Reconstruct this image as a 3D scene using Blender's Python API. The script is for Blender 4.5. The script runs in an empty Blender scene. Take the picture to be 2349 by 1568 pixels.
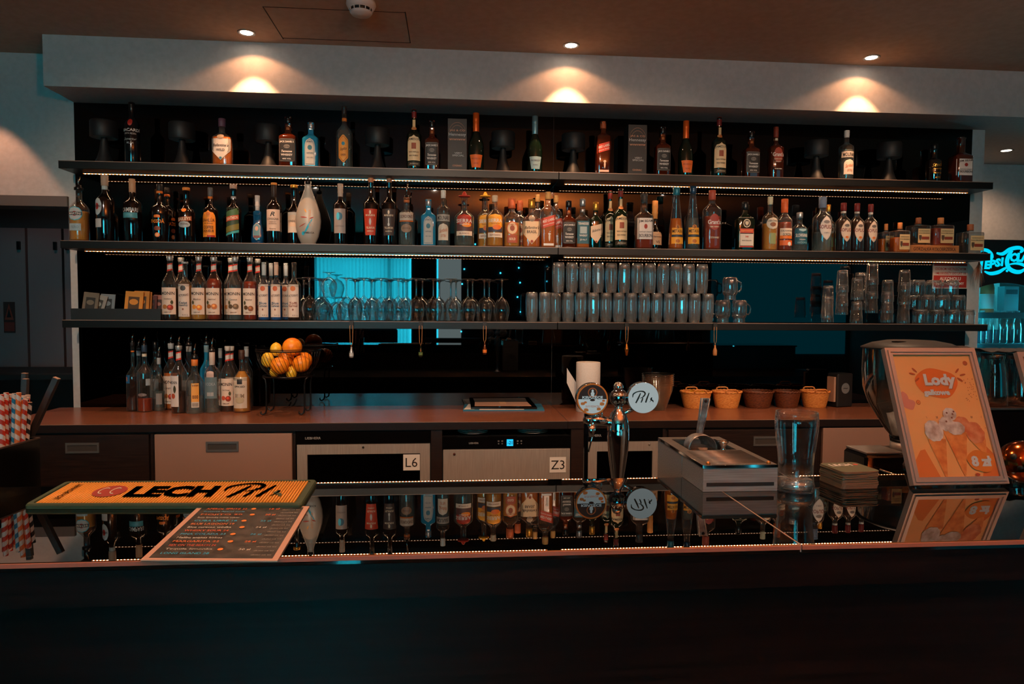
import bpy, math, random
from math import sin, cos, pi, radians
from mathutils import Vector, Matrix
random.seed(7)
SC = bpy.context.scene
COL = SC.collection

# ---------------------------------------------------------------- camera
F = 1568.0; CX, CY = 1174.5, 784.0
CAM = Vector((0, 0, 1.43))
YAW, PITCH, ROLL = .0839, .0458, -.00627
_r = Vector((cos(YAW), -sin(YAW), 0)); _f0 = Vector((sin(YAW), cos(YAW), 0)); _u0 = Vector((0, 0, 1))
FWD = _f0*cos(PITCH) - _u0*sin(PITCH); _u = _f0*sin(PITCH) + _u0*cos(PITCH)
RGT = _r*cos(ROLL) - _u*sin(ROLL); UPV = _r*sin(ROLL) + _u*cos(ROLL)
cd = bpy.data.cameras.new('camera'); cam = bpy.data.objects.new('camera', cd); COL.objects.link(cam)
cd.sensor_width = 36; cd.lens = F/2349*36; cd.clip_start = .02; cd.clip_end = 60
m = Matrix((RGT, UPV, -FWD)).transposed().to_4x4(); m.translation = CAM
cam.matrix_world = m
SC.camera = cam

def ray(x, y): return FWD + RGT*((x-CX)/F) - UPV*((y-CY)/F)
def onY(x, y, Y): d = ray(x, y); return CAM + d*(Y/d.y)
def onZ(x, y, Z): d = ray(x, y); return CAM + d*((Z-CAM.z)/d.z)
def ppm(p): return F/((Vector(p)-CAM).dot(FWD))          # photo pixels per metre at a point

SC.view_settings.view_transform = 'Standard'; SC.view_settings.look = 'None'
SC.view_settings.gamma = 1; SC.view_settings.exposure = EXPOSURE if 'EXPOSURE' in globals() else 0.0
SC.view_settings.use_curve_mapping = False
SC.cycles.max_bounces = 10; SC.cycles.transparent_max_bounces = 40; SC.cycles.transmission_bounces = 8
SC.cycles.diffuse_bounces = 3; SC.cycles.glossy_bounces = 5
SC.cycles.caustics_reflective = False; SC.cycles.caustics_refractive = False
SC.cycles.sample_clamp_indirect = 4; SC.cycles.use_denoising = True

w = bpy.data.worlds.new('world'); SC.world = w; w.use_nodes = True
w.node_tree.nodes['Background'].inputs[0].default_value = (.35, .8, 1, 1)
w.node_tree.nodes['Background'].inputs[1].default_value = .02

# ---------------------------------------------------------------- the place's lamps, and added fill spots
UPZ, LED = 2.0, 130.
def lin(c): return tuple(((v/255)/12.92 if v/255 <= .04045 else ((v/255+.055)/1.055)**2.4) for v in c)
WARM = (1, .60, .36); TEAL = (.02, .55, .75)
def spot(name, loc, ang, power, color, blend=.3, size=.02, rot=(0, 0, 0)):
    l = bpy.data.lights.new(name, 'SPOT'); l.energy = power; l.color = color; l.spot_size = radians(ang)
    l.spot_blend = blend; l.shadow_soft_size = size
    o = bpy.data.objects.new(name, l); o.location = loc; o.rotation_euler = rot; COL.objects.link(o); return o
BULK_Y, CEIL = 3.44, 2.71
DOWN = [(-.965, 3.325), (.557, 3.325), (2.081, 3.33)]
for x, y in DOWN:
    spot('downlight_beam', (x, y, CEIL-.006), 75, 40, (1, .50, .24), .38, .006)
    spot('downlight_spill', (x, y, CEIL-.006), 134, 4.5, (1, .42, .18), .25, .01)
# unseen rows of spots added over the bar as warm fill
for x in (-1.6, -.4, .8, 2.0):
    k = .5 if x > 1.5 else 1.
    spot('bar_fill_spot', (x, .35, CEIL-.006), 120, 44*k, WARM, .8, .04)
    spot('bar_fill_spot', (x+.3, 2.0, CEIL-.006), 110, 84*k, WARM, .8, .04)
# unseen spots added above the guest side to brighten the shelf labels
for i, x in enumerate((-1.35, -.2, .95, 2.1)):
    spot('shelf_fill_spot', (x, .55, CEIL-.08), 46, 150, (1, .70, .48), .9, .02, (radians(90-22), 0, 0))
spot('recess_downlight_beam', (3.51, 4.14, 2.46), 150, 20, WARM, .6, .03)
spot('passage_fill_spot', (-2.9, 4.7, CEIL-.01), 140, 7, (1, .8, .7), .8, .05)  # weak unseen fill added to lift the passage doors
spot('side_downlight_beam', (-2.33, 3.47, CEIL-.006), 66, 34, (1, .45, .25), .2, .02)

# ---------------------------------------------------------------- materials
_M = {}
def mat(name, rgb, rough=.5, metal=0., spec=.5, emit=None, es=0., coat=0., sss=0., trans=0., ior=1.45, alpha=1.):
    if name in _M: return _M[name]
    m = bpy.data.materials.new(name); m.use_nodes = True; b = m.node_tree.nodes['Principled BSDF']
    b.inputs['Base Color'].default_value = (*lin(rgb), 1); b.inputs['Roughness'].default_value = rough
    b.inputs['Metallic'].default_value = metal; b.inputs['Specular IOR Level'].default_value = spec
    b.inputs['Coat Weight'].default_value = coat; b.inputs['Coat Roughness'].default_value = .03
    b.inputs['Transmission Weight'].default_value = trans; b.inputs['IOR'].default_value = ior
    b.inputs['Alpha'].default_value = alpha
    if emit: b.inputs['Emission Color'].default_value = (*lin(emit), 1); b.inputs['Emission Strength'].default_value = es
    _M[name] = m; return m
def paper(rgb): return mat('paint_%02x%02x%02x' % tuple(rgb), rgb, .55)
def nodes(m): return m.node_tree.nodes, m.node_tree.links
def glass(name, tint=(1, 1, 1), edge=2.2, base=.04, rough=.02, body=0., bodyrgb=(255, 255, 255), rim=.35):
    """thin clear glass: see-through along the view, mirror-like at the rim"""
    if name in _M: return _M[name]
    m = bpy.data.materials.new(name); m.use_nodes = True; n, l = nodes(m); n.clear()
    out = n.new('ShaderNodeOutputMaterial'); mx = n.new('ShaderNodeMixShader')
    tr = n.new('ShaderNodeBsdfTransparent'); tr.inputs[0].default_value = (*tint, 1)
    gl = n.new('ShaderNodeBsdfGlossy'); gl.inputs['Roughness'].default_value = rough; gl.inputs['Color'].default_value = (.9, .9, .9, 1)
    lw = n.new('ShaderNodeLayerWeight'); lw.inputs[0].default_value = .5
    pw = n.new('ShaderNodeMath'); pw.operation = 'POWER'; pw.inputs[1].default_value = edge
    ad = n.new('ShaderNodeMath'); ad.operation = 'MULTIPLY_ADD'; ad.inputs[1].default_value = 1-base; ad.inputs[2].default_value = base
    l.new(lw.outputs['Facing'], pw.inputs[0]); l.new(pw.outputs[0], ad.inputs[0]); l.new(ad.outputs[0], mx.inputs[0])
    rm = n.new('ShaderNodeMixShader'); rm.inputs[0].default_value = rim; rd = n.new('ShaderNodeBsdfDiffuse'); rd.inputs[0].default_value = (.86, .84, .82, 1)  # pale diffuse rim imitates light refracted at the glass edge
    pr_ = n.new('ShaderNodeMath'); pr_.operation = 'POWER'; pr_.inputs[1].default_value = 7; ml_ = n.new('ShaderNodeMath'); ml_.operation = 'MULTIPLY'; ml_.inputs[1].default_value = min(1, rim*1.6)
    l.new(lw.outputs['Facing'], pr_.inputs[0]); l.new(pr_.outputs[0], ml_.inputs[0]); l.new(ml_.outputs[0], rm.inputs[0])
    l.new(gl.outputs[0], rm.inputs[1]); l.new(rd.outputs[0], rm.inputs[2]); l.new(rm.outputs[0], mx.inputs[2])
    if body:
        m2 = n.new('ShaderNodeMixShader'); m2.inputs[0].default_value = body
        df = n.new('ShaderNodeBsdfDiffuse'); df.inputs[0].default_value = (*lin(bodyrgb), 1)
        l.new(tr.outputs[0], m2.inputs[1]); l.new(df.outputs[0], m2.inputs[2]); l.new(m2.outputs[0], mx.inputs[1])
    else: l.new(tr.outputs[0], mx.inputs[1])
    l.new(mx.outputs[0], out.inputs[0]); _M[name] = m; return m
def noise_mat(name, c1, c2, scale=(1, 1, 1), nscale=5, detail=4, rough=.5, spec=.5, bump=0., metal=0., ramp=(.35, .65), coat=0.):
    if name in _M: return _M[name]
    m = mat(name, c1, rough, metal, spec, coat=coat); n, l = nodes(m); b = n['Principled BSDF']
    tc = n.new('ShaderNodeTexCoord'); mp = n.new('ShaderNodeMapping'); mp.inputs['Scale'].default_value = scale
    nz = n.new('ShaderNodeTexNoise'); nz.inputs['Scale'].default_value = nscale; nz.inputs['Detail'].default_value = detail
    cr = n.new('ShaderNodeValToRGB'); cr.color_ramp.elements[0].position, cr.color_ramp.elements[1].position = ramp
    cr.color_ramp.elements[0].color = (*lin(c1), 1); cr.color_ramp.elements[1].color = (*lin(c2), 1)
    l.new(tc.outputs['Object'], mp.inputs[0]); l.new(mp.outputs[0], nz.inputs['Vector']); l.new(nz.outputs['Fac'], cr.inputs[0])
    l.new(cr.outputs[0], b.inputs['Base Color'])
    if bump:
        bp = n.new('ShaderNodeBump'); bp.inputs['Strength'].default_value = bump; bp.inputs['Distance'].default_value = .002
        l.new(nz.outputs['Fac'], bp.inputs['Height']); l.new(bp.outputs[0], b.inputs['Normal'])
    return m

WALL = noise_mat('wall_paint', (176, 172, 168), (184, 180, 176), nscale=40, rough=.75, bump=.05)
CEILM = noise_mat('ceiling_paint', (176, 146, 124), (184, 154, 132), nscale=30, rough=.8)
SHELFM = noise_mat('shelf_laminate', (11, 11, 11), (17, 16, 16), (2, 30, 30), 6, rough=.4, spec=.35)
WOODTOP = noise_mat('brown_wood_worktop', (100, 58, 42), (134, 84, 62), (1.2, 26, 26), 4, 6, rough=.26, spec=.6, bump=.04, ramp=(.3, .7))
DARKWOOD = noise_mat('dark_wood', (24, 15, 13), (40, 26, 22), (2, 40, 40), 4, 6, rough=.4)
BARWOOD = noise_mat('bar_front_wood', (7, 5, 5), (22, 13, 12), (1.0, 10, 30), 3.5, 8, rough=.3, spec=.33)
BEIGE = mat('beige_laminate', (146, 114, 100), .5)
STEEL = noise_mat('brushed_steel', (156, 146, 138), (176, 166, 158), (60, 1, 1), 12, rough=.42, metal=.35)
CHROME = mat('chrome', (225, 222, 220), .06, 1.)
ALU = mat('aluminium', (170, 165, 162), .35, .9)
BLACK = mat('black_plastic', (12, 12, 13), .3)
BLACKM = mat('matt_black', (22, 22, 23), .55)
BLACKG = mat('black_gloss', (8, 8, 9), .08)
WHITE = mat('white_plastic', (215, 212, 208), .45)
INK = paper((26, 24, 26)); CREAM = paper((226, 206, 178)); WHT = paper((222, 216, 210)); RED = paper((178, 40, 26)); GOLD = mat('gold_foil', (214, 150, 60), .3, .7)
ORG = paper((222, 112, 34)); TEALP = paper((40, 130, 150)); GREY = paper((130, 128, 128)); SILV = mat('silver_foil', (170, 172, 176), .32, .7)
G_CLEAR = glass('clear_glass', (.93, .95, .95), 2.0, .05)
G_TUMB = glass('tumbler_glass', (.80, .83, .84), 1.5, .12, .04, .10, (226, 220, 214))
G_NEST = glass('nesting_glass_wall', (.86, .88, .88), 2.0, .09, .03, .03, (226, 220, 214), .55)
G_BOT = glass('bottle_clear_glass', (.86, .88, .88), 1.8, .08, .02, .02, (210, 200, 190), .4)
G_AMB = mat('amber_glass', (66, 22, 6), .05, spec=.9, coat=.8)
G_DARK = mat('dark_brown_glass', (14, 8, 6), .05, spec=.9, coat=.8)
G_GREEN = mat('dark_green_glass', (10, 24, 14), .05, spec=.9, coat=.8)
G_BLUE = mat('blue_glass', (26, 120, 160), .06, spec=.9, coat=.8)
G_FROST = glass('frosted_glass', (.8, .8, .8), 1.5, .06, .35, .55, (205, 190, 176))
def liquid(name, rgb, op=.35):
    if name in _M: return _M[name]
    m = bpy.data.materials.new(name); m.use_nodes = True; n, l = nodes(m); n.clear()
    out = n.new('ShaderNodeOutputMaterial'); mx = n.new('ShaderNodeMixShader'); mx.inputs[0].default_value = op
    tr = n.new('ShaderNodeBsdfTransparent'); tr.inputs[0].default_value = (*[min(1, v**.6) for v in lin(rgb)], 1)
    pb = n.new('ShaderNodeBsdfPrincipled'); pb.inputs['Base Color'].default_value = (*lin(rgb), 1); pb.inputs['Roughness'].default_value = .15
    l.new(tr.outputs[0], mx.inputs[1]); l.new(pb.outputs[0], mx.inputs[2]); l.new(mx.outputs[0], out.inputs[0]); _M[name] = m; return m
L_AMB = liquid('amber_liquid', (232, 116, 30), .75); L_GOLD = liquid('golden_liquid', (236, 156, 60), .7); L_RED = liquid('red_brown_liquid', (160, 50, 16), .75)
L_CLR = liquid('clear_liquid', (200, 215, 215), .12); L_BLUE = liquid('blue_liquid', (20, 110, 190), .6); L_DARK = liquid('dark_liquid', (40, 14, 8), .85)
def emis(name, rgb, s):
    if name in _M: return _M[name]
    m = bpy.data.materials.new(name); m.use_nodes = True; n, l = nodes(m); n.clear()
    out = n.new('ShaderNodeOutputMaterial'); e = n.new('ShaderNodeEmission'); e.inputs[0].default_value = (*rgb, 1); e.inputs[1].default_value = s
    l.new(e.outputs[0], out.inputs[0]); _M[name] = m; return m
def mirror(name, c, rough=.02):
    m = mat(name, (255, 255, 255), rough, 1.); m.node_tree.nodes['Principled BSDF'].inputs['Base Color'].default_value = (*c, 1); return m

# ---------------------------------------------------------------- mesh helpers
_T = {}
def textmesh(s, bold=0., shear=0.):
    k = (s, bold, shear)
    if k in _T: return _T[k]
    cu = bpy.data.curves.new('t', 'FONT'); cu.body = s; cu.resolution_u = 2; cu.offset = bold; cu.shear = shear; cu.align_x = 'CENTER'
    o = bpy.data.objects.new('t', cu); COL.objects.link(o)
    dg = bpy.context.evaluated_depsgraph_get(); me = bpy.data.meshes.new_from_object(o.evaluated_get(dg))
    v = [tuple(a.co)[:2] for a in me.vertices]; f = [tuple(p.vertices) for p in me.polygons]
    bpy.data.objects.remove(o); bpy.data.curves.remove(cu); bpy.data.meshes.remove(me)
    x0 = min(a[0] for a in v); x1 = max(a[0] for a in v); y0 = min(a[1] for a in v); y1 = max(a[1] for a in v)
    v = [(a-(x0+x1)/2, b-(y0+y1)/2) for a, b in v]
    _T[k] = (v, f, x1-x0, y1-y0); return _T[k]

class MB:
    def __init__(s): s.v = []; s.f = []; s.i = []; s.m = []; s.flat = []
    def mi(s, m):
        if m not in s.m: s.m.append(m)
        return s.m.index(m)
    def add(s, v, f, m, smooth=False, T=None):
        k = len(s.v); i = s.mi(m)
        s.v += [tuple(T @ Vector(a)) if T else tuple(a) for a in v]
        s.f += [tuple(j+k for j in q) for q in f]; s.i += [i]*len(f); s.flat += [smooth]*len(f); return s
    def box(s, x0, x1, y0, y1, z0, z1, m, bev=0., T=None):
        if bev:
            b = bev; pts = []; 
            for z, e in ((z0, b), (z0+b, 0), (z1-b, 0), (z1, b)):
                for x, y in ((x0+e, y0+b+e*0), (x0+b, y0+e), (x1-b, y0+e), (x1-e, y0+b), (x1-e, y1-b), (x1-b, y1-e), (x0+b, y1-e), (x0+e, y1-b)): pts.append((x, y, z))
            f = [tuple(range(7, -1, -1)), tuple(range(24, 32))]
            for a in range(3):
                for j in range(8): f.append((a*8+j, a*8+(j+1) % 8, (a+1)*8+(j+1) % 8, (a+1)*8+j))
            return s.add(pts, f, m, False, T)
        v = [(x0, y0, z0), (x1, y0, z0), (x1, y1, z0), (x0, y1, z0), (x0, y0, z1), (x1, y0, z1), (x1, y1, z1), (x0, y1, z1)]
        return s.add(v, [(3, 2, 1, 0), (4, 5, 6, 7), (0, 1, 5, 4), (1, 2, 6, 5), (2, 3, 7, 6), (3, 0, 4, 7)], m, False, T)
    def lathe(s, prof, m, seg=24, n=2., ay=1., c=(0, 0, 0), cap=True, smooth=True, T=None):
        v = []; f = []
        for r, z in prof:
            for k in range(seg):
                a = 2*pi*(k+.5)/seg; ca, sa = cos(a), sin(a)
                if n != 2: q = (abs(ca)**n+abs(sa)**n)**(-1/n)
                else: q = 1
                v.append((c[0]+r*q*ca, c[1]+r*q*sa*ay, c[2]+z))
        for j in range(len(prof)-1):
            for k in range(seg):
                f.append((j*seg+k, j*seg+(k+1) % seg, (j+1)*seg+(k+1) % seg, (j+1)*seg+k))
        if cap:
            if prof[0][0] > 1e-5: f.append(tuple(range(seg-1, -1, -1)))
            if prof[-1][0] > 1e-5: f.append(tuple((len(prof)-1)*seg+k for k in range(seg)))
        return s.add(v, f, m, smooth, T)
    def tube(s, pts, r, m, seg=8, closed=False, cap=True):
        pts = [Vector(p) for p in pts]; n = len(pts); v = []; f = []
        rr = r if isinstance(r, (list, tuple)) else [r]*n
        prev = None
        for i, p in enumerate(pts):
            a = pts[(i-1) % n] if (closed or i) else p; b = pts[(i+1) % n] if (closed or i < n-1) else p
            t = (b-a).normalized()
            if prev is None: u = t.orthogonal().normalized()
            else: u = (prev - t*prev.dot(t)).normalized()
            prev = u; w_ = t.cross(u)
            for k in range(seg): q = 2*pi*k/seg; v.append(p+(u*cos(q)+w_*sin(q))*rr[i])
        for i in range(n if closed else n-1):
            for k in range(seg):
                j = (i+1) % n; f.append((i*seg+k, i*seg+(k+1) % seg, j*seg+(k+1) % seg, j*seg+k))
        if cap and not closed: f += [tuple(range(seg-1, -1, -1)), tuple((n-1)*seg+k for k in range(seg))]
        return s.add(v, f, m, True)
    def ball(s, c, r, m, seg=16, rings=10, sz=1.):
        return s.lathe([(max(1e-6, r*sin(pi*i/rings)), -r*sz*cos(pi*i/rings)) for i in range(rings+1)], m, seg, c=c)
    def poly(s, pts, m, fn, smooth=False):
        """flat polygon (convex or star-shaped about its mean) mapped by fn(x, y)"""
        n = len(pts); cx = sum(p[0] for p in pts)/n; cy = sum(p[1] for p in pts)/n
        v = [fn(cx, cy)]+[fn(*p) for p in pts]
        return s.add(v, [(0, 1+k, 1+(k+1) % n) for k in range(n)], m, smooth)
    def text(s, t, m, fn, cx, cy, h, w=None, bold=0., shear=0.):
        v, f, tw, th = textmesh(t, bold, shear)
        k = h/th; kx = k if w is None else min(k*1.6, w/tw)
        return s.add([fn(cx+a*kx, cy+b*k) for a, b in v], f, m)
    def obj(s, name, parent=None, loc=None):
        me = bpy.data.meshes.new(name); me.from_pydata(s.v, [], s.f)
        for m in s.m: me.materials.append(m)
        me.polygons.foreach_set('material_index', s.i); me.polygons.foreach_set('use_smooth', s.flat); me.update()
        o = bpy.data.objects.new(name, me); COL.objects.link(o)
        if parent: o.parent = parent
        if loc: o.location = loc
        return o
def sharp(o, ang=35):
    o.data.set_sharp_from_angle(angle=radians(ang)); return o
def brush(pts, ws, sub=6):
    """calligraphic stroke through pts with half-widths ws: 2-D verts and faces"""
    P_ = [Vector(p) for p in pts]; Q = []; WQ = []
    for i in range(len(P_)-1):
        p0 = P_[max(0, i-1)]; p1 = P_[i]; p2 = P_[i+1]; p3 = P_[min(len(P_)-1, i+2)]
        for k in range(sub):
            s_ = k/sub; Q.append(.5*((2*p1)+(p2-p0)*s_+(2*p0-5*p1+4*p2-p3)*s_*s_+(3*p1-p0-3*p2+p3)*s_**3)); WQ.append(ws[i]*(1-s_)+ws[i+1]*s_)
    Q.append(P_[-1]); WQ.append(ws[-1]); v = []
    for i, q in enumerate(Q):
        d = (Q[min(i+1, len(Q)-1)]-Q[max(i-1, 0)]).normalized(); nn = Vector((-d.y, d.x)); a_ = q+nn*WQ[i]; b_ = q-nn*WQ[i]; v += [(a_.x, a_.y), (b_.x, b_.y)]
    return v, [(2*i, 2*i+1, 2*i+3, 2*i+2) for i in range(len(Q)-1)]
PILS = [([(-.74, .03), (-.70, .25), (-.42, .40), (-.08, .41), (.06, .27), (-.06, .07), (-.27, -.02)], [.02, .045, .03, .045, .05, .035, .01]),
        ([(-.24, .30), (-.38, -.02), (-.54, -.33)], [.03, .055, .045]), ([(-.09, 0), (-.13, -.15), (-.20, -.30)], [.04, .045, .03]), ([(-.06, .10), (-.04, .15)], [.035, .03]),
        ([(.32, .32), (.20, 0), (.10, -.30)], [.03, .05, .05]), ([(.36, -.28), (.47, -.12), (.50, .02)], [.01, .02, .035]), ([(.50, .02), (.44, -.10), (.56, -.18), (.60, -.28)], [.035, .045, .045, .02])]
def tag(o, label=None, cat=None, group=None, kind=None):
    if label: o['label'] = label
    if cat: o['category'] = cat
    if group: o['group'] = group
    if kind: o['kind'] = kind
    return o
def thing(name, label, cat, loc=(0, 0, 0), rz=0., group=None):
    o = bpy.data.objects.new(name, None); COL.objects.link(o); o.location = loc; o.rotation_euler = (0, 0, rz); o.empty_display_size = .05
    return tag(o, label, cat, group)
def struct(o): o['kind'] = 'structure'; return o
def dup(root, loc, label, rz=None, group=None):
    r = root.copy(); COL.objects.link(r); r.location = loc
    if rz is not None: r.rotation_euler = (0, 0, rz)
    r['label'] = label
    if group: r['group'] = group
    for ch in list(root.children):
        c = ch.copy(); COL.objects.link(c); c.parent = r
        for g in ch.children: d = g.copy(); COL.objects.link(d); d.parent = c
    return r
# ================================================================ the room
XL, XR, PY = -1.93, 2.925, 3.70           # dark glass back panel
CT = .916                                  # worktop height
BT, BF, BR = 1.12, .865, 1.238             # bar top height, front, rear
def sbox(name, *a, bev=0.): return struct(MB().box(*a, bev=bev).obj(name))
sbox('floor', -6, 7, -4.6, 8, -.1, 0, mat('floor_tile', (84, 76, 70), .16, spec=.7))
c_ = MB().box(-6, 7, -4.4, 8, CEIL, CEIL+.1, CEILM); struct(c_.obj('ceiling'))
# access hatch seams in the ceiling
g = mat('seam_shadow_gap', (30, 22, 20), .8); b = MB(); z = CEIL-.0015
for x0, x1, y0, y1 in ((-.815, -.811, 3.04, 3.385), (-.217, -.213, 3.03, 3.37), (-.815, -.213, 3.37, 3.373), (-.815, -.213, 3.036, 3.038)): b.box(x0, x1, y0, y1, z, z+.001, g)
struct(b.obj('trim_1'))
sbox('trim_2', XL, 7, BULK_Y, PY, 2.472, CEIL, WALL)                       # bulkhead over the shelves
b = MB(); b.box(3.004, 7, PY, 4.53, 2.472, CEIL, WALL); struct(b.obj('trim_3'))   # lowered ceiling beyond
# back wall: left part with a doorway, the strip beside the panel
W = MB(); W.box(-6, -1.966, PY, PY+.12, 1.997, CEIL, WALL); W.box(-6, -3.3, PY, PY+.12, 0, 1.997, WALL)
W.box(-1.966, XR, PY+.004, PY+.12, 0, 2.472, WALL); W.box(-1.966, XL, PY-.0, PY+.004, 0, 2.472, WALL); W.box(XR, 3.004, PY-.0, PY+.12, 0, 2.472, WALL)
W.box(-1.966, 3.004, PY+.002, PY+.12, 2.472, CEIL, WALL)
struct(W.obj('wall_back'))
b = MB(); dk = mat('door_frame_paint', (92, 84, 80), .5)
b.box(-3.3, -1.968, PY-.015, PY+.13, 1.945, 1.997, dk); b.box(-3.3, -3.24, PY-.015, PY+.13, 0, 1.945, dk)
struct(b.obj('trim_4'))
b = MB(); gp = mat('grey_door_paint', (150, 118, 116), .5)
RY = 5.4
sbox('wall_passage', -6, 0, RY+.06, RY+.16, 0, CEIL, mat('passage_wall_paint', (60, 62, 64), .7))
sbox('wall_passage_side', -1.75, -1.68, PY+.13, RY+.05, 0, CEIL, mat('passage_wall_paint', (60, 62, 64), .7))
px_d = [onY(x, 700, RY).x for x in (-120, 65, 148, 175)]
for i in range(3):
    d = thing('door_%d' % (i+1), 'tall grey flush door in the dim passage, '+('edge one', 'with warning sign', 'narrow strip')[i], 'door', (px_d[i], RY, 0)); d['kind'] = 'structure'
    wd = px_d[i+1]-px_d[i]-.012
    MB().box(.006, wd, 0, .05, .01, 2.02, gp).obj('door_leaf', d)
    MB().box(wd-.05, wd-.03, -.02, 0, 1.86, 1.92, BLACK).obj('hinge', d)
# warning sign on the passage door
p0 = onY(6, 692, RY-.01); p1 = onY(34, 763, RY-.01)
s = thing('warning_sign', 'small red triangular warning sign on the grey passage door', 'sign', (p0.x, RY-.004, p1.z)); W_ = p1.x-p0.x; H_ = p0.z-p1.z
b = MB().box(0, W_, 0, .003, 0, H_, paper((70, 40, 36)))
f2 = lambda x, y: (x, -.001, y)
b.poly([(W_*.1, H_*.42), (W_*.9, H_*.42), (W_*.5, H_*.95)], paper((160, 60, 40)), f2); b.poly([(W_*.3, H_*.5), (W_*.7, H_*.5), (W_*.5, H_*.8)], INK, lambda x, y: (x, -.002, y))
b.box(W_*.05, W_*.95, -.001, 0, H_*.05, H_*.34, paper((140, 46, 34))); b.obj('sign_plate', s)
# dark equipment in the passage below the doors
s = thing('storage_cabinet', 'low black cabinet standing in the dim passage beyond the doorway', 'cabinet', (-2.9, 4.5, 0))
b = MB().box(-.9, .75, 0, .5, 0, 1.02, BLACKM, bev=.01).obj('cabinet_body', s)
MB().box(-.9, -.1, -.02, 0, .08, .98, BLACK).obj('door', s); MB().box(-.08, .73, -.02, 0, .08, .98, BLACK).obj('door', s)
# right: recess wall and side walls, room behind the camera
sbox('wall_recess', 2.9, 7, 4.53, 4.63, 0, 2.472, WALL)
sbox('wall_left', -6.1, -6, -4.5, 8, 0, CEIL, WALL); sbox('wall_right', 7, 7.1, -4.5, 8, 0, CEIL, WALL)
RB = -4.2
tealw = mat('teal_grey_wall_paint', (96, 128, 134), .7); darkw = mat('dark_accent_wall_paint', (30, 26, 26), .7)
b = MB(); b.box(-6, -2.35, RB-.1, RB, 0, CEIL, darkw); b.box(.15, 1.0, RB-.1, RB, 0, CEIL, darkw)
b.box(-2.35, .15, RB-.1, RB, 0, .55, darkw); b.box(-2.35, .15, RB-.1, RB, 2.36, CEIL, darkw)
b.box(1.0, 4.3, RB-.1, RB, 0, CEIL, darkw); b.box(4.3, 7, RB-.1, RB, 0, CEIL, tealw); struct(b.obj('wall_front'))
def sheer(name, x0, x1, z0, z1, rgb, s, n=26, y=RB+.06, A=.03):
    v = []; f = []
    for i in range(n*4+1):
        x = x0+(x1-x0)*i/(n*4); yy = y+A*sin(i*pi/2)*(.6+.4*sin(i*1.7))
        v += [(x, yy, z0), (x, yy, z1)]
    for i in range(n*4): f.append((2*i, 2*i+2, 2*i+3, 2*i+1))
    return MB().add(v, f, rgb, True).obj(name)
SKY = emis('daylight_sky', (.02, .60, .76), 26)
struct(MB().box(-2.45, .25, RB-.3, RB-.28, .4, 2.5, SKY).obj('window_1'))
struct(MB().box(-.28, .2, RB-.27, RB-.25, .4, 2.5, emis('daylight_building', (.30, .36, .34), 7)).obj('building_glow'))  # glowing panel standing in for a daylit building outside the window
b = MB()
for x in (-2.35, -1.12, .11): b.box(x, x+.05, RB-.08, RB-.02, .55, 2.36, BLACKM)
b.box(-2.35, .15, RB-.08, RB-.02, .55, .6, BLACKM); b.box(-2.35, .15, RB-.08, RB-.02, 2.31, 2.36, BLACKM); struct(b.obj('window_2'))
sh = bpy.data.materials.new('sheer_curtain'); sh.use_nodes = True; n_, l_ = nodes(sh); n_.clear()
o_ = n_.new('ShaderNodeOutputMaterial'); mx = n_.new('ShaderNodeMixShader'); mx.inputs[0].default_value = .86
t_ = n_.new('ShaderNodeBsdfTransparent'); d_ = n_.new('ShaderNodeBsdfTranslucent'); d_.inputs[0].default_value = (.7, .8, .8, 1)
l_.new(t_.outputs[0], mx.inputs[1]); l_.new(d_.outputs[0], mx.inputs[2]); l_.new(mx.outputs[0], o_.inputs[0])
tag(sheer('curtain', -2.3, -.75, .1, 2.45, sh, 0), 'sheer white curtain hanging across the bright window', 'curtain')
tag(sheer('curtain', -.72, -.3, .1, 2.45, mat('dark_curtain_cloth', (40, 60, 66), .8), 0, 8, RB+.1), 'dark drape drawn beside the sheer curtain', 'curtain')
tag(sheer('curtain', -2.95, -2.3, .1, 2.45, mat('dark_curtain_cloth', (40, 60, 66), .8), 0, 8, RB+.1), 'dark drape gathered at the outer edge of the window', 'curtain')
# fairy lights on the dark wall (seen in the mirror panel)
fl = thing('fairy_light_string', 'string of tiny cyan fairy lights on the dark wall opposite', 'string lights', (0, RB+.03, 0))
EC = emis('fairy_light_glow', (.05, .75, 1), 40)
pts = []
for (x, y) in ((1065, 617), (1148, 626), (1190, 614), (1193, 648), (1187, 681), (1194, 715), (1255, 612), (1254, 645), (1318, 456), (1376, 467), (1136, 443), (1066, 441), (1364, 594), (1437, 595), (1556, 596), (1060, 651), (1058, 760), (1185, 785), (1430, 449), (1300, 480), (1090, 560)):
    p = onY(x, y, 2*PY-RB-.03); pts.append((p.x, 0, p.z))
pts.sort(key=lambda p: (p[0]))
MB().tube(pts, .002, BLACK, 4).obj('cable', fl)
for p in pts: MB().ball(p, .014, EC, 8, 6).obj('bulb', fl)
# side table and sofa of the guest room, low and dark
for i, (x0, x1, y0, y1) in enumerate(((-2.3, -.9, -3.6, -2.9), (-.6, .6, -3.3, -2.6))):
    s = thing('sofa', ('long' if i == 0 else 'short')+' dark sofa in the guest room, under the window' if i == 0 else 'short dark sofa in the guest room beside the dark wall', 'sofa', (x0, y0, 0))
    w_, d_ = x1-x0, y1-y0; c = mat('dark_sofa_cloth', (34, 36, 42), .8)
    MB().box(0, w_, 0, d_, .12, .42, c, bev=.03).obj('seat', s); MB().box(0, w_, 0, .18, .42, (1.14, 1.0)[i], c, bev=.03).obj('backrest', s)
    for a in (0, w_-.14): MB().box(a, a+.14, .181, d_, .421, .62, c, bev=.02).obj('armrest', s)
    for a in (.05, w_-.1):
        for e in (.05, d_-.1): MB().box(a, a+.05, e, e+.05, 0, .12, BLACKM).obj('leg', s)
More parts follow.
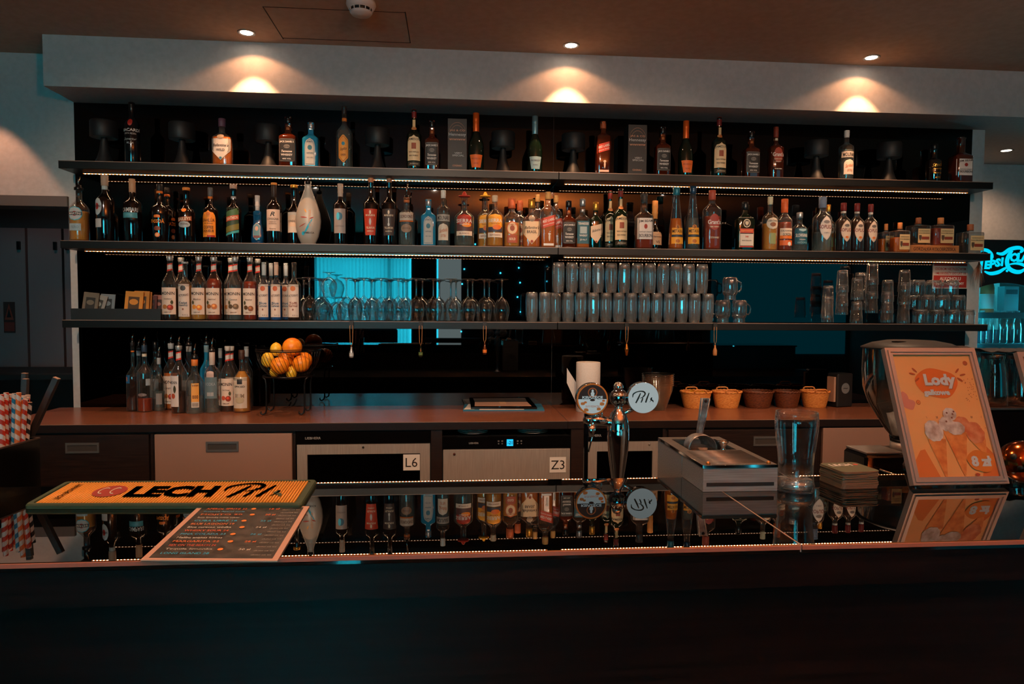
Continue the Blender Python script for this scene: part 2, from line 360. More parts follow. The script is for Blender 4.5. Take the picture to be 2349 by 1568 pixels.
s = thing('side_table', 'pale low table in the guest room opposite the glass shelves', 'table', (3.9, -.75, 0))
MB().box(-.35, .55, 0, .45, .66, .73, mat('pale_table_top', (150, 170, 172), .4), bev=.01).obj('table_top', s)
for a in (-.3, .44):
    for e in (.03, .36): MB().box(a, a+.06, e, e+.06, 0, .66, BLACKM).obj('leg', s)
sbox('wall_glow_sheet', 4.45, 6.9, RB+.001, RB+.02, .7, 2.55, emis('daylit_wall_glow', (.0, .42, .55), .75))  # glowing sheet added to stand in for a daylit stretch of teal wall

# unseen dish uplights added to fill the ceiling and bulkhead with warm light
for i, (x, y) in enumerate(((-2.5, -.7), (.9, -.7), (2.9, -.7))):
    t = thing('fill_uplight_dish', ['added unseen dish fill light over the guest side, window end', 'added unseen dish fill light over the guest side, middle of three', 'added unseen dish fill light over the guest side, teal wall end'][i], 'added fill light', (x, y, UPZ), 0, 'added dish fill lights over the guest side')
    MB().lathe([(.02, -.03), (.12, -.022), (.17, .005), (.168, .008), (.12, -.015), (1e-5, -.018)], BLACKM, 32).obj('dish', t)
    for k in range(3): a = k*2.094; MB().tube([(.16*cos(a), .16*sin(a), .006), (0, 0, CEIL-UPZ)], .0015, BLACK, 5).obj('wire', t)
    l = bpy.data.lights.new('fill_uplight', 'AREA'); l.shape = 'DISK'; l.size = .22; l.energy = (4, 175, 5)[i]; l.color = (1, .30, .07)
    lo = bpy.data.objects.new('fill_uplight', l); lo.location = (x, y, UPZ+.01); lo.rotation_euler = (pi, 0, 0); COL.objects.link(lo)
# recessed ceiling spots
def downlight(x, y, z, label, tilt=0., on=True, grp='recessed ceiling spots'):
    t = thing('recessed_spotlight', label, 'ceiling light', (x, y, z), 0, grp)
    MB().lathe([(.0405, -.0005), (.0405, -.003), (.036, -.004), (.031, -.003), (.031, -.0005)], ALU, 32, cap=False).obj('trim_ring', t)
    MB().lathe([(1e-5, -.0012), (.028, -.0018), (.0285, -.0005)], emis('spotlight_lamp', (1, .80, .62), 30), 24).obj('lamp', t)
    MB().lathe([(.030, -.0004), (.0288, -.0022), (.0305, -.003)], BLACKM, 24, cap=False).obj('inner_ring', t)
downlight(DOWN[0][0], DOWN[0][1], CEIL, 'lit round ceiling spotlight beside the hatch seam, above the purple-capped bottle')
downlight(DOWN[1][0], DOWN[1][1], CEIL, 'lit round ceiling spotlight over the middle of the shelves')
downlight(DOWN[2][0], DOWN[2][1], CEIL, 'lit round ceiling spotlight at the drinks-fridge end of the bulkhead')
downlight(3.51, 4.14, 2.472, 'lit round spotlight in the lowered ceiling over the drinks fridge')
t = thing('smoke_detector', 'round white smoke detector on the ceiling above the hatch', 'smoke detector', (-.392, 2.955, CEIL))
MB().lathe([(.06, 0), (.062, -.012), (.052, -.03)], WHITE, 32).obj('base', t)
MB().lathe([(.046, -.03), (.044, -.042)], BLACK, 32).obj('vent_band', t)
b = MB()
for k in range(12):
    a = 2*pi*k/12; b.tube([(.047*cos(a), .047*sin(a), -.029), (.045*cos(a), .045*sin(a), -.043)], .0022, WHITE, 6)
b.obj('vent_rib', t); MB().lathe([(.047, -.042), (.04, -.052), (1e-5, -.055)], WHITE, 32).obj('dome', t)

# ================================================================ panel, shelves, LED strips
PANEL = mirror('black_mirror_glass', (.040, .043, .046), .012)
t = thing('wall_mirror', 'black mirrored glass panel covering the wall behind the shelves', 'panel', (0, PY, 0))
for x0, x1 in ((XL, .528), (.530, XR)): MB().box(x0, x1, -.004, .003, CT, 2.471, PANEL).obj('glass_sheet', t)
SF, SB = 3.50, PY-.004
SZ = [2.140, 1.757, 1.372]
LEDM = emis('led_film_glow', (1, .22, .04), 2.4); CHIP = emis('led_chip_glow', (1, .62, .36), LED)
names = ['long black shelf, topmost of three, holding lamps and bottles', 'long black shelf, middle of three, crowded with liquor bottles', 'long black shelf, lowest of three, holding syrups and glasses']
for i, z in enumerate(SZ):
    t = thing('wall_shelf', names[i], 'shelf', (0, 0, z), 0, 'long black wall shelves')
    for x0, x1 in ((-1.905, .529), (.531, 2.90)): MB().box(x0, x1, SF, SB-.001, -.038, 0, SHELFM, bev=.0015).obj('board', t)
    for x0, x1 in ((-1.905, .529), (.531, 2.90)): MB().box(x0, x1, SF-.0012, SF-.0002, -.003, -.0003, mat('shelf_edge_band', (150, 120, 104), .35)).obj('edge_band', t)
    if i < 2:
        for x0, x1 in ((-1.84, .50), (.575, 2.83)):
            s_ = MB().box(x0, x1, 3.592, 3.604, -.043, -.0382, ALU).obj('light_rail', t)
            MB().box(x0, x1, 3.5935, 3.6025, -.0443, -.0431, LEDM).obj('led_strip', s_)
            b = MB(); n = int((x1-x0)/.0168)
            for k in range(n): xx = x0+.008+k*.0168; b.add([(xx-.003, 3.596, -.0446), (xx+.003, 3.596, -.0446), (xx+.003, 3.600, -.0446), (xx-.003, 3.600, -.0446)], [(3, 2, 1, 0)], CHIP)
            b.obj('led_chip_pattern', s_)
# age-limit sign on the panel
p0 = onY(2140, 601, PY-.006); p1 = onY(2218, 662, PY-.006)
w_, h_ = p1.x-p0.x, p0.z-p1.z
t = thing('notice_sign', 'red and white notice plate fixed to the mirror panel behind the short tumblers', 'sign', (p0.x, PY-.008, p1.z))
b = MB().box(0, w_, 0, .0035, 0, h_, paper((176, 160, 150))); q = lambda x, y: (x, -.0006, y); q2 = lambda x, y: (x, -.0012, y); DR = paper((150, 34, 22))
b.poly([(.006, h_-.006), (w_-.006, h_-.006), (w_-.006, h_*.86), (.006, h_*.86)], DR, q); b.poly([(.006, .006), (w_-.006, .006), (w_-.006, h_*.5), (.006, h_*.5)], DR, q)
b.text('OSOBOM NIETRZEŹWYM', DR, q2, w_/2, h_*.77, .022, w_*.88, .02); b.text('I MŁODZIEŻY DO LAT 18', DR, q2, w_/2, h_*.60, .019, w_*.88, .02)
b.text('ALKOHOLU', paper((210, 200, 190)), q2, w_/2, h_*.38, .02, w_*.6, .02); b.text('NIE SPRZEDAJEMY', paper((210, 200, 190)), q2, w_/2, h_*.18, .02, w_*.8, .02)
b.obj('sign_plate', t)
# ================================================================ back counter
EDGE = mat('worktop_edge', (30, 20, 18), .35)
CF = 3.145
for x0, x1, lab in ((-2.03, .5285, 'glossy brown wood worktop carrying the pourer bottles and fruit stand'), (.5305, 2.55, 'glossy brown wood worktop carrying the wicker baskets')):
    t = thing('worktop', lab, 'worktop', (0, 0, CT))
    MB().box(x0, x1, CF, PY-.005, -.036, 0, WOODTOP, bev=.001).obj('board', t)
    MB().box(x0, x1, CF-.002, CF-.0002, -.036, -.002, EDGE).obj('front_edge', t)
    MB().box(x0, x1, CF-.003, CF+.0005, -.0022, .0004, mat('worktop_highlight_strip', (190, 150, 130), .25, .6)).obj('edge_strip', t)  # pale strip painted as the highlight on the worktop's front edge
ZC = CT-.036
def handle(parent, cx, cz, w=.142, h=.046, y=0.):
    t = MB(); t.box(cx-w/2, cx+w/2, y-.004, y+.0, cz+h*.28, cz+h/2, ALU); t.box(cx-w/2, cx+w/2, y-.004, y, cz-h/2, cz-h*.32, ALU)
    t.box(cx-w/2, cx-w/2+.008, y-.004, y, cz-h*.32, cz+h*.28, ALU); t.box(cx+w/2-.008, cx+w/2, y-.004, y, cz-h*.32, cz+h*.28, ALU)
    t.box(cx-w/2+.008, cx+w/2-.008, y-.0008, y, cz-h*.32, cz+h*.28, mat('handle_recess', (90, 82, 78), .4, .6)); return t.obj('handle', parent)
def cab(name, lab, cat, x0, x1, front, hx=None, ztop=None):
    t = thing(name, lab, cat, (0, 3.165, 0))
    MB().box(x0, x1, .0, .5, .1, ZC-.0005, DARKWOOD).obj('carcass', t)
    MB().box(x0, x1, .05, .45, .0, .0995, BLACKM).obj('plinth', t)
    zt = ztop or ZC-.012
    d = MB().box(x0+.012, x1-.012, -.019, -.0005, .64, zt, front, bev=.001).obj('drawer', t)
    MB().box(x0+.012, x1-.012, -.019, -.0005, .12, .635, front, bev=.001).obj('drawer', t)
    if hx is not None: handle(d, hx, .812, y=-.0192)
    return t
cab('drawer_cabinet', 'dark wood drawer cabinet under the doorway end of the worktop', 'cabinet', -2.0, -1.345, DARKWOOD, -1.638)
cab('drawer_cabinet', 'drawer cabinet with beige front and recessed metal handle', 'cabinet', -1.344, -.722, BEIGE, -1.039)
cab('drawer_cabinet', 'dark wood drawer cabinet behind the steel ice box', 'cabinet', 1.0, 1.765, DARKWOOD, 1.50)
cab('drawer_cabinet', 'beige-fronted cabinet behind the tall beer glass', 'cabinet', 1.766, 2.5, BEIGE, None, .872)
def fridge(x0, x1, lab, note, window, zt, logo_x, extra=None):
    t = thing('undercounter_fridge', lab, 'fridge', (0, 3.165, 0))
    MB().box(x0, x1, .0, .5, .03, zt+.002 if not extra else zt, BLACKM).obj('housing', t)
    MB().box(x0, x1, -.018, -.0005, zt-.055, zt, BLACKG, bev=.001).obj('control_panel', t)
    b = MB(); b.text('LIEBHERR', GREY, lambda x, y: (x, -.0188, y), logo_x, zt-.028, .011 if window else .008, .07 if window else .045, .02); b.obj('badge', t)
    z1 = zt-.058
    if window:
        fr = MB(); a = x0+.004; c = x1-.004
        fr.box(a, c, -.02, -.0005, z1-.045, z1, STEEL); fr.box(a, a+.045, -.02, -.0005, .1, z1-.045, STEEL); fr.box(c-.045, c, -.02, -.0005, .1, z1-.045, STEEL)
        fr.box(a+.045, c-.045, -.02, -.0005, .1, .15, STEEL); d = fr.obj('door', t)
        MB().box(a+.045, c-.045, -.012, -.008, .15, z1-.045, glass('fridge_door_glass', (.35, .3, .28), 2.5, .06)).obj('door_glass', d)
        MB().ball((x0+.3, -.0205, z1-.014), .0055, BLACK if note else ALU, 10, 6).obj('lock', d)
    else:
        d = MB().box(x0+.004, x1-.004, -.02, -.0005, .1, z1, STEEL, bev=.001).obj('door', t)
        MB().ball((x0+.055, -.0205, z1-.02), .006, mat('dark_red_lock', (70, 24, 16), .5), 10, 6).obj('lock', d)
        c = MB().box(.243, .273, -.0192, -.018, zt-.043, zt-.012, emis('fridge_display_glow', (.02, .55, 1.), 1.2)).obj('display', t)
        b = MB(); b.text('-21', paper((10, 40, 80)), lambda x, y: (x, -.0197, y), .258, zt-.027, .016, .022, .02)
        for xx in (.205, .222, .294, .311): b.text('=', GREY, lambda x, y: (x, -.0188, y), xx, zt-.02, .006, .008, .02); b.text('+', GREY, lambda x, y: (x, -.0188, y), xx, zt-.032, .006, .008, .02)
        b.obj('button', t)
    return t, z1
t, z1 = fridge(-.715, -.108, 'built-in wine fridge with glass door and paper note L6', 'L6', True, ZC-.006, -.64)
def note(par, s, x0, x1, z0, z1, y=-.0215):
    b = MB().box(x0, x1, y-.0006, y, z0, z1, WHT); b.text(s, INK, lambda x, yy: (x, y-.0012, yy), (x0+x1)/2, (z0+z1)/2, (z1-z0)*.58, None, .0); return b.obj('paper_note', par)
p0, p1 = onY(925, 1042, 3.143), onY(963, 1078, 3.143); note(t, 'L6', p0.x, p1.x, p1.z, p0.z)
# inside of wine fridge: bottles lying neck-out
for i, (x, y, c, k) in enumerate(((737, 1067, (150, 60, 40), 0), (830, 1065, (170, 60, 34), 0), (794, 1088, (96, 116, 50), 1), (756, 1100, (140, 96, 80), 0), (862, 1096, (176, 96, 50), 0), (823, 1102, (150, 110, 84), 0))):
    yy = 3.19; p = onY(x, y, yy); t2 = thing('wine_bottle', ['wine bottle lying in the fridge rack with dull red cap, beside the door edge', 'wine bottle lying in the fridge rack with bright red cap', 'fat green bottle base lying in the wine fridge', 'wine bottle lying low in the fridge with pale cap, under the dull red one', 'wine bottle lying low in the fridge with orange-brown ring cap', 'wine bottle lying low in the fridge with tan cap, next to the green base'][i], 'bottle', (p.x, yy, p.z), 0, 'wine bottles lying in the fridge')
    r = .013 if k == 0 else .031; T = Matrix.Rotation(-pi/2, 4, 'X')
    MB().lathe([(r*.6, -.002), (r, 0), (r, .05), (r*1.1, .055), (.03, .11), (.034, .14), (.034, .28)] if k == 0 else [(r*.5, 0), (r, .004), (r, .2)], G_GREEN, 18, T=T).obj('bottle_body', t2)
    MB().lathe([(r*.3, -.0045), (r*.9, -.004), (r*1.05, 0), (r*1.05, .04)] if k == 0 else [(r*.45, -.001), (r*.46, .0)], paper(c), 18, T=T).obj('cap', t2)
t, z1 = fridge(-.055, .545, 'built-in steel-door fridge with lit blue display and paper note Z3', 'Z3', False, ZC-.036, .09, True)
p0, p1 = onY(1261, 1048, 3.143), onY(1298, 1083, 3.143); note(t, 'Z3', p0.x, p1.x, p1.z, p0.z)
for i, (x, w2) in enumerate(((1085, 34), (1222, 36))):
    p = onY(x, 1000, 3.24); s = thing('saucer_stack', 'pile of white saucers tucked over the steel-door fridge, '+('badge' if i == 0 else 'display')+' side', 'saucers', (p.x, 3.25, ZC-.0355), 0, 'white saucers over the fridge')
    for k in range(3): MB().lathe([(.03, .001+k*.008), (.072, .008+k*.008), (.074, .010+k*.008), (.03, .0035+k*.008), (1e-5, .0035+k*.008)], WHITE, 32).obj('saucer', s)
t, z1 = fridge(.62, .985, 'built-in glass-door bottle fridge behind the beer tap', None, True, ZC-.006, .655)
for i, x in enumerate((1380, 1415, 1482)):
    p = onY(x, 1080, 3.3); s = thing('bottle', ['amber bottle standing in the fridge behind the tap spout', 'dark bottle standing in the fridge behind the tap column', 'dark bottle standing in the fridge beside the ice box corner'][i], 'bottle', (p.x, 3.3, .6))
    MB().lathe([(.03, 0), (.03, .12), (.012, .17), (.012, .23), (1e-5, .231)], G_AMB if i == 0 else G_DARK, 18).obj('bottle_body', s)
    MB().lathe([(.0135, .21), (.0135, .233), (1e-5, .234)], GOLD, 14).obj('cap', s)
# dividers between fridges
for x in (-.107, .546, .986): tag(MB().box(x, x+.051 if x < 0 else (x+.073 if x < .9 else x+.0135), 3.15, 3.6, .0, ZC-.0005, DARKWOOD).obj('cabinet_divider'), {-.107: 'dark upright divider between the wine fridge and the steel-door fridge', .546: 'dark upright divider behind the tap column, beside the steel-door fridge', .986: 'dark upright divider behind the ice box'}[x], 'divider')

# ================================================================ front bar
t = thing('bar_counter', 'dark wood bar counter front with recessed panel and top rail', 'bar counter', (0, 0, 0))
MB().box(-2.6, 3.2, .905, .93, .02, 1.062, BARWOOD).obj('front_panel', t)
MB().box(-2.6, 3.2, .868, .93, 1.062, BT-.013, BARWOOD).obj('top_rail', t)
MB().box(-2.6, 3.2, .93, BR-.03, .0, BT-.014, DARKWOOD).obj('carcass', t)
MARB = noise_mat('black_stone_glass', (3, 3, 3), (26, 30, 30), (1, 1, 1), 6, 8, rough=.008, ramp=(.62, .8))
bb = MARB.node_tree.nodes['Principled BSDF']; bb.inputs['IOR'].default_value = 2.3
XJ = .462
for x0, x1, lab in ((-2.6, XJ-.0012, 'black glass bar top slab carrying the bar mat and menu'), (XJ+.0012, 3.2, 'black glass bar top slab carrying the ice cream poster')):
    t = thing('bar_countertop', lab, 'bar top', (0, 0, 0)); MB().box(x0, x1, BF, BR, BT-.012, BT, MARB, bev=.0008).obj('slab', t)
    MB().box(x0, x1, BF-.0025, BF-.0003, BT-.006, BT-.0008, mat('bar_edge_trim', (170, 96, 76), .4)).obj('edge_strip', t)
tag(MB().box(XJ-.001, XJ+.001, BF, BR, BT-.01, BT+.0001, mat('joint_sealant', (150, 122, 108), .5)).obj('joint_strip'), 'thin pale joint line between the two bar top slabs', 'joint strip')
# lower work surface behind the bar
s = thing('underbar_worktop', 'dark lower work surface on the staff side of the bar', 'worktop', (0, 0, 0))
MB().box(-2.6, 3.2, BR-.028, 1.95, .86, .90, BLACKM).obj('board', s); MB().box(-2.6, 3.2, BR-.028, 1.9, 0, .8595, DARKWOOD).obj('cabinet_body', s)
UB = .90
# ================================================================ bottles
def SHP(k, z):
    if k == 'rect': return 1
    if k == 'oval': return math.sqrt(max(0, 1-z*z))
    if k == 'arch': return 1 if z < .35 else math.sqrt(max(0, 1-((z-.35)/.65)**2))
    if k == 'shield': return 1 if z > -.35 else max(0, 1-((-.35-z)/.65)**1.2)
    if k == 'vee': return 1 if z > -.1 else max(0, 1-(-.1-z)/.9)
    if k == 'leaf': return max(.04, cos(z*pi/2)**.75)
    if k == 'hex': return min(1, 2.4*(1-abs(z))+.15)
    if k == 'coffin': return 1-.35*(1-z)/2 if z < .7 else 1
    if k == 'bell': return .72+.28*cos((z+.5)*2)
    return 1
def make_prof(st):
    if 'prof' in st: return st['prof']
    sh, nk, nr, tb, kk = st.get('sh', .6), st.get('nk', .75), st.get('nr', .34), st.get('tb', 1.), st.get('k', 1.)
    p = [(tb*.86, 0), (tb*.97, .006), (tb, .02)]
    if tb != 1: p += [(tb+(1-tb)*.5, sh*.4), (tb+(1-tb)*.9, sh*.8)]
    for i in range(9):
        t = i/8; c = (1+cos(pi*t))/2; p.append((nr+(1-nr)*c**kk, sh+(nk-sh)*t))
    nt = st.get('nt', 1.)
    p += [(nr*nt, .955), (nr*nt*1.12, .965), (nr*nt*1.12, .995), (nr*nt*.9, 1)]
    return p
def rad(p, z):
    for (r0, z0), (r1, z1) in zip(p, p[1:]):
        if z0 <= z <= z1: return r0+(r1-r0)*((z-z0)/max(1e-9, z1-z0))
    return p[-1][0]
def bottle(label, xc, top, w, style, z, Y=3.55, base=None, group=None, rz=0., name='liquor_bottle', cat='bottle', over=None, tilt=0.):
    st = dict(ST[style]);
    if over: st.update(over)
    bpx = base or 600
    H = onY(xc, top, Y).z-z; P = onY(xc, (top+bpx)/2 if base else top+60, Y); R = w/2/ppm(P)
    n, ay = st.get('n', 2), st.get('ay', 1.)
    pour = st.get('pour', 0); Hb = H*(1-pour)
    if ay == 1. and n > 2: ay = .9
    p = make_prof(st)
    t = thing(name, label, cat, (P.x, Y, z+.0004), rz, group)
    if tilt: t.rotation_euler = (0, tilt, rz); t.location.z += abs(sin(tilt))*R
    pf = [(r*R, q*Hb) for r, q in p]
    seg = 32 if n == 2 else 40
    body = MB().lathe(pf, st['glass'], seg, n, ay).obj('bottle_body', t)
    if n > 2: sharp(body, 50)
    if 'liq' in st:
        m, fill = st['liq']; lp = [(rad(p, q)*R*.94, max(.004, q*Hb)) for q in [0.01]+[fill*i/14 for i in range(1, 15)]]
        MB().lathe(lp, m, 28, n, ay).obj('liquid', t)
    for i, (m, z0, z1, rr) in enumerate(st.get('cap', ())):
        r_ = rad(p, (z0+z1)/2)*R*rr; Z0, Z1 = z0*Hb, z1*Hb+.001
        nn = 2 if st.get('nr', .34) < .8 else n
        rb = rad(p, z0)*R*1.06 if rr < 1.16 else r_
        b = MB().lathe([(rb*.97, Z0), (rb, Z0+.0006), (r_, Z1-.0015), (r_*.9, Z1), (1e-5, Z1)], m, 20, 2)
        if rr >= 1.14:
            for q in (.3, .62): b.lathe([(r_*1.02, Z0+(Z1-Z0)*q), (r_*1.03, Z0+(Z1-Z0)*(q+.05)), (r_*1.02, Z0+(Z1-Z0)*(q+.1))], m, 20, cap=False)
        b.obj('cap' if i == 0 else 'neck_band', t)
    if pour:
        r_ = p[-1][0]*R; Z = Hb
        c = MB().lathe([(r_*1.25, Z-.012), (r_*1.3, Z-.002), (r_*1.05, Z+.004), (r_*1.0, Z+.012), (.004, Z+.014)], BLACK, 16).obj('pourer_collar', t)
        Hs = H-Hb
        MB().tube([(0, 0, Z+.012), (0, 0, Z+Hs*.55), (st.get('lean', .006), 0, Z+Hs)], [.0042, .0038, .0028], CHROME, 8).obj('pourer_spout', c)
    labs = st.get('labs', ())
    if labs:
        sl = st.get('slant', 0)
        def S(s, zz, off, slant=0):
            zz = zz+slant*s; Rz = rad(p, min(1, max(0, zz/Hb)))*R
            if n == 2: a = s/Rz; return (sin(a)*(Rz+off), -cos(a)*(Rz+off), zz)
            tt = min(.97, abs(s/Rz)); return (s, -Rz*((1-tt**n)**(1/n))*ay-off, zz)
        b = MB(); off = .0005; hasn = MB()
        for e in labs:
            tgt = hasn if e[2] > .74 and e[0] == 'p' and e[4] < .2 else b
            if e[0] == 'p':
                _, k, zc, ww, hh, m = e[:6]; xo = e[6]*R if len(e) > 6 else 0; slant = e[7] if len(e) > 7 else 0
                Rw = rad(p, zc)*R; v = []; f = []; nr_, nc = (2 if k == 'rect' else 12), 8
                if k == 'rect' and n == 2 and abs(rad(p, zc-hh/2)-rad(p, zc+hh/2)) > .02: nr_ = 8
                for i in range(nr_+1):
                    q = -1+2*i/nr_; hw = SHP(k, q)*ww*Rw
                    for j in range(nc+1): v.append(S(xo+hw*(-1+2*j/nc), (zc+hh/2*q)*Hb, off, slant))
                for i in range(nr_):
                    for j in range(nc): a = i*(nc+1)+j; f.append((a, a+1, a+nc+2, a+nc+1))
                tgt.add(v, f, m, n == 2)
            else:
                _, s_, zc, hh, m, ww = e[:6]; xo = e[6]*R if len(e) > 6 else 0; slant = e[7] if len(e) > 7 else 0
                sh_ = e[8] if len(e) > 8 else 0
                Rw = rad(p, zc)*R
                b.text(s_, m, lambda x, y: S(x, y, off, slant), xo, zc*Hb, hh*Hb, ww*2*Rw, .015, sh_)
            off += .0004
        if b.v: b.obj('label', t)
        if hasn.v: hasn.obj('neck_label', t)
    return t
K = paper
ST = {}
def st(name, **k): ST[name] = k
st('jd', n=6, sh=.58, nk=.70, nr=.36, glass=G_AMB, cap=((BLACK, .86, 1., 1.2), (K((150, 80, 30)), .735, .79, 1.02)), labs=(('p', 'rect', .315, .92, .46, K((24, 22, 22))), ('p', 'rect', .315, .86, .43, K((120, 112, 104))), ('p', 'rect', .315, .83, .415, K((20, 18, 18))), ('t', "JACK DANIEL'S", .475, .05, WHT, .8), ('p', 'oval', .385, .36, .08, K((110, 104, 98))), ('t', 'OLD No.7', .385, .032, INK, .4), ('t', 'Tennessee', .29, .045, WHT, .6, 0, 0, .3), ('t', 'WHISKEY', .22, .042, WHT, .66), ('t', '40% VOL', .14, .025, WHT, .5), ('p', 'rect', .62, .7, .0, K((20, 18, 18)))))
st('jdback', n=6, sh=.58, nk=.70, nr=.36, glass=G_BOT, liq=(L_AMB, .2), cap=((SILV, .86, 1., 1.2), (SILV, .735, .79, 1.02)), labs=(('p', 'rect', .315, .9, .46, K((36, 92, 106))), ('t', 'TENNESSEE', .49, .05, WHT, .78), ('p', 'rect', .36, .5, .14, K((160, 176, 180))), ('t', 'WHISKEY', .25, .04, WHT, .6), ('t', 'JD No.7', .16, .04, WHT, .5)))
st('bomb', n=7, sh=.62, nk=.76, nr=.34, glass=G_BLUE, cap=((SILV, .86, 1., 1.2),), labs=(('p', 'arch', .33, .62, .6, K((180, 176, 168))), ('p', 'arch', .33, .54, .56, K((60, 120, 140))), ('p', 'arch', .33, .5, .54, K((178, 176, 170))), ('p', 'oval', .42, .28, .11, K((40, 110, 130))), ('t', 'BOMBAY', .55, .03, K((60, 90, 110)), .36), ('t', 'SAPPHIRE', .3, .03, K((60, 90, 110)), .4), ('t', 'DRY GIN', .2, .022, K((60, 90, 110)), .36)))
st('ball', n=3, ay=.6, sh=.58, nk=.72, nr=.30, glass=G_BOT, liq=(L_AMB, .6), cap=((K((92, 60, 78)), .83, 1., 1.2),), labs=(('p', 'vee', .33, .95, .46, K((196, 188, 182))), ('p', 'oval', .6, .36, .12, K((150, 130, 110))), ('t', "Ballantine's", .42, .06, K((60, 50, 50)), .8, 0, 0, .4), ('t', 'WILD', .32, .05, K((60, 50, 50)), .42), ('p', 'oval', .15, .14, .05, K((50, 110, 130)))))
st('ballbr', n=3, ay=.6, sh=.56, nk=.72, nr=.32, glass=G_BOT, liq=(L_AMB, .42), cap=((GOLD, .82, 1., 1.2),), labs=(('p', 'vee', .30, .96, .48, K((226, 190, 152))), ('p', 'oval', .6, .4, .14, K((120, 106, 96))), ('t', "Ballantine's", .41, .06, K((60, 40, 36)), .82, 0, 0, .4), ('t', 'BRASIL', .32, .06, K((60, 40, 36)), .56), ('p', 'oval', .12, .16, .06, K((150, 50, 30)))))
st('balltilt', n=3, ay=.6, sh=.58, nk=.72, nr=.34, glass=G_GREEN, cap=((GOLD, .82, 1., 1.25),), labs=(('p', 'vee', .30, .9, .40, K((214, 186, 158)), .1, .25), ('t', "Ballantine's", .39, .06, K((60, 40, 36)), .7, .1, .25, .4), ('p', 'oval', .14, .16, .05, K((150, 50, 30)))))
st('gold', sh=.56, nk=.74, nr=.30, glass=G_BOT, liq=(L_CLR, .7), cap=((K((40, 30, 26)), .88, 1., 1.1), (ORG, .76, .81, 1.06)), labs=(('p', 'hex', .30, .62, .44, K((232, 150, 56))), ('p', 'hex', .30, .54, .40, K((170, 84, 30))), ('p', 'hex', .30, .5, .38, K((226, 148, 60))), ('p', 'oval', .38, .2, .06, TEALP), ('t', 'Soplica', .29, .06, K((90, 44, 20)), .4, 0, .2, .4), ('t', 'LIKIER', .2, .03, K((90, 44, 20)), .3)))
st('jam', sh=.56, nk=.70, nr=.30, glass=G_GREEN, cap=((K((120, 26, 22)), .86, 1., 1.12),), labs=(('p', 'arch', .35, .94, .42, K((222, 192, 150))), ('t', 'JAMESON', .485, .05, K((50, 36, 30)), .84), ('p', 'rect', .38, .3, .10, K((150, 70, 44))), ('t', 'TRIPLE DISTILLED', .28, .022, K((60, 44, 36)), .7), ('t', 'IRISH WHISKEY', .22, .024, K((60, 44, 36)), .6), ('p', 'rect', .085, .85, .07, K((48, 42, 34))), ('t', 'Jameson', .085, .035, K((190, 170, 140)), .6, 0, 0, .4), ('p', 'rect', .76, .5, .13, K((216, 180, 130))), ('p', 'oval', .68, .9, .06, K((190, 120, 70)))))
st('pros', sh=.40, nk=.76, nr=.30, k=.9, glass=G_GREEN, cap=((mat('orange_foil', (226, 96, 30), .35, .4), .62, 1., 1.35),), labs=(('p', 'coffin', .16, .88, .22, K((226, 104, 40))), ('t', 'PROSECCO', .2, .025, K((140, 50, 20)), .6), ('t', 'DOC', .12, .03, K((140, 50, 20)), .3)))
st('pross', sh=.40, nk=.76, nr=.30, k=.9, glass=G_GREEN, cap=((mat('blue_silver_foil', (120, 160, 170), .35, .5), .62, 1., 1.35),), labs=(('p', 'coffin', .16, .88, .22, K((120, 150, 160))), ('t', 'PROSECCO', .2, .03, K((70, 50, 60)), .6), ('t', 'DOC', .12, .025, K((70, 50, 60)), .3)))
st('jw', n=7, sh=.70, nk=.80, nr=.36, glass=G_AMB, cap=((K((170, 80, 40)), .87, 1., 1.2),), labs=(('p', 'rect', .50, .98, .16, K((196, 60, 40)), 0, .3), ('t', 'RED LABEL', .52, .045, WHT, .8, 0, .3), ('t', 'Johnnie Walker', .455, .025, WHT, .8, 0, .3), ('p', 'oval', .23, .2, .05, K((210, 180, 160)), .1), ('p', 'leaf', .17, .12, .16, K((210, 180, 160)), .1), ('p', 'rect', .05, .7, .04, K((220, 180, 160)))))
st('jwc', n=7, sh=.66, nk=.79, nr=.36, glass=G_BOT, liq=(L_AMB, .42), cap=((K((222, 160, 90)), .87, 1., 1.2),), labs=(('p', 'rect', .46, .98, .18, K((200, 70, 46)), 0, .3), ('t', 'RED LABEL', .485, .045, WHT, .82, 0, .3), ('t', 'Johnnie Walker', .415, .025, WHT, .8, 0, .3), ('p', 'oval', .24, .18, .04, K((210, 200, 190)), .1), ('p', 'leaf', .18, .12, .15, K((210, 200, 190)), .1), ('p', 'rect', .05, .7, .04, WHT)))
st('grant', n=3, sh=.58, nk=.70, nr=.28, glass=G_AMB, cap=((K((130, 50, 30)), .80, 1., 1.2), (K((200, 170, 140)), .735, .78, 1.05)), labs=(('p', 'oval', .44, .6, .30, K((150, 48, 26))), ('t', "Grant's", .45, .08, WHT, .74), ('t', 'BLENDED SCOTCH', .36, .022, CREAM, .55), ('t', 'WHISKY', .31, .022, CREAM, .4), ('t', 'THE FAMILY RESERVE', .17, .022, CREAM, .5)))
st('molin', sh=.66, nk=.76, nr=.34, glass=G_BOT, liq=(L_CLR, .6), cap=((WHT, .86, 1., 1.15),), labs=(('p', 'rect', .50, 1.2, .12, K((170, 160, 150))), ('t', 'MOLINARI', .5, .075, INK, .95), ('p', 'arch', .25, .8, .30, K((214, 200, 184))), ('t', 'Sambuca', .28, .07, K((180, 100, 50)), .6, 0, .25, .4), ('t', 'EXTRA', .18, .05, K((180, 100, 50)), .36, 0, 0, .4)))
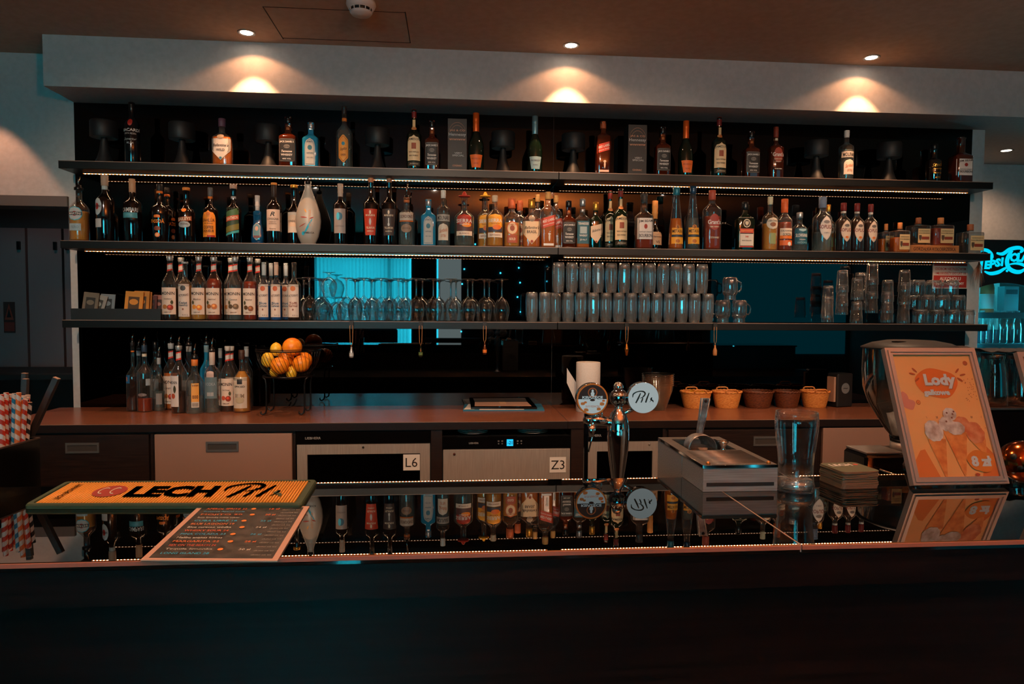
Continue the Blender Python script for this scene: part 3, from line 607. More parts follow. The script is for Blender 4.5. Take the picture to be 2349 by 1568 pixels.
st('dgold', sh=.55, nk=.66, nr=.42, glass=G_DARK, cap=((BLACK, .86, 1., 1.15),), labs=(('t', 'Stock', .44, .09, GOLD, .8, 0, .1, .3), ('t', 'Prestige', .33, .06, GOLD, .7, 0, .1, .3), ('t', 'Brandy', .22, .05, GOLD, .6), ('t', '40%', .1, .05, GOLD, .4)))
st('jim', n=6, sh=.56, nk=.68, nr=.34, glass=G_AMB, cap=((K((60, 44, 40)), .82, 1., 1.1),), labs=(('p', 'rect', .32, 1., .36, K((214, 204, 196))), ('t', 'JIM BEAM', .455, .055, K((60, 24, 20)), .82, 0, .1), ('p', 'oval', .37, .2, .08, K((150, 40, 30))), ('t', 'KENTUCKY STRAIGHT', .27, .02, INK, .7), ('t', 'BOURBON', .22, .05, INK, .7)))
st('jimc', n=6, sh=.58, nk=.70, nr=.36, glass=G_BOT, liq=(L_RED, .36), cap=((K((60, 50, 46)), .84, 1., 1.15),), labs=(('p', 'rect', .36, .98, .38, K((216, 208, 204))), ('t', 'JIM BEAM', .49, .055, INK, .84, 0, .05), ('p', 'oval', .40, .2, .09, K((150, 44, 30))), ('t', 'KENTUCKY STRAIGHT', .30, .025, INK, .76), ('t', 'BOURBON', .235, .06, INK, .78)))
st('bac', sh=.62, nk=.78, nr=.36, glass=mat('near_black_glass', (10, 12, 16), .08, spec=.7), cap=((BLACK, .86, 1., 1.15),), labs=(('p', 'oval', .66, .34, .12, K((170, 40, 30))), ('t', 'BACARDÍ', .54, .06, K((190, 190, 190)), 1.3, .12), ('t', 'CARTA NEGRA', .475, .03, K((150, 150, 150)), .8), ('t', 'Superior', .38, .05, K((140, 150, 150)), .8, 0, 0, .3), ('t', 'RUM', .32, .03, K((150, 150, 150)), .4)))
# ---- second shelf
st('martic', n=2, sh=.60, nk=.78, nr=.32, tb=1.02, glass=G_BOT, liq=(L_GOLD, .55), pour=.17, cap=((BLACK, .95, 1., 1.3),), labs=(('p', 'oval', .50, .78, .26, K((60, 180, 200))), ('p', 'oval', .50, .7, .235, K((176, 180, 180))), ('p', 'oval', .50, .26, .09, K((170, 40, 34))), ('p', 'rect', .50, .72, .06, K((40, 44, 46))), ('t', 'MARTINI', .50, .04, WHT, .62), ('p', 'rect', .25, .62, .13, K((150, 170, 176))), ('t', 'FIERO', .25, .05, K((110, 130, 136)), .4)))
st('martid', sh=.60, nk=.76, nr=.32, glass=G_DARK, cap=((K((170, 140, 120)), .84, 1., 1.25), (K((160, 170, 170)), .78, .84, 1.02)), labs=(('p', 'oval', .52, .62, .27, K((180, 184, 184)), -.55), ('p', 'oval', .52, .26, .1, K((170, 44, 34)), -.55), ('t', 'MARTINI', .52, .035, INK, .5, -.55), ('p', 'rect', .27, .5, .13, K((190, 184, 180)), -.5)))
st('camp', sh=.60, nk=.72, nr=.30, glass=G_DARK, cap=((K((190, 140, 104)), .79, 1., 1.2),), labs=(('t', 'CAMPARI', .50, .07, K((190, 186, 184)), 1.0), ('p', 'rect', .415, .92, .085, K((70, 140, 150))), ('t', 'BITTER', .415, .035, K((110, 170, 180)), .4)))
st('pass', sh=.58, nk=.70, nr=.30, tb=.86, glass=G_DARK, cap=((K((30, 24, 22)), .88, 1., 1.15), (ORG, .84, .88, 1.2)), labs=(('p', 'arch', .44, .36, .05, ORG), ('t', 'PASSOÃ', .36, .075, K((236, 130, 40)), .84), ('p', 'oval', .23, .4, .08, K((120, 54, 30))), ('p', 'oval', .12, .32, .08, K((226, 120, 60))), ('p', 'oval', .12, .2, .05, K((240, 170, 120)))))
st('bail', sh=.54, nk=.70, nr=.32, glass=G_DARK, cap=((K((224, 130, 50)), .95, 1., 1.3), (K((190, 110, 60)), .6, .605, .9)), labs=(('p', 'rect', .42, .95, .08, K((140, 70, 44)), 0, .1), ('t', 'BAILEYS', .42, .055, CREAM, .8, 0, .1), ('p', 'oval', .32, .74, .12, K((150, 160, 164))), ('t', 'ORIGINAL', .33, .03, K((90, 60, 50)), .5), ('p', 'oval', .58, .3, .07, K((224, 120, 40)))))
st('kahl', sh=.58, nk=.72, nr=.28, glass=G_DARK, cap=((K((90, 84, 84)), .85, 1., 1.2), (ORG, .80, .84, 1.15)), labs=(('p', 'arch', .34, .98, .48, K((232, 138, 44))), ('t', 'KAHLÚA', .41, .075, K((60, 30, 16)), .86), ('t', 'THE ORIGINAL', .345, .02, K((60, 30, 16)), .6), ('t', 'COFFEE', .275, .055, K((60, 30, 16)), .66), ('t', 'LIQUEUR', .205, .055, K((60, 30, 16)), .74), ('p', 'rect', .115, .5, .035, K((160, 30, 20)), .35), ('p', 'oval', .52, .24, .06, K((196, 104, 30)))))
st('xan', sh=.58, nk=.70, nr=.34, glass=G_DARK, cap=((K((190, 150, 130)), .93, 1., 1.3), (K((170, 160, 160)), .76, .8, 1.02)), labs=(('p', 'rect', .38, .98, .42, K((50, 70, 50))), ('p', 'rect', .50, .98, .12, K((70, 100, 60)), 0, .35), ('p', 'rect', .42, .98, .08, K((190, 70, 40)), 0, .2), ('t', 'XANTHION', .42, .055, CREAM, .84, 0, .2), ('p', 'rect', .25, .98, .10, K((120, 110, 50)), 0, .3), ('p', 'rect', .17, .98, .04, K((60, 150, 150)), 0, .3)))
st('sblue', n=3, ay=.7, prof=[(.9, 0), (1.05, .02), (1.1, .12), (.95, .3), (.72, .42), (.7, .5), (.74, .6), (.74, .66), (.36, .69), (.36, 1.)], glass=mat('deep_blue_glass', (12, 60, 96), .06, spec=.9, coat=.8), cap=((K((190, 180, 176)), .69, 1., 1.15),), labs=(('p', 'hex', .25, .62, .36, K((170, 160, 156))), ('p', 'hex', .25, .54, .33, K((90, 130, 140))), ('p', 'oval', .31, .3, .1, K((200, 150, 130))), ('p', 'rect', .14, .5, .05, K((110, 60, 60)))))
st('wine', sh=.60, nk=.74, nr=.33, glass=G_DARK, cap=((K((46, 28, 20)), .77, 1., 1.08), (K((226, 140, 60)), .965, 1., 1.1)), labs=(('p', 'rect', .38, 1.02, .35, K((216, 184, 164))), ('t', 'R', .48, .07, INK, .3, 0, 0, .3), ('t', 'CONSIGNA', .40, .035, INK, .8), ('t', 'CABERNET', .35, .02, K((110, 84, 72)), .5), ('t', 'SAUVIGNON', .32, .02, K((110, 84, 72)), .5), ('t', 'Reserva', .24, .025, K((110, 84, 72)), .4, 0, 0, .3)))
st('wine2', sh=.56, nk=.72, nr=.35, glass=G_DARK, cap=((GOLD, .95, 1., 1.4),), labs=(('p', 'rect', .37, .98, .34, K((206, 186, 170))), ('p', 'arch', .40, .8, .2, K((220, 180, 150))), ('t', 'CONSIGNA', .39, .035, INK, .8)))
st('winesil', sh=.64, nk=.76, nr=.34, glass=G_DARK, cap=((K((186, 158, 140)), .79, 1., 1.15),), labs=(('p', 'rect', .385, .9, .40, K((150, 138, 134))), ('p', 'oval', .46, .42, .13, K((40, 96, 120))), ('p', 'oval', .46, .22, .125, K((70, 190, 220)), -.2), ('t', 'CONTADO', .30, .025, K((100, 90, 90)), .6)))
st('mar', sh=.60, nk=.72, nr=.30, glass=G_DARK, cap=((K((190, 120, 84)), .93, 1., 1.12),), labs=(('p', 'coffin', .335, 1.0, .39, K((190, 60, 36))), ('p', 'oval', .48, .12, .06, CREAM), ('t', 'MARANI', .435, .03, CREAM, .6), ('p', 'leaf', .34, .14, .11, K((190, 190, 190))), ('t', 'TELAVURI', .25, .03, CREAM, .56), ('t', 'SAPERAVI', .2, .02, CREAM, .4)))
st('mark', sh=.60, nk=.72, nr=.30, glass=G_DARK, cap=((K((150, 104, 80)), .93, 1., 1.12),), labs=(('p', 'coffin', .335, 1.0, .39, K((66, 54, 52))), ('p', 'oval', .48, .12, .06, CREAM), ('t', 'MARANI', .435, .03, CREAM, .6), ('p', 'rect', .35, .06, .09, K((200, 200, 196))), ('p', 'oval', .30, .12, .05, K((200, 200, 196))), ('t', 'TELAVURI', .25, .03, CREAM, .56), ('t', 'RKATSITELI', .2, .02, CREAM, .4)))
st('gord', sh=.66, nk=.76, nr=.34, glass=G_BOT, liq=(L_CLR, .55), pour=.24, cap=((K((200, 110, 60)), .90, 1., 1.15),), labs=(('p', 'rect', .60, 1., .17, K((196, 176, 160))), ('p', 'rect', .50, 1., .02, ORG), ('t', "GORDON'S", .595, .065, K((90, 50, 40)), .86), ('p', 'oval', .35, .66, .18, K((150, 120, 100))), ('t', 'LONDON DRY GIN', .35, .03, K((80, 60, 50)), .5)))
st('sierra', sh=.58, nk=.76, nr=.30, n=2, glass=G_BOT, liq=(L_CLR, .6), hat=K((190, 50, 34)), cap=(), labs=(('p', 'arch', .50, .82, .28, K((170, 50, 34))), ('p', 'rect', .37, .84, .14, K((90, 60, 60))), ('p', 'oval', .42, .5, .09, K((240, 140, 40)), .25), ('t', 'SIERRA', .50, .075, WHT, .86), ('t', 'TEQUILA', .43, .03, WHT, .5), ('p', 'rect', .25, .86, .09, K((216, 200, 184))), ('t', 'BLANCO', .25, .03, K((120, 60, 40)), .5)))
st('sierrag', sh=.58, nk=.76, nr=.30, n=2, glass=G_BOT, liq=(L_GOLD, .62), cap=((K((220, 190, 160)), .88, 1., 1.15),), labs=(('p', 'arch', .50, .86, .26, K((238, 160, 50))), ('t', 'SIERRA', .50, .07, WHT, .86), ('t', 'TEQUILA', .44, .03, K((150, 60, 30)), .5), ('p', 'rect', .33, .86, .09, K((60, 60, 76))), ('p', 'oval', .37, .5, .1, K((226, 110, 40)), .2), ('p', 'rect', .22, .88, .09, K((220, 200, 180))), ('t', 'REPOSADO', .22, .03, K((120, 60, 40)), .6)))
st('olm', n=3, sh=.60, nk=.76, nr=.36, glass=G_BOT, liq=(L_GOLD, .5), cap=((K((206, 100, 56)), .80, 1., 1.35),), labs=(('p', 'oval', .38, .72, .29, K((196, 96, 48))), ('p', 'oval', .38, .6, .24, K((226, 190, 150))), ('p', 'oval', .38, .3, .12, K((150, 70, 40))), ('t', 'OLMECA', .455, .035, K((150, 60, 30)), .5), ('p', 'rect', .16, .66, .16, K((160, 70, 40))), ('t', 'GOLD', .16, .05, CREAM, .4)))
st('henn', sh=.30, nk=.52, nr=.36, glass=G_DARK, cap=((K((216, 140, 70)), .64, 1., 1.15),), labs=(('p', 'rect', .24, .9, .26, K((210, 160, 120)), .2), ('t', 'Hennessy', .27, .05, K((80, 40, 30)), .7, .2), ('t', 'VS', .17, .05, K((80, 40, 30)), .3, .2)))
st('metaxa', tb=1., prof=[(.9, 0), (1., .02), (.98, .12), (.9, .34), (.68, .56), (.46, .78), (.40, .86), (.40, 1.)], glass=G_BOT, liq=(L_AMB, .5), cap=((mat('teal_foil', (36, 110, 130), .4, .3), .88, 1., 1.2),), labs=(('p', 'rect', .29, .92, .11, K((232, 158, 50))), ('t', 'METAXA', .29, .05, K((40, 30, 24)), .84), ('p', 'rect', .215, .92, .03, K((40, 56, 72))), ('p', 'rect', .14, .92, .11, K((232, 158, 50))), ('p', 'oval', .13, .3, .06, K((180, 100, 30))), ('p', 'oval', .36, .34, .06, K((200, 120, 44))), ('t', '5', .36, .04, K((80, 40, 20)), .2)))
st('grantc', n=3, sh=.66, nk=.80, nr=.32, glass=G_BOT, liq=(L_RED, .56), cap=((K((170, 70, 50)), .84, 1., 1.25),), labs=(('p', 'oval', .46, .6, .28, K((150, 50, 40))), ('t', "Grant's", .46, .075, WHT, .76), ('t', 'FAMILY RESERVE', .38, .022, CREAM, .55), ('t', 'SCOTCH WHISKY', .2, .03, CREAM, .6)))
st('jag', n=7, ay=.6, sh=.62, nk=.78, nr=.28, glass=G_GREEN, cap=((BLACK, .84, 1., 1.25),), labs=(('p', 'rect', .37, .84, .62, K((216, 190, 160))), ('p', 'rect', .37, .78, .59, K((60, 44, 40))), ('p', 'oval', .555, .42, .18, K((216, 190, 160))), ('p', 'oval', .555, .34, .14, K((60, 44, 40))), ('p', 'vee', .55, .2, .09, K((216, 190, 160))), ('p', 'rect', .40, .80, .09, K((196, 66, 40))), ('t', 'Jägermeister', .40, .05, K((226, 130, 60)), .7), ('p', 'rect', .215, .76, .24, K((206, 190, 176))), ('t', '38', .28, .035, K((180, 60, 40)), .2), ('t', 'KRÄUTERLIKÖR', .2, .025, INK, .56), ('p', 'rect', .07, .8, .02, K((196, 50, 34)))))
st('zub', sh=.60, nk=.74, nr=.30, glass=G_BOT, liq=(L_GOLD, .5), cap=((K((200, 190, 160)), .86, 1., 1.15),), labs=(('p', 'oval', .50, .86, .22, K((200, 184, 164))), ('t', 'ŻUBRÓWKA', .55, .045, K((60, 50, 40)), .86), ('p', 'oval', .48, .4, .08, K((130, 80, 50))), ('p', 'rect', .22, .4, .2, K((130, 140, 90)))))
st('zol', sh=.58, nk=.74, nr=.38, glass=G_BOT, liq=(L_RED, .55), cap=((K((222, 96, 40)), .74, 1., 1.2),), labs=(('p', 'rect', .36, 1., .14, K((226, 200, 176))), ('p', 'rect', .26, 1., .06, ORG), ('t', 'ŻOŁĄDKOWA', .38, .05, INK, .9), ('t', 'GORZKA', .31, .05, INK, .6), ('p', 'rect', .15, 1., .10, K((216, 96, 36))), ('p', 'oval', .13, .26, .08, WHT, .3)))
st('slow', sh=.56, nk=.74, nr=.34, glass=G_BOT, liq=(L_CLR, .3), cap=((SILV, .86, 1., 1.2),), labs=(('p', 'rect', .38, 1.04, .42, K((24, 84, 100))), ('t', 'SŁOWIANKA', .40, .09, WHT, .9), ('p', 'vee', .53, .5, .07, K((160, 190, 196))), ('t', 'POLSKA', .29, .03, WHT, .4), ('t', 'WÓDKA', .22, .06, K((130, 170, 176)), .7)))
st('sopc', sh=.60, nk=.76, nr=.34, glass=G_BOT, liq=(L_CLR, .35), cap=((K((120, 130, 150)), .80, 1., 1.2),), labs=(('p', 'leaf', .42, .72, .44, K((200, 188, 180))), ('p', 'leaf', .42, .66, .41, K((214, 200, 190))), ('t', 'SOPLICA', .44, .07, K((120, 36, 30)), .8), ('p', 'oval', .53, .34, .06, K((130, 120, 116))), ('t', '1891', .33, .03, GREY, .3)))
st('sopd', sh=.60, nk=.76, nr=.32, glass=G_BOT, liq=(L_DARK, .64), cap=((K((130, 34, 30)), .84, 1., 1.2), (K((200, 190, 180)), .79, .83, 1.1)), labs=(('p', 'leaf', .42, .78, .44, K((206, 180, 160))), ('p', 'leaf', .42, .7, .40, K((216, 192, 172))), ('t', 'SOPLICA', .44, .07, K((120, 36, 30)), .9), ('p', 'oval', .53, .34, .06, K((110, 96, 90))), ('p', 'oval', .29, .22, .05, K((210, 110, 40)))))
st('flask', n=9, ay=.62, prof=[(.95, 0), (1, .02), (1, .68), (.96, .72), (.26, .75), (.24, .86)], glass=G_BOT, liq=(L_AMB, .5), cap=((K((196, 120, 64)), .79, 1.0, 1.1),), labs=(('p', 'rect', .35, .66, .50, K((206, 170, 120)), .24), ('t', 'GORZAŁKA', .52, .04, INK, .55, .24), ('t', 'KOŁOBRZESKA', .44, .04, INK, .6, .24), ('p', 'rect', .27, .4, .10, K((130, 50, 30)), .36), ('p', 'vee', .27, .14, .2, K((80, 60, 44)), -.2)))
st('flaskr', n=9, ay=.62, prof=[(.95, 0), (1, .02), (1, .68), (.96, .72), (.26, .75), (.24, .86)], glass=G_BOT, liq=(L_RED, .62), cap=((K((196, 120, 64)), .79, 1.0, 1.1),), labs=ST['flask']['labs'])
st('flaskc', n=9, ay=.62, prof=[(.95, 0), (1, .02), (1, .68), (.96, .72), (.26, .75), (.24, .86)], glass=G_BOT, cap=((K((150, 80, 44)), .79, 1.0, 1.1),), labs=ST['flask']['labs'])
# ---- syrups
def monin(fruit, liqm, fill=.55, c2=(190, 120, 60), c1=(150, 50, 26), y1=.20, **k):
    d = dict(sh=.56, nk=.80, nr=.33, k=1.1, glass=G_BOT, cap=((mat('silver_screw_cap', (160, 160, 160), .35, .5), .93, 1., 1.15),), labs=(('p', 'rect', .83, 1.2, .085, K((210, 196, 188)), 0, .25), ('p', 'rect', .875, 1.2, .02, K((206, 50, 30)), 0, .25), ('p', 'rect', .785, 1.2, .025, K((206, 50, 30)), 0, .25), ('p', 'rect', .30, 1.0, .42, K((222, 196, 178))), ('t', 'MONIN', .42, .05, INK, .84), ('t', fruit, .33, .03, K((110, 90, 80)), .5, 0, 0, .3), ('p', 'oval', y1, .36, .09, K(c1), .3), ('p', 'oval', y1*.5+.11, .30, .07, K(c2), -.35), ('p', 'oval', y1+.01, .16, .04, K(tuple(min(255, int(q*1.5)) for q in c1)), .25), ('p', 'leaf', .28, .16, .07, K((70, 70, 40)), -.5 if c1[1] > 60 else .5), ('t', 'SIROP', .125, .02, K((120, 100, 90)), .4)))
    if liqm: d['liq'] = (liqm, fill)
    d.update(k); return d
ST['mon_s'] = monin('Strawberry', L_DARK, .5); ST['mon_m'] = monin('Melon', L_GOLD, .5, (230, 140, 50), (226, 120, 40)); ST['mon_g'] = monin('Gingerbread', L_RED, .66, (160, 90, 40), (196, 110, 56), .22)
ST['mon_c'] = monin('Coconut', L_CLR, .5, (90, 70, 50), (110, 84, 60), .22); ST['mon_h'] = monin('Hazelnut', L_RED, .62, (90, 60, 30), (130, 74, 40), .19); ST['mon_x'] = monin('Vanilla', L_CLR, .5)
def vict(t1, t2, liqm, fc=(190, 90, 50), tc=(30, 80, 110), **k):
    d = dict(sh=.60, nk=.74, nr=.34, glass=G_BOT, liq=(liqm, .6), cap=((mat('pale_shrink_cap', (170, 176, 178), .45), .78, 1., 1.12),), labs=(('p', 'rect', .34, .92, .56, K((218, 196, 182))), ('p', 'oval', .55, .4, .09, K(fc)), ('t', "VICTORIA'S", .43, .04, K((60, 50, 50)), .76, 0, .1), ('t', t1, .30, .045, K(tc), .6), ('t', t2, .255, .045, K(tc), .66), ('p', 'oval', .19, .13, .035, K((150, 90, 70))), ('t', '0,5 L', .09, .025, K((120, 100, 90)), .4, .3)))
    d.update(k); return d
ST['vic_b'] = vict('Blue', 'Curacao', L_BLUE); ST['vic_t'] = vict('Toffi', 'Karmel', L_DARK, (200, 110, 60), (130, 60, 40)); ST['vic_k'] = vict('Kwiat', 'Pomarańczy', L_GOLD, (70, 70, 70))
ST['vic_k']['cap'] = ((mat('clear_cork', (150, 150, 150), .3), .97, 1., 1.3),)
# ---- counter bottles with pourers
PR = dict(pour=.13)
st('p_rum', sh=.50, nk=.66, nr=.26, glass=G_BOT, liq=(L_DARK, .5), pour=.12, cap=((K((30, 20, 20)), .95, 1., 1.2), (ORG, .86, .88, 1.1)), labs=(('p', 'rect', .47, .5, .12, K((30, 90, 130)), -.6), ('t', 'R', .47, .06, ORG, .2, -.6)))
st('p_clr', n=2, sh=.58, nk=.72, nr=.30, glass=G_BOT, liq=(L_RED, .2), pour=.13, cap=((K((40, 60, 80)), .90, 1., 1.2), (CREAM, .83, .87, 1.05)), labs=(('p', 'rect', .45, .3, .10, K((150, 160, 166)), .8), ('p', 'oval', .26, .6, .05, K((120, 110, 110)))))
st('p_clr2', sh=.50, nk=.68, nr=.32, glass=G_BOT, liq=(L_CLR, .35), pour=.14, cap=((K((170, 170, 170)), .84, 1., 1.08),), labs=(('p', 'rect', .22, .5, .2, K((130, 124, 120)), .3),))
ST['p_mona'] = monin('Caramel', L_AMB, .55, cap=((K((180, 180, 180)), .92, 1., 1.15),), pour=.12); ST['p_monw'] = monin('Pear', L_DARK, .32, pour=.12)
ST['p_monw']['labs'] = (('p', 'rect', .85, 1.2, .10, K((210, 196, 188)), 0, .25), ('p', 'rect', .90, 1.2, .02, K((206, 50, 30)), 0, .25), ('p', 'rect', .80, 1.2, .025, K((206, 50, 30)), 0, .25), ('p', 'rect', .33, .62, .46, K((214, 206, 202)), -.35), ('t', 'MONIN', .46, .045, INK, .5, -.4), ('p', 'leaf', .36, .18, .12, K((60, 60, 40)), -.2), ('p', 'oval', .26, .26, .08, K((180, 80, 50)), -.4))
st('p_org', sh=.52, nk=.76, nr=.34, k=1.1, glass=G_BOT, liq=(L_CLR, .3), pour=.19, cap=((K((220, 120, 50)), .84, .98, 1.1),), labs=(('p', 'rect', .36, .42, .36, K((232, 160, 76)), .35), ('p', 'rect', .16, .42, .10, K((200, 190, 180)), .35), ('t', '||||||', .16, .06, INK, .3, .35), ('t', 'SYROP', .5, .025, K((150, 60, 30)), .3, .35), ('t', 'ooo', .3, .06, K((90, 50, 30)), .3, .35)))
st('p_teal', sh=.62, nk=.78, nr=.34, glass=G_BOT, liq=(L_CLR, .28), pour=.16, cap=((K((196, 176, 164)), .76, 1., 1.12),), labs=(('p', 'rect', .40, .9, .34, K((96, 116, 122))), ('p', 'arch', .62, .5, .1, K((190, 160, 150))), ('t', '|||||', .30, .06, WHT, .4), ('t', 'VODKA', .46, .05, K((150, 160, 166)), .7)))
ST['mon_r'] = monin('Red Orange', L_DARK, .3, (200, 80, 50), cap=((K((200, 190, 180)), .93, 1., 1.15),))
st('rum_l', sh=.50, nk=.72, nr=.28, glass=G_BOT, liq=(L_GOLD, .66), cap=((K((60, 34, 24)), .85, 1., 1.25),), labs=(('p', 'rect', .32, .86, .50, K((200, 180, 160))), ('p', 'dia', .50, .3, .08, INK), ('p', 'rect', .51, .22, .05, INK), ('t', 'SPICED', .42, .03, INK, .6), ('t', 'RUM', .27, .07, K((130, 110, 90)), .5), ('p', 'oval', .2, .5, .1, K((180, 160, 130)))))
st('p_back', sh=.56, nk=.76, nr=.33, glass=G_BOT, liq=(L_CLR, .5), pour=.13, cap=((K((160, 170, 174)), .88, 1., 1.12),), labs=(('p', 'rect', .3, .8, .3, K((150, 150, 150))),))
st('p_backb', sh=.56, nk=.76, nr=.33, glass=G_BLUE, pour=.13, cap=((K((120, 150, 160)), .86, 1., 1.12),))
st('c_back', sh=.56, nk=.76, nr=.36, glass=G_BOT, liq=(L_CLR, .5), cap=((K((150, 156, 160)), .84, 1., 1.12),), labs=(('p', 'rect', .3, .8, .3, K((150, 150, 150))),))
st('blk_back', sh=.56, nk=.72, nr=.36, glass=G_DARK, cap=((BLACK, .84, 1., 1.2),))

YF, YB = 3.548, 3.640
def row(z, items):
    for it in items:
        lab, x, top, w_, s = it[:5]; k = it[5] if len(it) > 5 else {}
        bottle(lab, x, top, w_, s, z, **k)
row(SZ[0], [
 ('black rum bottle with red round emblem, first bottle on the topmost shelf', 303, 236, 33, 'bac', dict(rz=.12)),
 ('amber bottle with purple cap and pale pointed label on the topmost shelf', 510, 273, 44, 'ball'),
 ('square black-labelled whiskey bottle between a mushroom lamp and the blue bottle, topmost shelf', 662, 269, 39, 'jd'),
 ('blue square gin bottle with pale arched label on the topmost shelf', 714, 282, 36, 'bomb'),
 ('tall clear bottle with orange hexagonal label on the topmost shelf', 790, 245, 36, 'gold'),
 ('dark green bottle with cream label and red cap, past the tall clear bottle, topmost shelf', 950, 252, 34, 'jam'),
 ('square black-labelled whiskey bottle between the cream-labelled bottle and first black gift box', 991, 277, 33, 'jd'),
 ('sparkling wine bottle with orange foil standing against the first black gift box', 1092, 260, 36, 'pros'),
 ('sparkling wine bottle with blue-silver foil on the topmost shelf', 1227, 267, 34, 'pross'),
 ('square amber whisky bottle with slanted red label on the topmost shelf', 1383, 280, 32, 'jw'),
 ('square black-labelled whiskey bottle between the second gift box and an orange-foil bottle', 1519, 292, 34, 'jd'),
 ('sparkling wine bottle with orange foil between two whiskeys, past the second gift box', 1573, 278, 34, 'pros'),
 ('dark green bottle with cream label and red cap, past the second gift box', 1649, 270, 34, 'jam'),
 ('square black-labelled whiskey bottle beside the amber bottle with long red-brown cap', 1722, 302, 34, 'jd'),
 ('amber bottle with long red-brown cap and white lettering on the topmost shelf', 1779, 292, 34, 'grant'),
 ('clear anise liqueur bottle with white script label between two mushroom lamps', 1941, 300, 31, 'molin'),
 ('dark bottle covered in gold script near the far end of the topmost shelf', 2141, 332, 32, 'dgold'),
 ('dark amber square bottle with white label, last on the topmost shelf', 2203, 316, 41, 'jim'),
])
row(SZ[1], [
 ('clear vermouth bottle with pourer and round blue-ringed label, first on the middle shelf', 181, 405, 40, 'martic'),
 ('dark vermouth bottle with side-turned round label, under the topmost shelf start', 241, 402, 38, 'martid'),
 ('dark bitter bottle with tan cap and white lettering over a teal band', 304, 411, 38, 'camp'),
 ('black bottle with orange lettering and fruit, middle shelf', 367, 423, 38, 'pass'),
 ('second black bottle with orange neck ring, half hidden behind its twin', 384, 431, 34, 'pass', dict(Y=YB, rz=1.2)),
 ('dark cream liqueur bottle with orange cap and arched banner label', 428, 431, 36, 'bail'),
 ('dark bottle with large orange arched coffee liqueur label', 483, 431, 33, 'kahl'),
 ('bottle with green, red and teal striped label on the middle shelf', 536, 424, 32, 'xan'),
 ('short blue bottle with pale cap and hexagonal label', 591, 449, 26, 'sblue'),
 ('wine bottle with square pink-beige label on the middle shelf', 629, 420, 34, 'wine'),
 ('wine bottle half hidden behind the frosted teardrop bottle', 675, 425, 30, 'wine2', dict(Y=3.60)),
 ('wine bottle with silver label and blue disc', 781, 422, 32, 'winesil', dict(Y=3.56)),
 ('tall wine bottle with red coffin-shaped label', 851, 408, 35, 'mar'),
 ('tall wine bottle with charcoal coffin-shaped label', 893, 408, 35, 'mark'),
 ('gin bottle with pourer and orange-edged label', 933, 419, 36, 'gord'),
 ('blue square gin bottle with pale arched label on the middle shelf', 983, 458, 34, 'bomb'),
 ('clear anise liqueur bottle with white cap and black lettering on the middle shelf', 1017, 437, 30, 'molin'),
 ('golden tequila bottle behind another, wearing a yellow hat cap', 1113, 449, 36, 'sierrag', dict(Y=YB, over={'cap': (), 'hat': K((226, 160, 40))})),
 ('golden tequila bottle with plain pale cap, in front of the yellow-hatted one', 1135, 449, 40, 'sierrag'),
 ('squat golden tequila bottle with round sun label', 1174, 456, 36, 'olm'),
 ('squat golden tequila bottle behind the sun-labelled one, its cap showing', 1192, 461, 30, 'olm', dict(Y=YB)),
 ('whisky bottle with gold cap and peach pointed label, golden third full', 1219, 458, 41, 'ballbr'),
 ('square whisky bottle behind the peach-labelled bottle, only its gold cap showing', 1233, 447, 26, 'jwc', dict(Y=YB)),
 ('square whisky bottle with slanted red label at the front of the middle shelf', 1257, 441, 33, 'jwc'),
 ('square whisky bottle peeping out behind the slanted-red-label bottle', 1275, 449, 26, 'jwc', dict(Y=YB)),
 ('square black-labelled whiskey bottle on the middle shelf', 1304, 461, 31, 'jd'),
 ('square clear-glass whiskey bottle turned to show its blue-grey back label', 1336, 457, 31, 'jdback'),
 ('green whisky bottle with gold cap and label turned aside', 1366, 464, 31, 'balltilt'),
 ('dark green cream-labelled bottle standing behind its twin on the middle shelf', 1399, 438, 30, 'jam', dict(Y=YB)),
 ('dark green cream-labelled bottle in front of its twin on the middle shelf', 1423, 433, 34, 'jam'),
 ('square bourbon bottle with big white label on the middle shelf', 1477, 445, 38, 'jimc'),
 ('cognac bottle with long tan neck behind the white-labelled bourbon', 1502, 461, 32, 'henn', dict(Y=YB)),
 ('tapered brandy bottle with teal cap and yellow labels, beside the bourbon', 1551, 431, 33, 'metaxa'),
 ('tapered brandy bottle with clear cap and yellow labels, beside the red-brown whisky', 1589, 428, 33, 'metaxa', dict(over={'cap': ((mat('dark_blue_foil', (40, 66, 90), .3, .4), .88, 1., 1.15),), 'liq': (L_CLR, .5)})),
 ('whisky bottle with red-brown liquid and red cap on the middle shelf', 1633, 437, 39, 'grantc'),
 ('flat dark green herbal liqueur bottle with framed stag label', 1708, 464, 40, 'jag'),
 ('pale golden vodka bottle with bison label', 1766, 452, 34, 'zub'),
 ('bottle with orange cap and orange-white label', 1799, 457, 33, 'zol'),
 ('short clear bottle with wide teal label', 1833, 488, 34, 'slow'),
 ('big clear vodka bottle with white diamond label', 1886, 452, 41, 'sopc'),
 ('bottle with gold cap mostly hidden behind the clear diamond-label vodka', 1899, 470, 28, 'zub', dict(Y=YB, over={'cap': ((GOLD, .86, 1., 1.15),)})),
 ('dark liqueur bottle with diamond label, first of three alike from the clear vodka', 1934, 466, 33, 'sopd'),
 ('dark liqueur bottle with diamond label, middle of three alike', 1965, 467, 31, 'sopd'),
 ('dark liqueur bottle with diamond label, third of three alike, next to the corked flasks', 1996, 469, 30, 'sopd'),
 ('corked square flask with orange liquid, back one beside the diamond-label bottles', 2031, 514, 30, 'flask', dict(Y=YB)),
 ('corked square flask with orange liquid and tan label, in front', 2063, 511, 38, 'flask'),
 ('corked square flask showing its white back label in the middle of the shelf end', 2224, 515, 50, 'flaskc'),
])
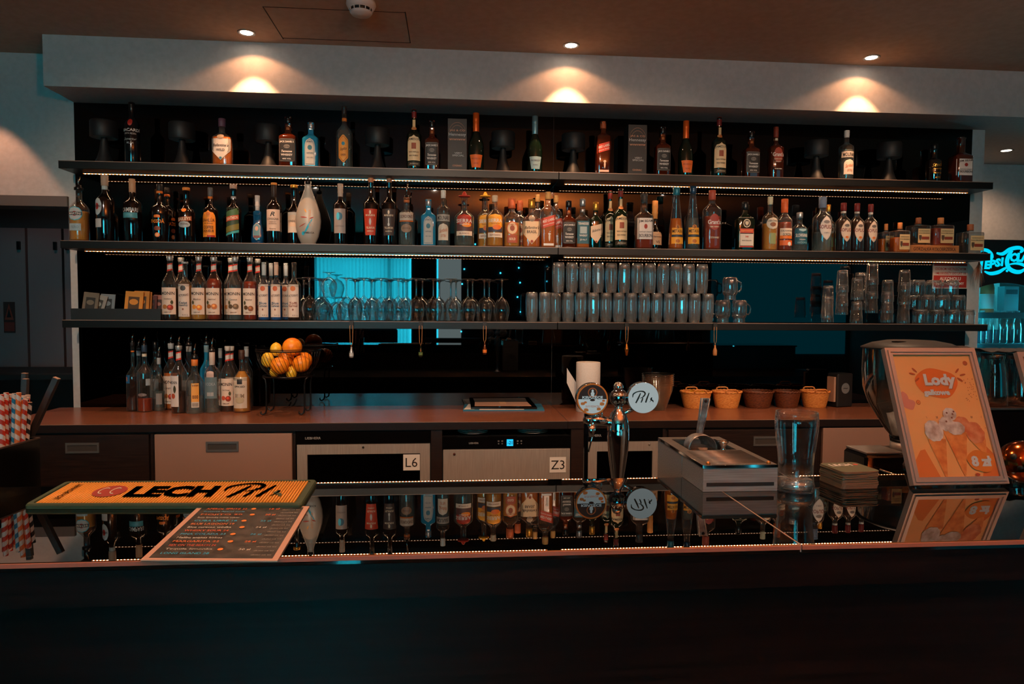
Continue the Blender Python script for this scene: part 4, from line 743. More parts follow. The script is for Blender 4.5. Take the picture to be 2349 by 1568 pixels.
# two flasks raised on a small wooden plinth, and the tequila with the hat
zb = onY(2140, 563, 3.55).z
pa, pb = onY(2083, 570, 3.55), onY(2196, 570, 3.55)
t = thing('wooden_plinth', 'small wooden plinth with engraved lettering raising two flasks', 'plinth', (pa.x, 3.535, SZ[1]+.0004))
hpl = .042
MB().box(0, pb.x-pa.x, 0, .14, 0, hpl, noise_mat('plinth_wood', (150, 88, 44), (180, 112, 60), (3, 30, 30), 5), bev=.002).obj('block', t)
b = MB(); b.text('GORZAŁKA KOŁOBRZESKA', K((70, 34, 16)), lambda x, y: (x, -.0006, y), (pb.x-pa.x)/2, hpl*.5, .018, (pb.x-pa.x)*.86, .02); b.obj('lettering', t)
for x, s, lab in ((2105, 'flaskc', 'corked square flask on the wooden plinth, half clear with tan label'), (2156, 'flaskr', 'corked square flask with dark red liquid on the wooden plinth')):
    bottle(lab, x, 500, 45 if s == 'flaskc' else 49, s, SZ[1]+.0004+hpl, Y=3.60)
def hat(parent, z, r, m):
    return MB().lathe([(r*.3, z-.004), (r*.95, z-.001), (r, z+.004), (r*.8, z+.003), (r*.42, z+.004), (r*.36, z+r*.5), (r*.14, z+r*.85), (1e-5, z+r*.88)], m, 24).obj('hat_cap', parent)
t = bottle('silver tequila bottle wearing a red sombrero cap', 1065, 452, 44, 'sierra', SZ[1]); H = onY(1065, 452, 3.55).z-SZ[1]; hat(t, H+.002, .031, K((196, 54, 36)))
for o in list(COL.objects):
    if o.get('label', '').startswith('golden tequila bottle behind another'): hat(o, onY(1113, 452, YB).z-SZ[1]+.002, .029, K((230, 160, 44)))
# frosted teardrop bottle
Y = 3.55; zt = onY(707, 417, Y).z-SZ[1]; R = 29/ppm(onY(707, 490, Y)); P = onY(707, 490, Y)
t = thing('liquor_bottle', 'frosted flat teardrop bottle with pourer and coloured brush strokes', 'bottle', (P.x, Y, SZ[1]+.0004))
pr = [(.48, 0), (.56, .01), (.80, .12), (.96, .26), (1, .38), (.93, .50), (.72, .64), (.46, .78), (.28, .88), (.24, .93), (.25, 1)]
MB().lathe([(r*R, q*zt) for r, q in pr], G_FROST, 40, 2, .5).obj('bottle_body', t)
MB().lathe([(r*R*.9, max(.004, q*zt)) for r, q in pr[:5]]+[(.86*R, .50*zt)], liquid('frosted_liquid', (150, 130, 118), .45), 32, 2, .5).obj('liquid', t)
def fx(x, y):
    rr = rad(pr, min(1, max(0, y/zt)))*R; tt = min(.97, abs(x)/rr); return (x, -rr*.5*math.sqrt(1-tt*tt)-.0012, y)
b = MB()
for (x0, y0, x1, y1, ww, c) in ((-.5, .43, 0, .42, .018, (180, 50, 30)), (-.62, .27, -.1, .33, .014, (150, 50, 34)), (-.3, .14, .4, .4, .03, (20, 160, 190)), (-.34, .14, -.28, .2, .05, (20, 160, 190)), (-.2, .56, -.05, .5, .02, (220, 150, 60)), (.2, .4, .5, .43, .02, (150, 50, 34))):
    dx, dy = (x1-x0)*R, (y1-y0)*zt; L = math.hypot(dx, dy); nx, ny = -dy/L*ww*zt/2, dx/L*ww*zt/2
    v = []
    for i in range(7):
        q = i/6; a = x0*R+dx*q; c_ = y0*zt+dy*q; e = .3+sin(pi*q)*.7
        v += [fx(a+nx*e, c_+ny*e), fx(a-nx*e, c_-ny*e)]
    b.add(v, [(2*i, 2*i+1, 2*i+3, 2*i+2) for i in range(6)], K(c))
b.text('SAMBUCA', INK, fx, .12*R, .18*zt, .03*zt, R*.8, .02)
v, f, tw, th = textmesh('BOTTEGA', .01); k = .036*zt/th
b.add([fx(.22*R-q*k, .42*zt+p_*k*1.2) for p_, q in v], f, K((200, 140, 90)))
b.obj('label', t)
c = MB().lathe([(.2*R, zt-.012), (.24*R, zt+.002), (.006, zt+.008)], BLACK, 16).obj('pourer_collar', t)
MB().tube([(0, 0, zt+.006), (0, 0, zt+.03), (.004, 0, onY(707, 397, Y).z-SZ[1])], [.0042, .0038, .0028], CHROME, 8).obj('pourer_spout', c)
# gift boxes
for i, (x0, x1, y0, y1) in enumerate(((1027, 1071, 272, 386), (1441, 1484, 286, 395))):
    Y = 3.535; a = onY(x0, 330, Y); c = onY(x1, 330, Y); h = onY((x0+x1)/2, y0, Y).z-SZ[0]; w_ = c.x-a.x
    t = thing('gift_box', ['tall black cognac gift box between a square whiskey and an orange-foil sparkling wine', 'tall black cognac gift box between the slanted-red-label whisky and a square whiskey'][i], 'box', ((a.x+c.x)/2, Y, SZ[0]+.0004), 0, 'black cognac gift boxes')
    MB().box(-w_/2, w_/2, 0, .095, 0, h, mat('black_card', (30, 28, 28), .5), bev=.001).obj('carton', t)
    b = MB(); q = lambda x, y: (x, -.0005, y); GR = K((190, 130, 100)); LG = K((170, 170, 170))
    for r0, a0, a1 in ((.48*w_, -30, 200), (.38*w_, 20, 160)):
        pts = [(r0*1.0*cos(radians(k)), h*.66+r0*1.5*sin(radians(k))) for k in range(a0, a1, 10)]
        pts = [(max(-w_*.49, min(w_*.49, p_[0])), p_[1]) for p_ in pts]
        v = []; 
        for p_ in pts: v += [q(p_[0], p_[1]-.0006), q(p_[0], p_[1]+.0006)]
        b.add(v, [(2*j, 2*j+1, 2*j+3, 2*j+2) for j in range(len(pts)-1)], GR)
    b.text('Hennessy', LG, q, 0, h*.69, .02, w_*.9, .015); b.text('JAS & CO', GR, q, 0, h*.77, .012, w_*.8, .01); b.text('wvwvwvw', GR, q, 0, h*.60, .009, w_*.85, .02)
    b.text('VERY', LG, q, w_*.05, h*.34, .009, w_*.4, .01); b.text('SPECIAL', LG, q, w_*.05, h*.295, .009, w_*.62, .01); b.text('COGNAC', GR, q, 0, h*.10, .009, w_*.5, .02); b.obj('lettering', t)
# mushroom lamps
LL = ['beside the black rum bottle at the doorway end', 'between the rum and the purple-capped bottle', 'overlapping a square whiskey next to the blue bottle', 'between the tall clear bottle and a cream-labelled bottle', 'between the orange-foil and blue-foil sparkling wines', 'between the blue-foil wine and the slanted-red-label whisky', 'beside the clear anise bottle, whisky side', 'between the clear anise bottle and the gold-script bottle']
lamp0 = None
for i, (x, y0, y1) in enumerate(((239, 278, 321), (418, 287, 330), (616, 291, 332), (866, 293, 333), (1154, 301, 341), (1315, 308, 348), (1873, 328, 367), (2040, 335, 371))):
    Y = 3.60; P = onY(x, 340, Y); r = 28.5/ppm(P); ht = onY(x, y0, Y).z-SZ[0]
    lab = 'black mushroom table lamp '+LL[i]
    if lamp0 is None:
        t = thing('table_lamp', lab, 'lamp', (P.x, Y, SZ[0]+.0004), 0, 'black mushroom lamps on the topmost shelf')
        hz = ht-.085
        MB().lathe([(.048, 0), (.048, .004), (.034, .03), (.022, .07), (.014, hz), (.014, hz+.01)], BLACKM, 28).obj('stem', t)
        MB().lathe([(r*.96, hz+.001), (r, hz+.004), (r, ht-.006), (r*.93, ht), (1e-5, ht)], BLACKM, 36, cap=False).obj('lamp_shade', t)
        MB().lathe([(.0145, hz+.004), (r*.97, hz+.0035)], mat('lamp_diffuser', (200, 196, 190), .5), 36, cap=False).obj('diffuser', t)
        lamp0 = t
    else: dup(lamp0, (P.x, Y, SZ[0]+.0004), lab)
# ================================================================ third shelf: syrups
row(SZ[2], [
 ('syrup bottle with strawberry label, first beside the sachet tray', 391, 588, 35, 'mon_s', dict(base=740)),
 ('syrup bottle behind the narrow tall-label bottle, striped neck showing', 416, 591, 32, 'mon_x', dict(base=740, Y=YB)),
 ('narrow syrup bottle with tall label and no cap, second in the row', 425, 601, 30, 'vic_k', dict(base=740)),
 ('syrup bottle with melon label', 457, 589, 33, 'mon_m', dict(base=740)),
 ('syrup bottle with ginger biscuit label and amber syrup', 491, 590, 34, 'mon_g', dict(base=740)),
 ('clear syrup bottle with coconut label', 540, 590, 34, 'mon_c', dict(base=740)),
 ('syrup bottle hidden behind the coconut one, cap edge showing', 530, 592, 30, 'mon_x', dict(base=740, Y=YB)),
 ('syrup bottle with hazelnut label and red-brown syrup', 574, 591, 31, 'mon_h', dict(base=740)),
 ('syrup bottle with white cap behind the hazelnut one', 592, 594, 30, 'mon_x', dict(base=740, Y=YB)),
 ('bright blue syrup bottle next to the hazelnut syrup', 606, 602, 27, 'vic_b', dict(base=740)),
 ('blue syrup bottle behind, between the two labelled blue ones', 622, 604, 24, 'vic_b', dict(base=740, Y=YB)),
 ('bright blue syrup bottle with cork-coloured cap', 634, 602, 26, 'vic_b', dict(base=740, over={'cap': ((K((206, 170, 150)), .78, 1., 1.12),)})),
 ('blue syrup bottle at the back beside the toffee syrup', 656, 604, 26, 'vic_b', dict(base=740, Y=YB)),
 ('dark toffee syrup bottle with narrow cream label', 675, 602, 29, 'vic_t', dict(base=740, over={'cap': ()})),
])
for o in COL.objects:
    if 'syrup' in o.get('label', ''): o.name = 'syrup_bottle'
# tray with sachets
a = onY(157, 722, 3.51); c = onY(372, 722, 3.51); 
t = thing('sachet_tray', 'low black tray of sachets at the doorway end of the lowest shelf', 'tray', (a.x+.01, 3.512, SZ[2]+.0004)); w_ = c.x-a.x-.018
b = MB(); b.box(0, w_, 0, .004, 0, .055, BLACKM); b.box(0, w_, .146, .15, 0, .055, BLACKM); b.box(0, .004, .004, .146, 0, .055, BLACKM); b.box(w_-.004, w_, .004, .146, 0, .055, BLACKM); b.box(.004, w_-.004, .004, .146, 0, .004, BLACKM); b.obj('tray_body', t)
packs = [(202, 672, 34, (110, 96, 80), 'grey-gold sachet leaning in the tray, doorway side', .2), (214, 676, 34, (150, 140, 130), 'pale sachet leaning in front of the grey-gold one', .5), (243, 676, 32, (120, 126, 130), 'silver-grey sachet with dark window', .1),
         (303, 670, 40, (206, 130, 40), 'yellow tea sachet with dark picture, front of the yellow ones', .12), (322, 669, 34, (196, 120, 36), 'yellow tea sachet in the middle of the yellow ones', .05), (334, 671, 24, (180, 104, 30), 'yellow tea sachet at the back of the yellow ones', 0.), (345, 679, 26, (90, 36, 30), 'dark red tea sachet beside the yellow ones', .0), (361, 678, 24, (170, 100, 84), 'pink tea sachet next to the syrup bottles', .08)]
for i, (x, y, wp, c, lab, ti) in enumerate(packs):
    Y = 3.54+.012*i if i < 3 else 3.53+.012*(i-3); P = onY(x, 700, Y); h = onY(x, y, Y).z-SZ[2]-.007; ww = wp/ppm(P)
    s = thing('tea_sachet', lab, 'sachet', (P.x, Y, SZ[2]+.006), 0, 'sachets in the black tray'); s.rotation_euler = (radians(-6), ti*.5, 0); s.location.z += .006
    b = MB().box(-ww/2, ww/2, 0, .005, 0, h, K(c), bev=.001); b.box(-ww*.3, ww*.3, -.0006, 0, h*.2, h*.8, K(tuple(int(v*.35) for v in c))); b.poly([(.25*ww*cos(k*pi/5), h*.6+.25*ww*sin(k*pi/5)*.7) for k in range(10)], K(c), lambda x_, y_: (x_, -.0012, y_)); b.obj('sachet_body', s)
# ---------------------------------------------------------------- counter bottles
def cbase(y): return onZ(600, y, CT).y
row(CT, [
 ('dark rum bottle with pourer and small blue label, outermost on the worktop', 305, 764, 28, 'p_rum', dict(Y=3.56, base=938)),
 ('slim pourer bottle behind the outermost rum', 319, 778, 26, 'p_back', dict(Y=3.655, base=930)),
 ('clear bottle with pourer and a little red-brown liquid', 332, 769, 33, 'p_clr', dict(Y=3.54, base=940)),
 ('clear bottle with black cap at the back of the pourer group', 357, 784, 26, 'c_back', dict(Y=3.655, base=928, over={'cap': ((BLACK, .86, 1., 1.2),)})),
 ('slim clear bottle with pourer and grey back label', 365, 794, 25, 'p_clr2', dict(Y=3.565, base=938)),
 ('amber syrup bottle with pourer behind the pear syrup', 393, 767, 33, 'p_mona', dict(Y=3.625, base=935)),
 ('syrup bottle with pourer and offset white pear label', 411, 772, 35, 'p_monw', dict(Y=3.49, base=944)),
 ('clear bottle with tall pourer behind the orange-label bottle', 434, 766, 34, 'p_back', dict(Y=3.62, base=932)),
 ('wide clear bottle with orange back label and barcode', 447, 788, 39, 'p_org', dict(Y=3.48, base=943)),
 ('blue bottle with pourer at the back of the group', 474, 764, 30, 'p_backb', dict(Y=3.645, base=930)),
 ('clear vodka bottle with teal-grey label and barcode', 487, 775, 33, 'p_teal', dict(Y=3.50, base=943)),
 ('clear capped bottle behind the red orange syrup', 506, 799, 22, 'c_back', dict(Y=3.65, base=930)),
 ('syrup bottle with red orange label', 523, 794, 31, 'mon_r', dict(Y=3.54, base=940)),
 ('capped syrup bottle hidden behind the red orange one', 532, 794, 28, 'mon_r', dict(Y=3.645, base=932)),
 ('golden spiced rum bottle with white label and black diamond', 555, 803, 38, 'rum_l', dict(Y=3.51, base=941)),
 ('clear bottle with pale cap behind the golden spiced rum', 566, 795, 26, 'c_back', dict(Y=3.63, base=932)),
])
# ================================================================ glassware
ORDN = 'first second third fourth fifth sixth seventh eighth ninth tenth eleventh twelfth thirteenth fourteenth fifteenth sixteenth'.split()
def ribbed(prof, m, ribs=0, amp=.02, seg=36, c=(0, 0, 0), cap=False):
    v = []; f = []
    for r, z in prof:
        for k in range(seg):
            a = 2*pi*k/seg; q = 1+(amp*cos(ribs*a) if ribs else 0); v.append((c[0]+r*q*cos(a), c[1]+r*q*sin(a), c[2]+z))
    for j in range(len(prof)-1):
        for k in range(seg): f.append((j*seg+k, j*seg+(k+1) % seg, (j+1)*seg+(k+1) % seg, (j+1)*seg+k))
    if cap: f.append(tuple((len(prof)-1)*seg+k for k in range(seg)))
    return MB().add(v, f, m, True)
G_WINE = glass('wine_glass', (.86, .9, .9), 1.7, .07, .03)
# --- wine glasses, upside down
H = .2185
def wine_proto(loc, lab, grp, k=1.):
    t = thing('wine_glass', lab, 'wine glass', loc, 0, grp)
    MB().lathe([(.029*k, 0), (.034*k, .02*k), (.0395*k, .052*k), (.0395*k, .068*k), (.034*k, .092*k), (.022*k, .112*k), (.009*k, .122*k), (.0045, .13*k)], G_WINE, 32, cap=False).obj('bowl', t)
    hh = H if k == 1 else .1205
    MB().lathe([(.0045, .13*k), (.0036, .15*k if k == 1 else .105), (.0036, hh-.018), (.0065, hh-.008), (.012, hh-.0045)], glass('stem_glass', (.8, .85, .86), 1.1, .16, .02), 14, cap=False).obj('stem', t)
    MB().lathe([(.012, hh-.0045), (.033, hh-.001), (.0345, hh), (.0335, hh+.0008), (1e-5, hh+.0012)], G_WINE, 32, cap=False).obj('foot', t)
    return t
front = [710, 795, 835, 875, 914, 955, 994, 1034, 1073, 1111, 1151]; back = [697, 733, 815, 854, 893, 931, 969, 1007, 1046, 1084, 1122]
z = SZ[2]+.0004; wg = None
for nm, xs, Y in (('front row', front, 3.545), ('back row', back, 3.64)):
    for i, x in enumerate(xs):
        p = onY(x, 700, Y); lab = 'upside-down wine glass, %s of the %s counted from the syrup bottles' % (ORDN[i], nm)
        if wg is None: wg = wine_proto((p.x, Y, z), lab, 'upside-down wine glasses')
        else: dup(wg, (p.x, Y, z), lab, rz=i*.3)
# snifters
def snifter(loc, lab):
    t = thing('brandy_glass', lab, 'brandy glass', loc, 0, 'upside-down brandy glasses')
    MB().lathe([(.027, 0), (.034, .02), (.0405, .048), (.038, .068), (.026, .088), (.01, .097), (.005, .1)], G_WINE, 32, cap=False).obj('bowl', t)
    MB().lathe([(.005, .1), (.0045, .112), (.012, .1185)], G_WINE, 14, cap=False).obj('stem', t)
    MB().lathe([(.012, .1185), (.032, .122), (.0325, .1232), (1e-5, .124)], G_WINE, 32, cap=False).obj('foot', t); return t
sn = None
for x, Y, dz, lab in ((745, 3.55, 0, 'short brandy glass upside down under the stacked one, syrup side'), (777, 3.62, 0, 'short brandy glass upside down under the stacked one, back'), (755, 3.58, .1246, 'short brandy glass stacked on top of the others among the wine glasses')):
    p = onY(x, 700, Y)
    if sn is None: sn = snifter((p.x, Y, z+dz), lab)
    else: dup(sn, (p.x, Y, z+dz), lab)
# --- barrel tumblers, two tiers
TH = .1545
def tumbler(loc, lab):
    t = thing('tall_tumbler', lab, 'tumbler', loc, 0, 'upside-down tall tumblers in two tiers')
    ribbed([(.0255, 0), (.030, .03), (.0312, .075), (.0312, .11), (.030, .138), (.028, TH-.004), (.025, TH)], G_TUMB, 12, .018, 48, cap=True).obj('glass_wall', t)
    MB().lathe([(.024, TH-.022), (.0265, TH-.016), (.0265, TH-.008), (.022, TH-.003), (1e-5, TH-.0025)], glass('thick_base_glass', (.85, .85, .85), .8, .22, .08, .25, (230, 220, 210)), 24, cap=True).obj('thick_base', t); return t
tb_ = None
low = [1220, 1250, 1274, 1303, 1332, 1361, 1390, 1419, 1448, 1477, 1506, 1535, 1564, 1593, 1623]; up = [1281, 1312, 1342, 1372, 1402, 1432, 1462, 1491, 1521, 1551, 1580, 1610]
for nm, xs, dz in (('lower tier', low, 0), ('upper tier', up, TH+.0004)):
    for i, x in enumerate(xs):
        Y = 3.55 if (i % 2 or dz) else 3.556; Y = 3.625 if (i == 2 and not dz) else Y; p = onY(x, 710 if not dz else 640, Y)
        lab = 'upside-down ribbed tall tumbler, %s of the %s counted from the wine glasses' % (ORDN[i], nm)
        if tb_ is None: tb_ = tumbler((p.x, Y, z+dz), lab)
        else: dup(tb_, (p.x, Y, z+dz), lab, rz=i*.21)
# --- jar mugs
def mug(loc, lab, rz):
    t = thing('jar_mug', lab, 'jar mug', loc, rz, 'clear jar mugs')
    G = glass('jar_glass', (.78, .8, .8), 1.2, .14, .08, .05, (200, 200, 200))
    b = ribbed([(.030, 0), (.031, .004), (.029, .007), (.031, .011), (.029, .015), (.030, .02), (.029, .024), (.036, .032), (.0385, .042), (.0385, .105), (.035, .117), (.03, .121)], G, 5, .012, 40, cap=True)
    b.obj('jar', t)
    h = MB().tube([(.037, 0, .048), (.052, 0, .044), (.062, 0, .056), (.064, 0, .076), (.058, 0, .094), (.046, 0, .1), (.037, 0, .098)], .0045, glass('mug_handle_glass', (.8, .8, .8), .8, .25, .05), 10).obj('handle', t); return t
m0 = None
for x, dz, rz, lab, Y in ((1658, 0, 2.3, 'clear jar mug upside down in the lower pair, next to the tumblers', 3.565), (1696, 0, .1, 'clear jar mug upside down in the lower pair, handle pointing away from the tumblers', 3.55), (1675, .1216, .1, 'clear jar mug balanced on top of two others', 3.56)):
    p = onY(x, 700 if not dz else 655, Y)
    if m0 is None: m0 = mug((p.x, Y, z+dz), lab, rz)
    else: dup(m0, (p.x, Y, z+dz), lab, rz=rz)
# --- nested tapered glasses
def tap_glass(loc, lab, h=.118, name='nesting_glass', grp='nested tapered glasses'):
    t = thing(name, lab, 'glass', loc, 0, grp)
    ribbed([(.031, 0), (.0312, .008), (.0295, .04), (.0285, .041), (.026, h-.012), (.0245, h-.002), (.022, h)], G_NEST, 10, .015, 40, cap=True).obj('glass_wall', t)
    MB().lathe([(.0215, h-.016), (.0225, h-.012), (.021, h-.005), (1e-5, h-.004)], glass('thick_base_glass', (.85, .85, .85), .8, .22, .08, .25, (230, 220, 210)), 20, cap=True).obj('thick_base', t); return t
tg = None
stacks = [(1898, 3.55, (679,), 'first stack from the jar mugs, front'), (1899, 3.64, (655, 690), 'first stack from the jar mugs, back'), (1931, 3.56, (620, 652, 672), 'second stack from the jar mugs'),
          (1965, 3.55, (637, 694), 'third stack from the jar mugs, front'), (1972, 3.64, (625, 662), 'third stack from the jar mugs, back'), (1999, 3.565, (603, 635, 668), 'tallest stack'),
          (2035, 3.55, (642, 668, 690), 'stack just past the tallest one'), (2073, 3.555, (619, 648, 692), 'last stack before the short tumblers')]
for x, Y, tops, lab in stacks:
    n = len(tops); 
    for i, ty in enumerate(tops):
        p = onY(x, 700, Y); hz = max(.118, onY(x, ty, Y).z-z); dz = hz-.118
        l2 = 'tapered drinking glass, %s, %s' % (lab, ('standing alone' if n == 1 else ['topmost of it', 'one below the topmost' if n == 3 else 'lower one', 'lowest one'][i]))
        loc = (p.x, Y, z+dz)
        if tg is None: tg = tap_glass(loc, l2)
        else: dup(tg, loc, l2, rz=i*.3)
# --- short cut tumblers
def cut(loc, lab):
    t = thing('short_tumbler', lab, 'tumbler', loc, 0, 'short cut tumblers')
    ribbed([(.0375, 0), (.0378, .002), (.037, .05), (.0355, .076), (.033, .079)], G_NEST, 16, .012, 48, cap=True).obj('glass_wall', t)
    b = MB()
    for k in range(16):
        a0 = 2*pi*k/16; a1 = a0+2*pi/32; a2 = a0+2*pi/16; r = .0382
        for zz in (.056, .066): b.tube([(r*cos(a0), r*sin(a0), zz-.008), (r*.995*cos(a1), r*.995*sin(a1), zz+.004), (r*cos(a2), r*sin(a2), zz-.008)], .0007, glass('cut_line_glass', (.9, .9, .9), .6, .4, .1), 4, cap=False)
    b.obj('cut_pattern', t)
    MB().lathe([(.031, .066), (.034, .07), (.033, .076), (1e-5, .077)], glass('thick_base_glass', (.85, .85, .85), .8, .22, .08, .25, (230, 220, 210)), 20, cap=True).obj('thick_base', t); return t
ct = None
for nm, ys, xs in (('bottom', 0, (2111, 2147, 2183, 2218)), ('middle', 1, (2097, 2126, 2160, 2196)), ('top', 2, (2105, 2143, 2181))):
    for i, x in enumerate(xs):
        Y = 3.545+(.075 if (nm == 'middle' and i == 0) else 0); p = onY(x, 720-36*ys, Y); lab = 'short cut-glass tumbler, %s tier, %s from the nested glasses' % (nm, ORDN[i])
        loc = (p.x, Y, z+ys*.0796)
        if ct is None: ct = cut(loc, lab)
        else: dup(ct, loc, lab, rz=i*.2)

# ================================================================ worktop things
# fruit stand
Yb = 3.44; pc = onY(662, 802, Yb); k = 1/ppm(pc); zr = onY(662, 803, Yb).z; zbm = onY(662, 867, Yb).z
t = thing('fruit_basket', 'black wire basket on a four-legged stand, full of oranges', 'fruit basket', (pc.x, Yb, CT+.0004))
R1 = 71*k; wire = mat('black_wire', (16, 14, 14), .3, .3); b = MB()
def ring(bb, r, zz, th=.002, n=48, m=wire): bb.tube([(r*cos(2*pi*i/n), r*sin(2*pi*i/n), zz) for i in range(n)], th, m, 6, True)
z1 = zr-CT; z0 = zbm-CT
ring(b, R1, z1, .0035); ring(b, R1, z1+.008, .002); ring(b, R1*.34, z0, .002)
for i in range(44):
    a = 2*pi*i/44; b.tube([(R1*c_*cos(a+tw), R1*c_*sin(a+tw), z0+(z1-z0)*q) for c_, q, tw in ((.34, 0, .5), (.62, .12, .36), (.83, .38, .2), (.94, .66, .1), (1, 1, 0))], .0011, wire, 5)
b.obj('wire_bowl', t)
b = MB(); zs = onY(662, 861, Yb).z-CT; ring(b, 56*k, zs, .0035); b.obj('stand_ring', t)
for sx, sy in ((-1, -1), (1, -1), (-1, 1), (1, 1)):
    x_, y_ = sx*42*k, sy*.07
    MB().tube([(x_*1.2, y_*1.0, zs), (x_*1.05, y_, zs-.012), (x_, y_, zs-.04), (x_, y_, .03), (x_*1.0-.004, y_, .012), (x_-.016, y_, .0045), (x_-.026, y_, .01), (x_-.026, y_, .02)], .004, wire, 8).obj('leg', t)
ORM = noise_mat('orange_peel', (232, 120, 20), (246, 146, 34), nscale=60, rough=.38, bump=.35); LEM = noise_mat('lemon_peel', (236, 178, 40), (240, 190, 60), nscale=60, rough=.38, bump=.3)
def fruit(dx, dy, dz, r, m, lab, nm='orange'):
    o = thing(nm, lab, 'fruit', (pc.x+dx, Yb+dy, CT+dz), random.random()*3, 'fruit in the wire basket')
    MB().ball((0, 0, 0), r, m, 32, 20, .97 if nm == 'orange' else 1.2).obj('peel', o); MB().lathe([(.003, r*.955), (.002, r*.985), (1e-5, r*.99)], K((90, 80, 30)), 8).obj('stem_button', o) if nm == 'orange' else MB().lathe([(.005, r*1.15), (.003, r*1.26), (1e-5, r*1.28)], m, 10).obj('tip', o)
fruit(.018, .0, z1+.016, .047, ORM, 'big orange on top of the basket')
fruit(-.025, -.075, z0+.068, .043, ORM, 'orange at the front centre of the basket, behind the wires')
fruit(.072, -.05, z0+.075, .042, ORM, 'orange at the front of the basket, drawer-handle-free side by the panel reflection')
fruit(-.096, -.016, z0+.092, .031, LEM, 'lemon at the pourer-bottle side of the basket', 'lemon')
fruit(-.060, .0, z1+.004, .028, LEM, 'lemon peeping over the rim beside the big orange', 'lemon')
fruit(-.03, .07, z0+.085, .042, ORM, 'orange at the back of the basket, pourer-bottle side')
fruit(.06, .06, z0+.085, .042, ORM, 'orange at the back of the basket, far from the pourer bottles')
fruit(-.058, -.050, z0+.034, .021, LEM, 'small lemon low at the front of the basket', 'lemon')
fruit(.02, -.03, z0+.030, .027, LEM, 'small lemon lying at the bottom of the basket', 'lemon')
for o in COL.objects:
    if 'drawer-handle-free' in o.get('label', ''): o['label'] = 'orange at the front of the basket, on the side away from the bottles'
# menus on the worktop
def slab(name, lab, cat, pts, z, h, m, parts=()):
    c = sum((Vector(p) for p in pts), Vector())/4; t = thing(name, lab, cat, (c.x, c.y, z))
    P = [Vector(p)-c for p in pts]; v = [(p.x, p.y, 0) for p in P]+[(p.x, p.y, h) for p in P]
    MB().add(v, [(3, 2, 1, 0), (4, 5, 6, 7), (0, 1, 5, 4), (1, 2, 6, 5), (2, 3, 7, 6), (3, 0, 4, 7)], m).obj('sheet' if name != 'tablet' else 'body', t)
    def fn(u, v_, dz=0):
        a = P[0]*(1-u)+P[1]*u; d = P[3]*(1-u)+P[2]*u; q = a*(1-v_)+d*v_; return (q.x, q.y, h+dz)
    return t, fn
q = [onZ(x, y, CT) for x, y in ((1062, 943), (1249, 942), (1236, 918), (1068, 918))]
t, fn = slab('menu_folder', 'bright blue printed folder lying under the framed price sheet', 'folder', [(p.x, p.y, 0) for p in q], CT+.0004, .006, K((30, 104, 136)))
b = MB(); b.poly([(.01, .05), (.14, .05), (.06, .6)], WHT, lambda u, v_: fn(u, v_, .0006)); b.poly([(.2, .0), (.75, .0), (.75, .1), (.2, .1)], WHT, lambda u, v_: fn(u, v_, .0006)); b.obj('print', t)
q = [onZ(x, y, CT+.0068) for x, y in ((1080, 938), (1232, 938), (1216, 918), (1078, 918))]
t, fn = slab('framed_sheet', 'black-framed price sheet lying on the blue folder', 'frame', [(p.x, p.y, 0) for p in q], CT+.0068, .010, BLACKG)
b = MB(); b.poly([(.06, .12), (.93, .12), (.9, .85), (.08, .85)], K((196, 150, 126)), lambda u, v_: fn(u, v_, .0005)); b.poly([(.46, .3), (.56, .3), (.56, .6), (.46, .6)], K((220, 170, 130)), lambda u, v_: fn(u, v_, .001)); b.obj('price_sheet', t)
# paper towel roll
Y = 3.46; p = onY(1349, 885, Y); r = 27.5/ppm(p); h = onY(1349, 830, Y).z-CT
t = thing('paper_towel', 'upright roll of white paper towel behind the beer taps', 'paper towel', (p.x, Y, CT+.0004))
MB().lathe([(r*.98, 0), (r, .002), (r, h-.002), (r*.97, h), (.022, h), (.021, h-.004), (.021, h-.05)], noise_mat('tissue_paper', (198, 188, 182), (206, 198, 192), nscale=200, rough=.9, bump=.3), 48, cap=False).obj('roll', t)
MB().lathe([(.0205, .002), (.0208, h-.003), (.019, h-.003)], K((120, 96, 76)), 24, cap=False).obj('cardboard_core', t)
v = []; f = []
for i in range(9):
    a = 2.6+i*.03; R_ = r+.0008+i*.006; v += [(R_*cos(a), R_*sin(a), h*.55+.01*i), (R_*cos(a), R_*sin(a), h*.12+.014*i)]
for i in range(8): f.append((2*i, 2*i+1, 2*i+3, 2*i+2))
MB().add(v, f, _M['tissue_paper'], True).obj('loose_flap', t)
# clear plastic cups stack
Y = 3.50; p = onY(1509, 890, Y); r = 36/ppm(p); h = onY(1509, 856, Y).z-CT; G = glass('cup_plastic', (.93, .93, .9), 1.8, .05, .08, .012, (180, 170, 150))
c0 = None
for i in range(6):
    lab = 'clear plastic cup nested in the stack behind the tap medallion, %s from the top' % ORDN[5-i]; lz = CT+.0004+i*.011
    if c0 is None:
        c0 = thing('plastic_cup', lab, 'plastic cup', (p.x, Y, lz), 0, 'nested clear plastic cups'); hh = h-.056
        MB().lathe([(r*.5, 0), (r*.52, .002), (r*.9, hh*.72), (r*.97, hh-.006), (r*1.0, hh-.005), (r*1.0, hh)], G, 36, cap=False).obj('cup_wall', c0); MB().lathe([(1e-5, .001), (r*.5, .001)], G, 24, cap=False).obj('base', c0)
    else: dup(c0, (p.x, Y, lz), lab)
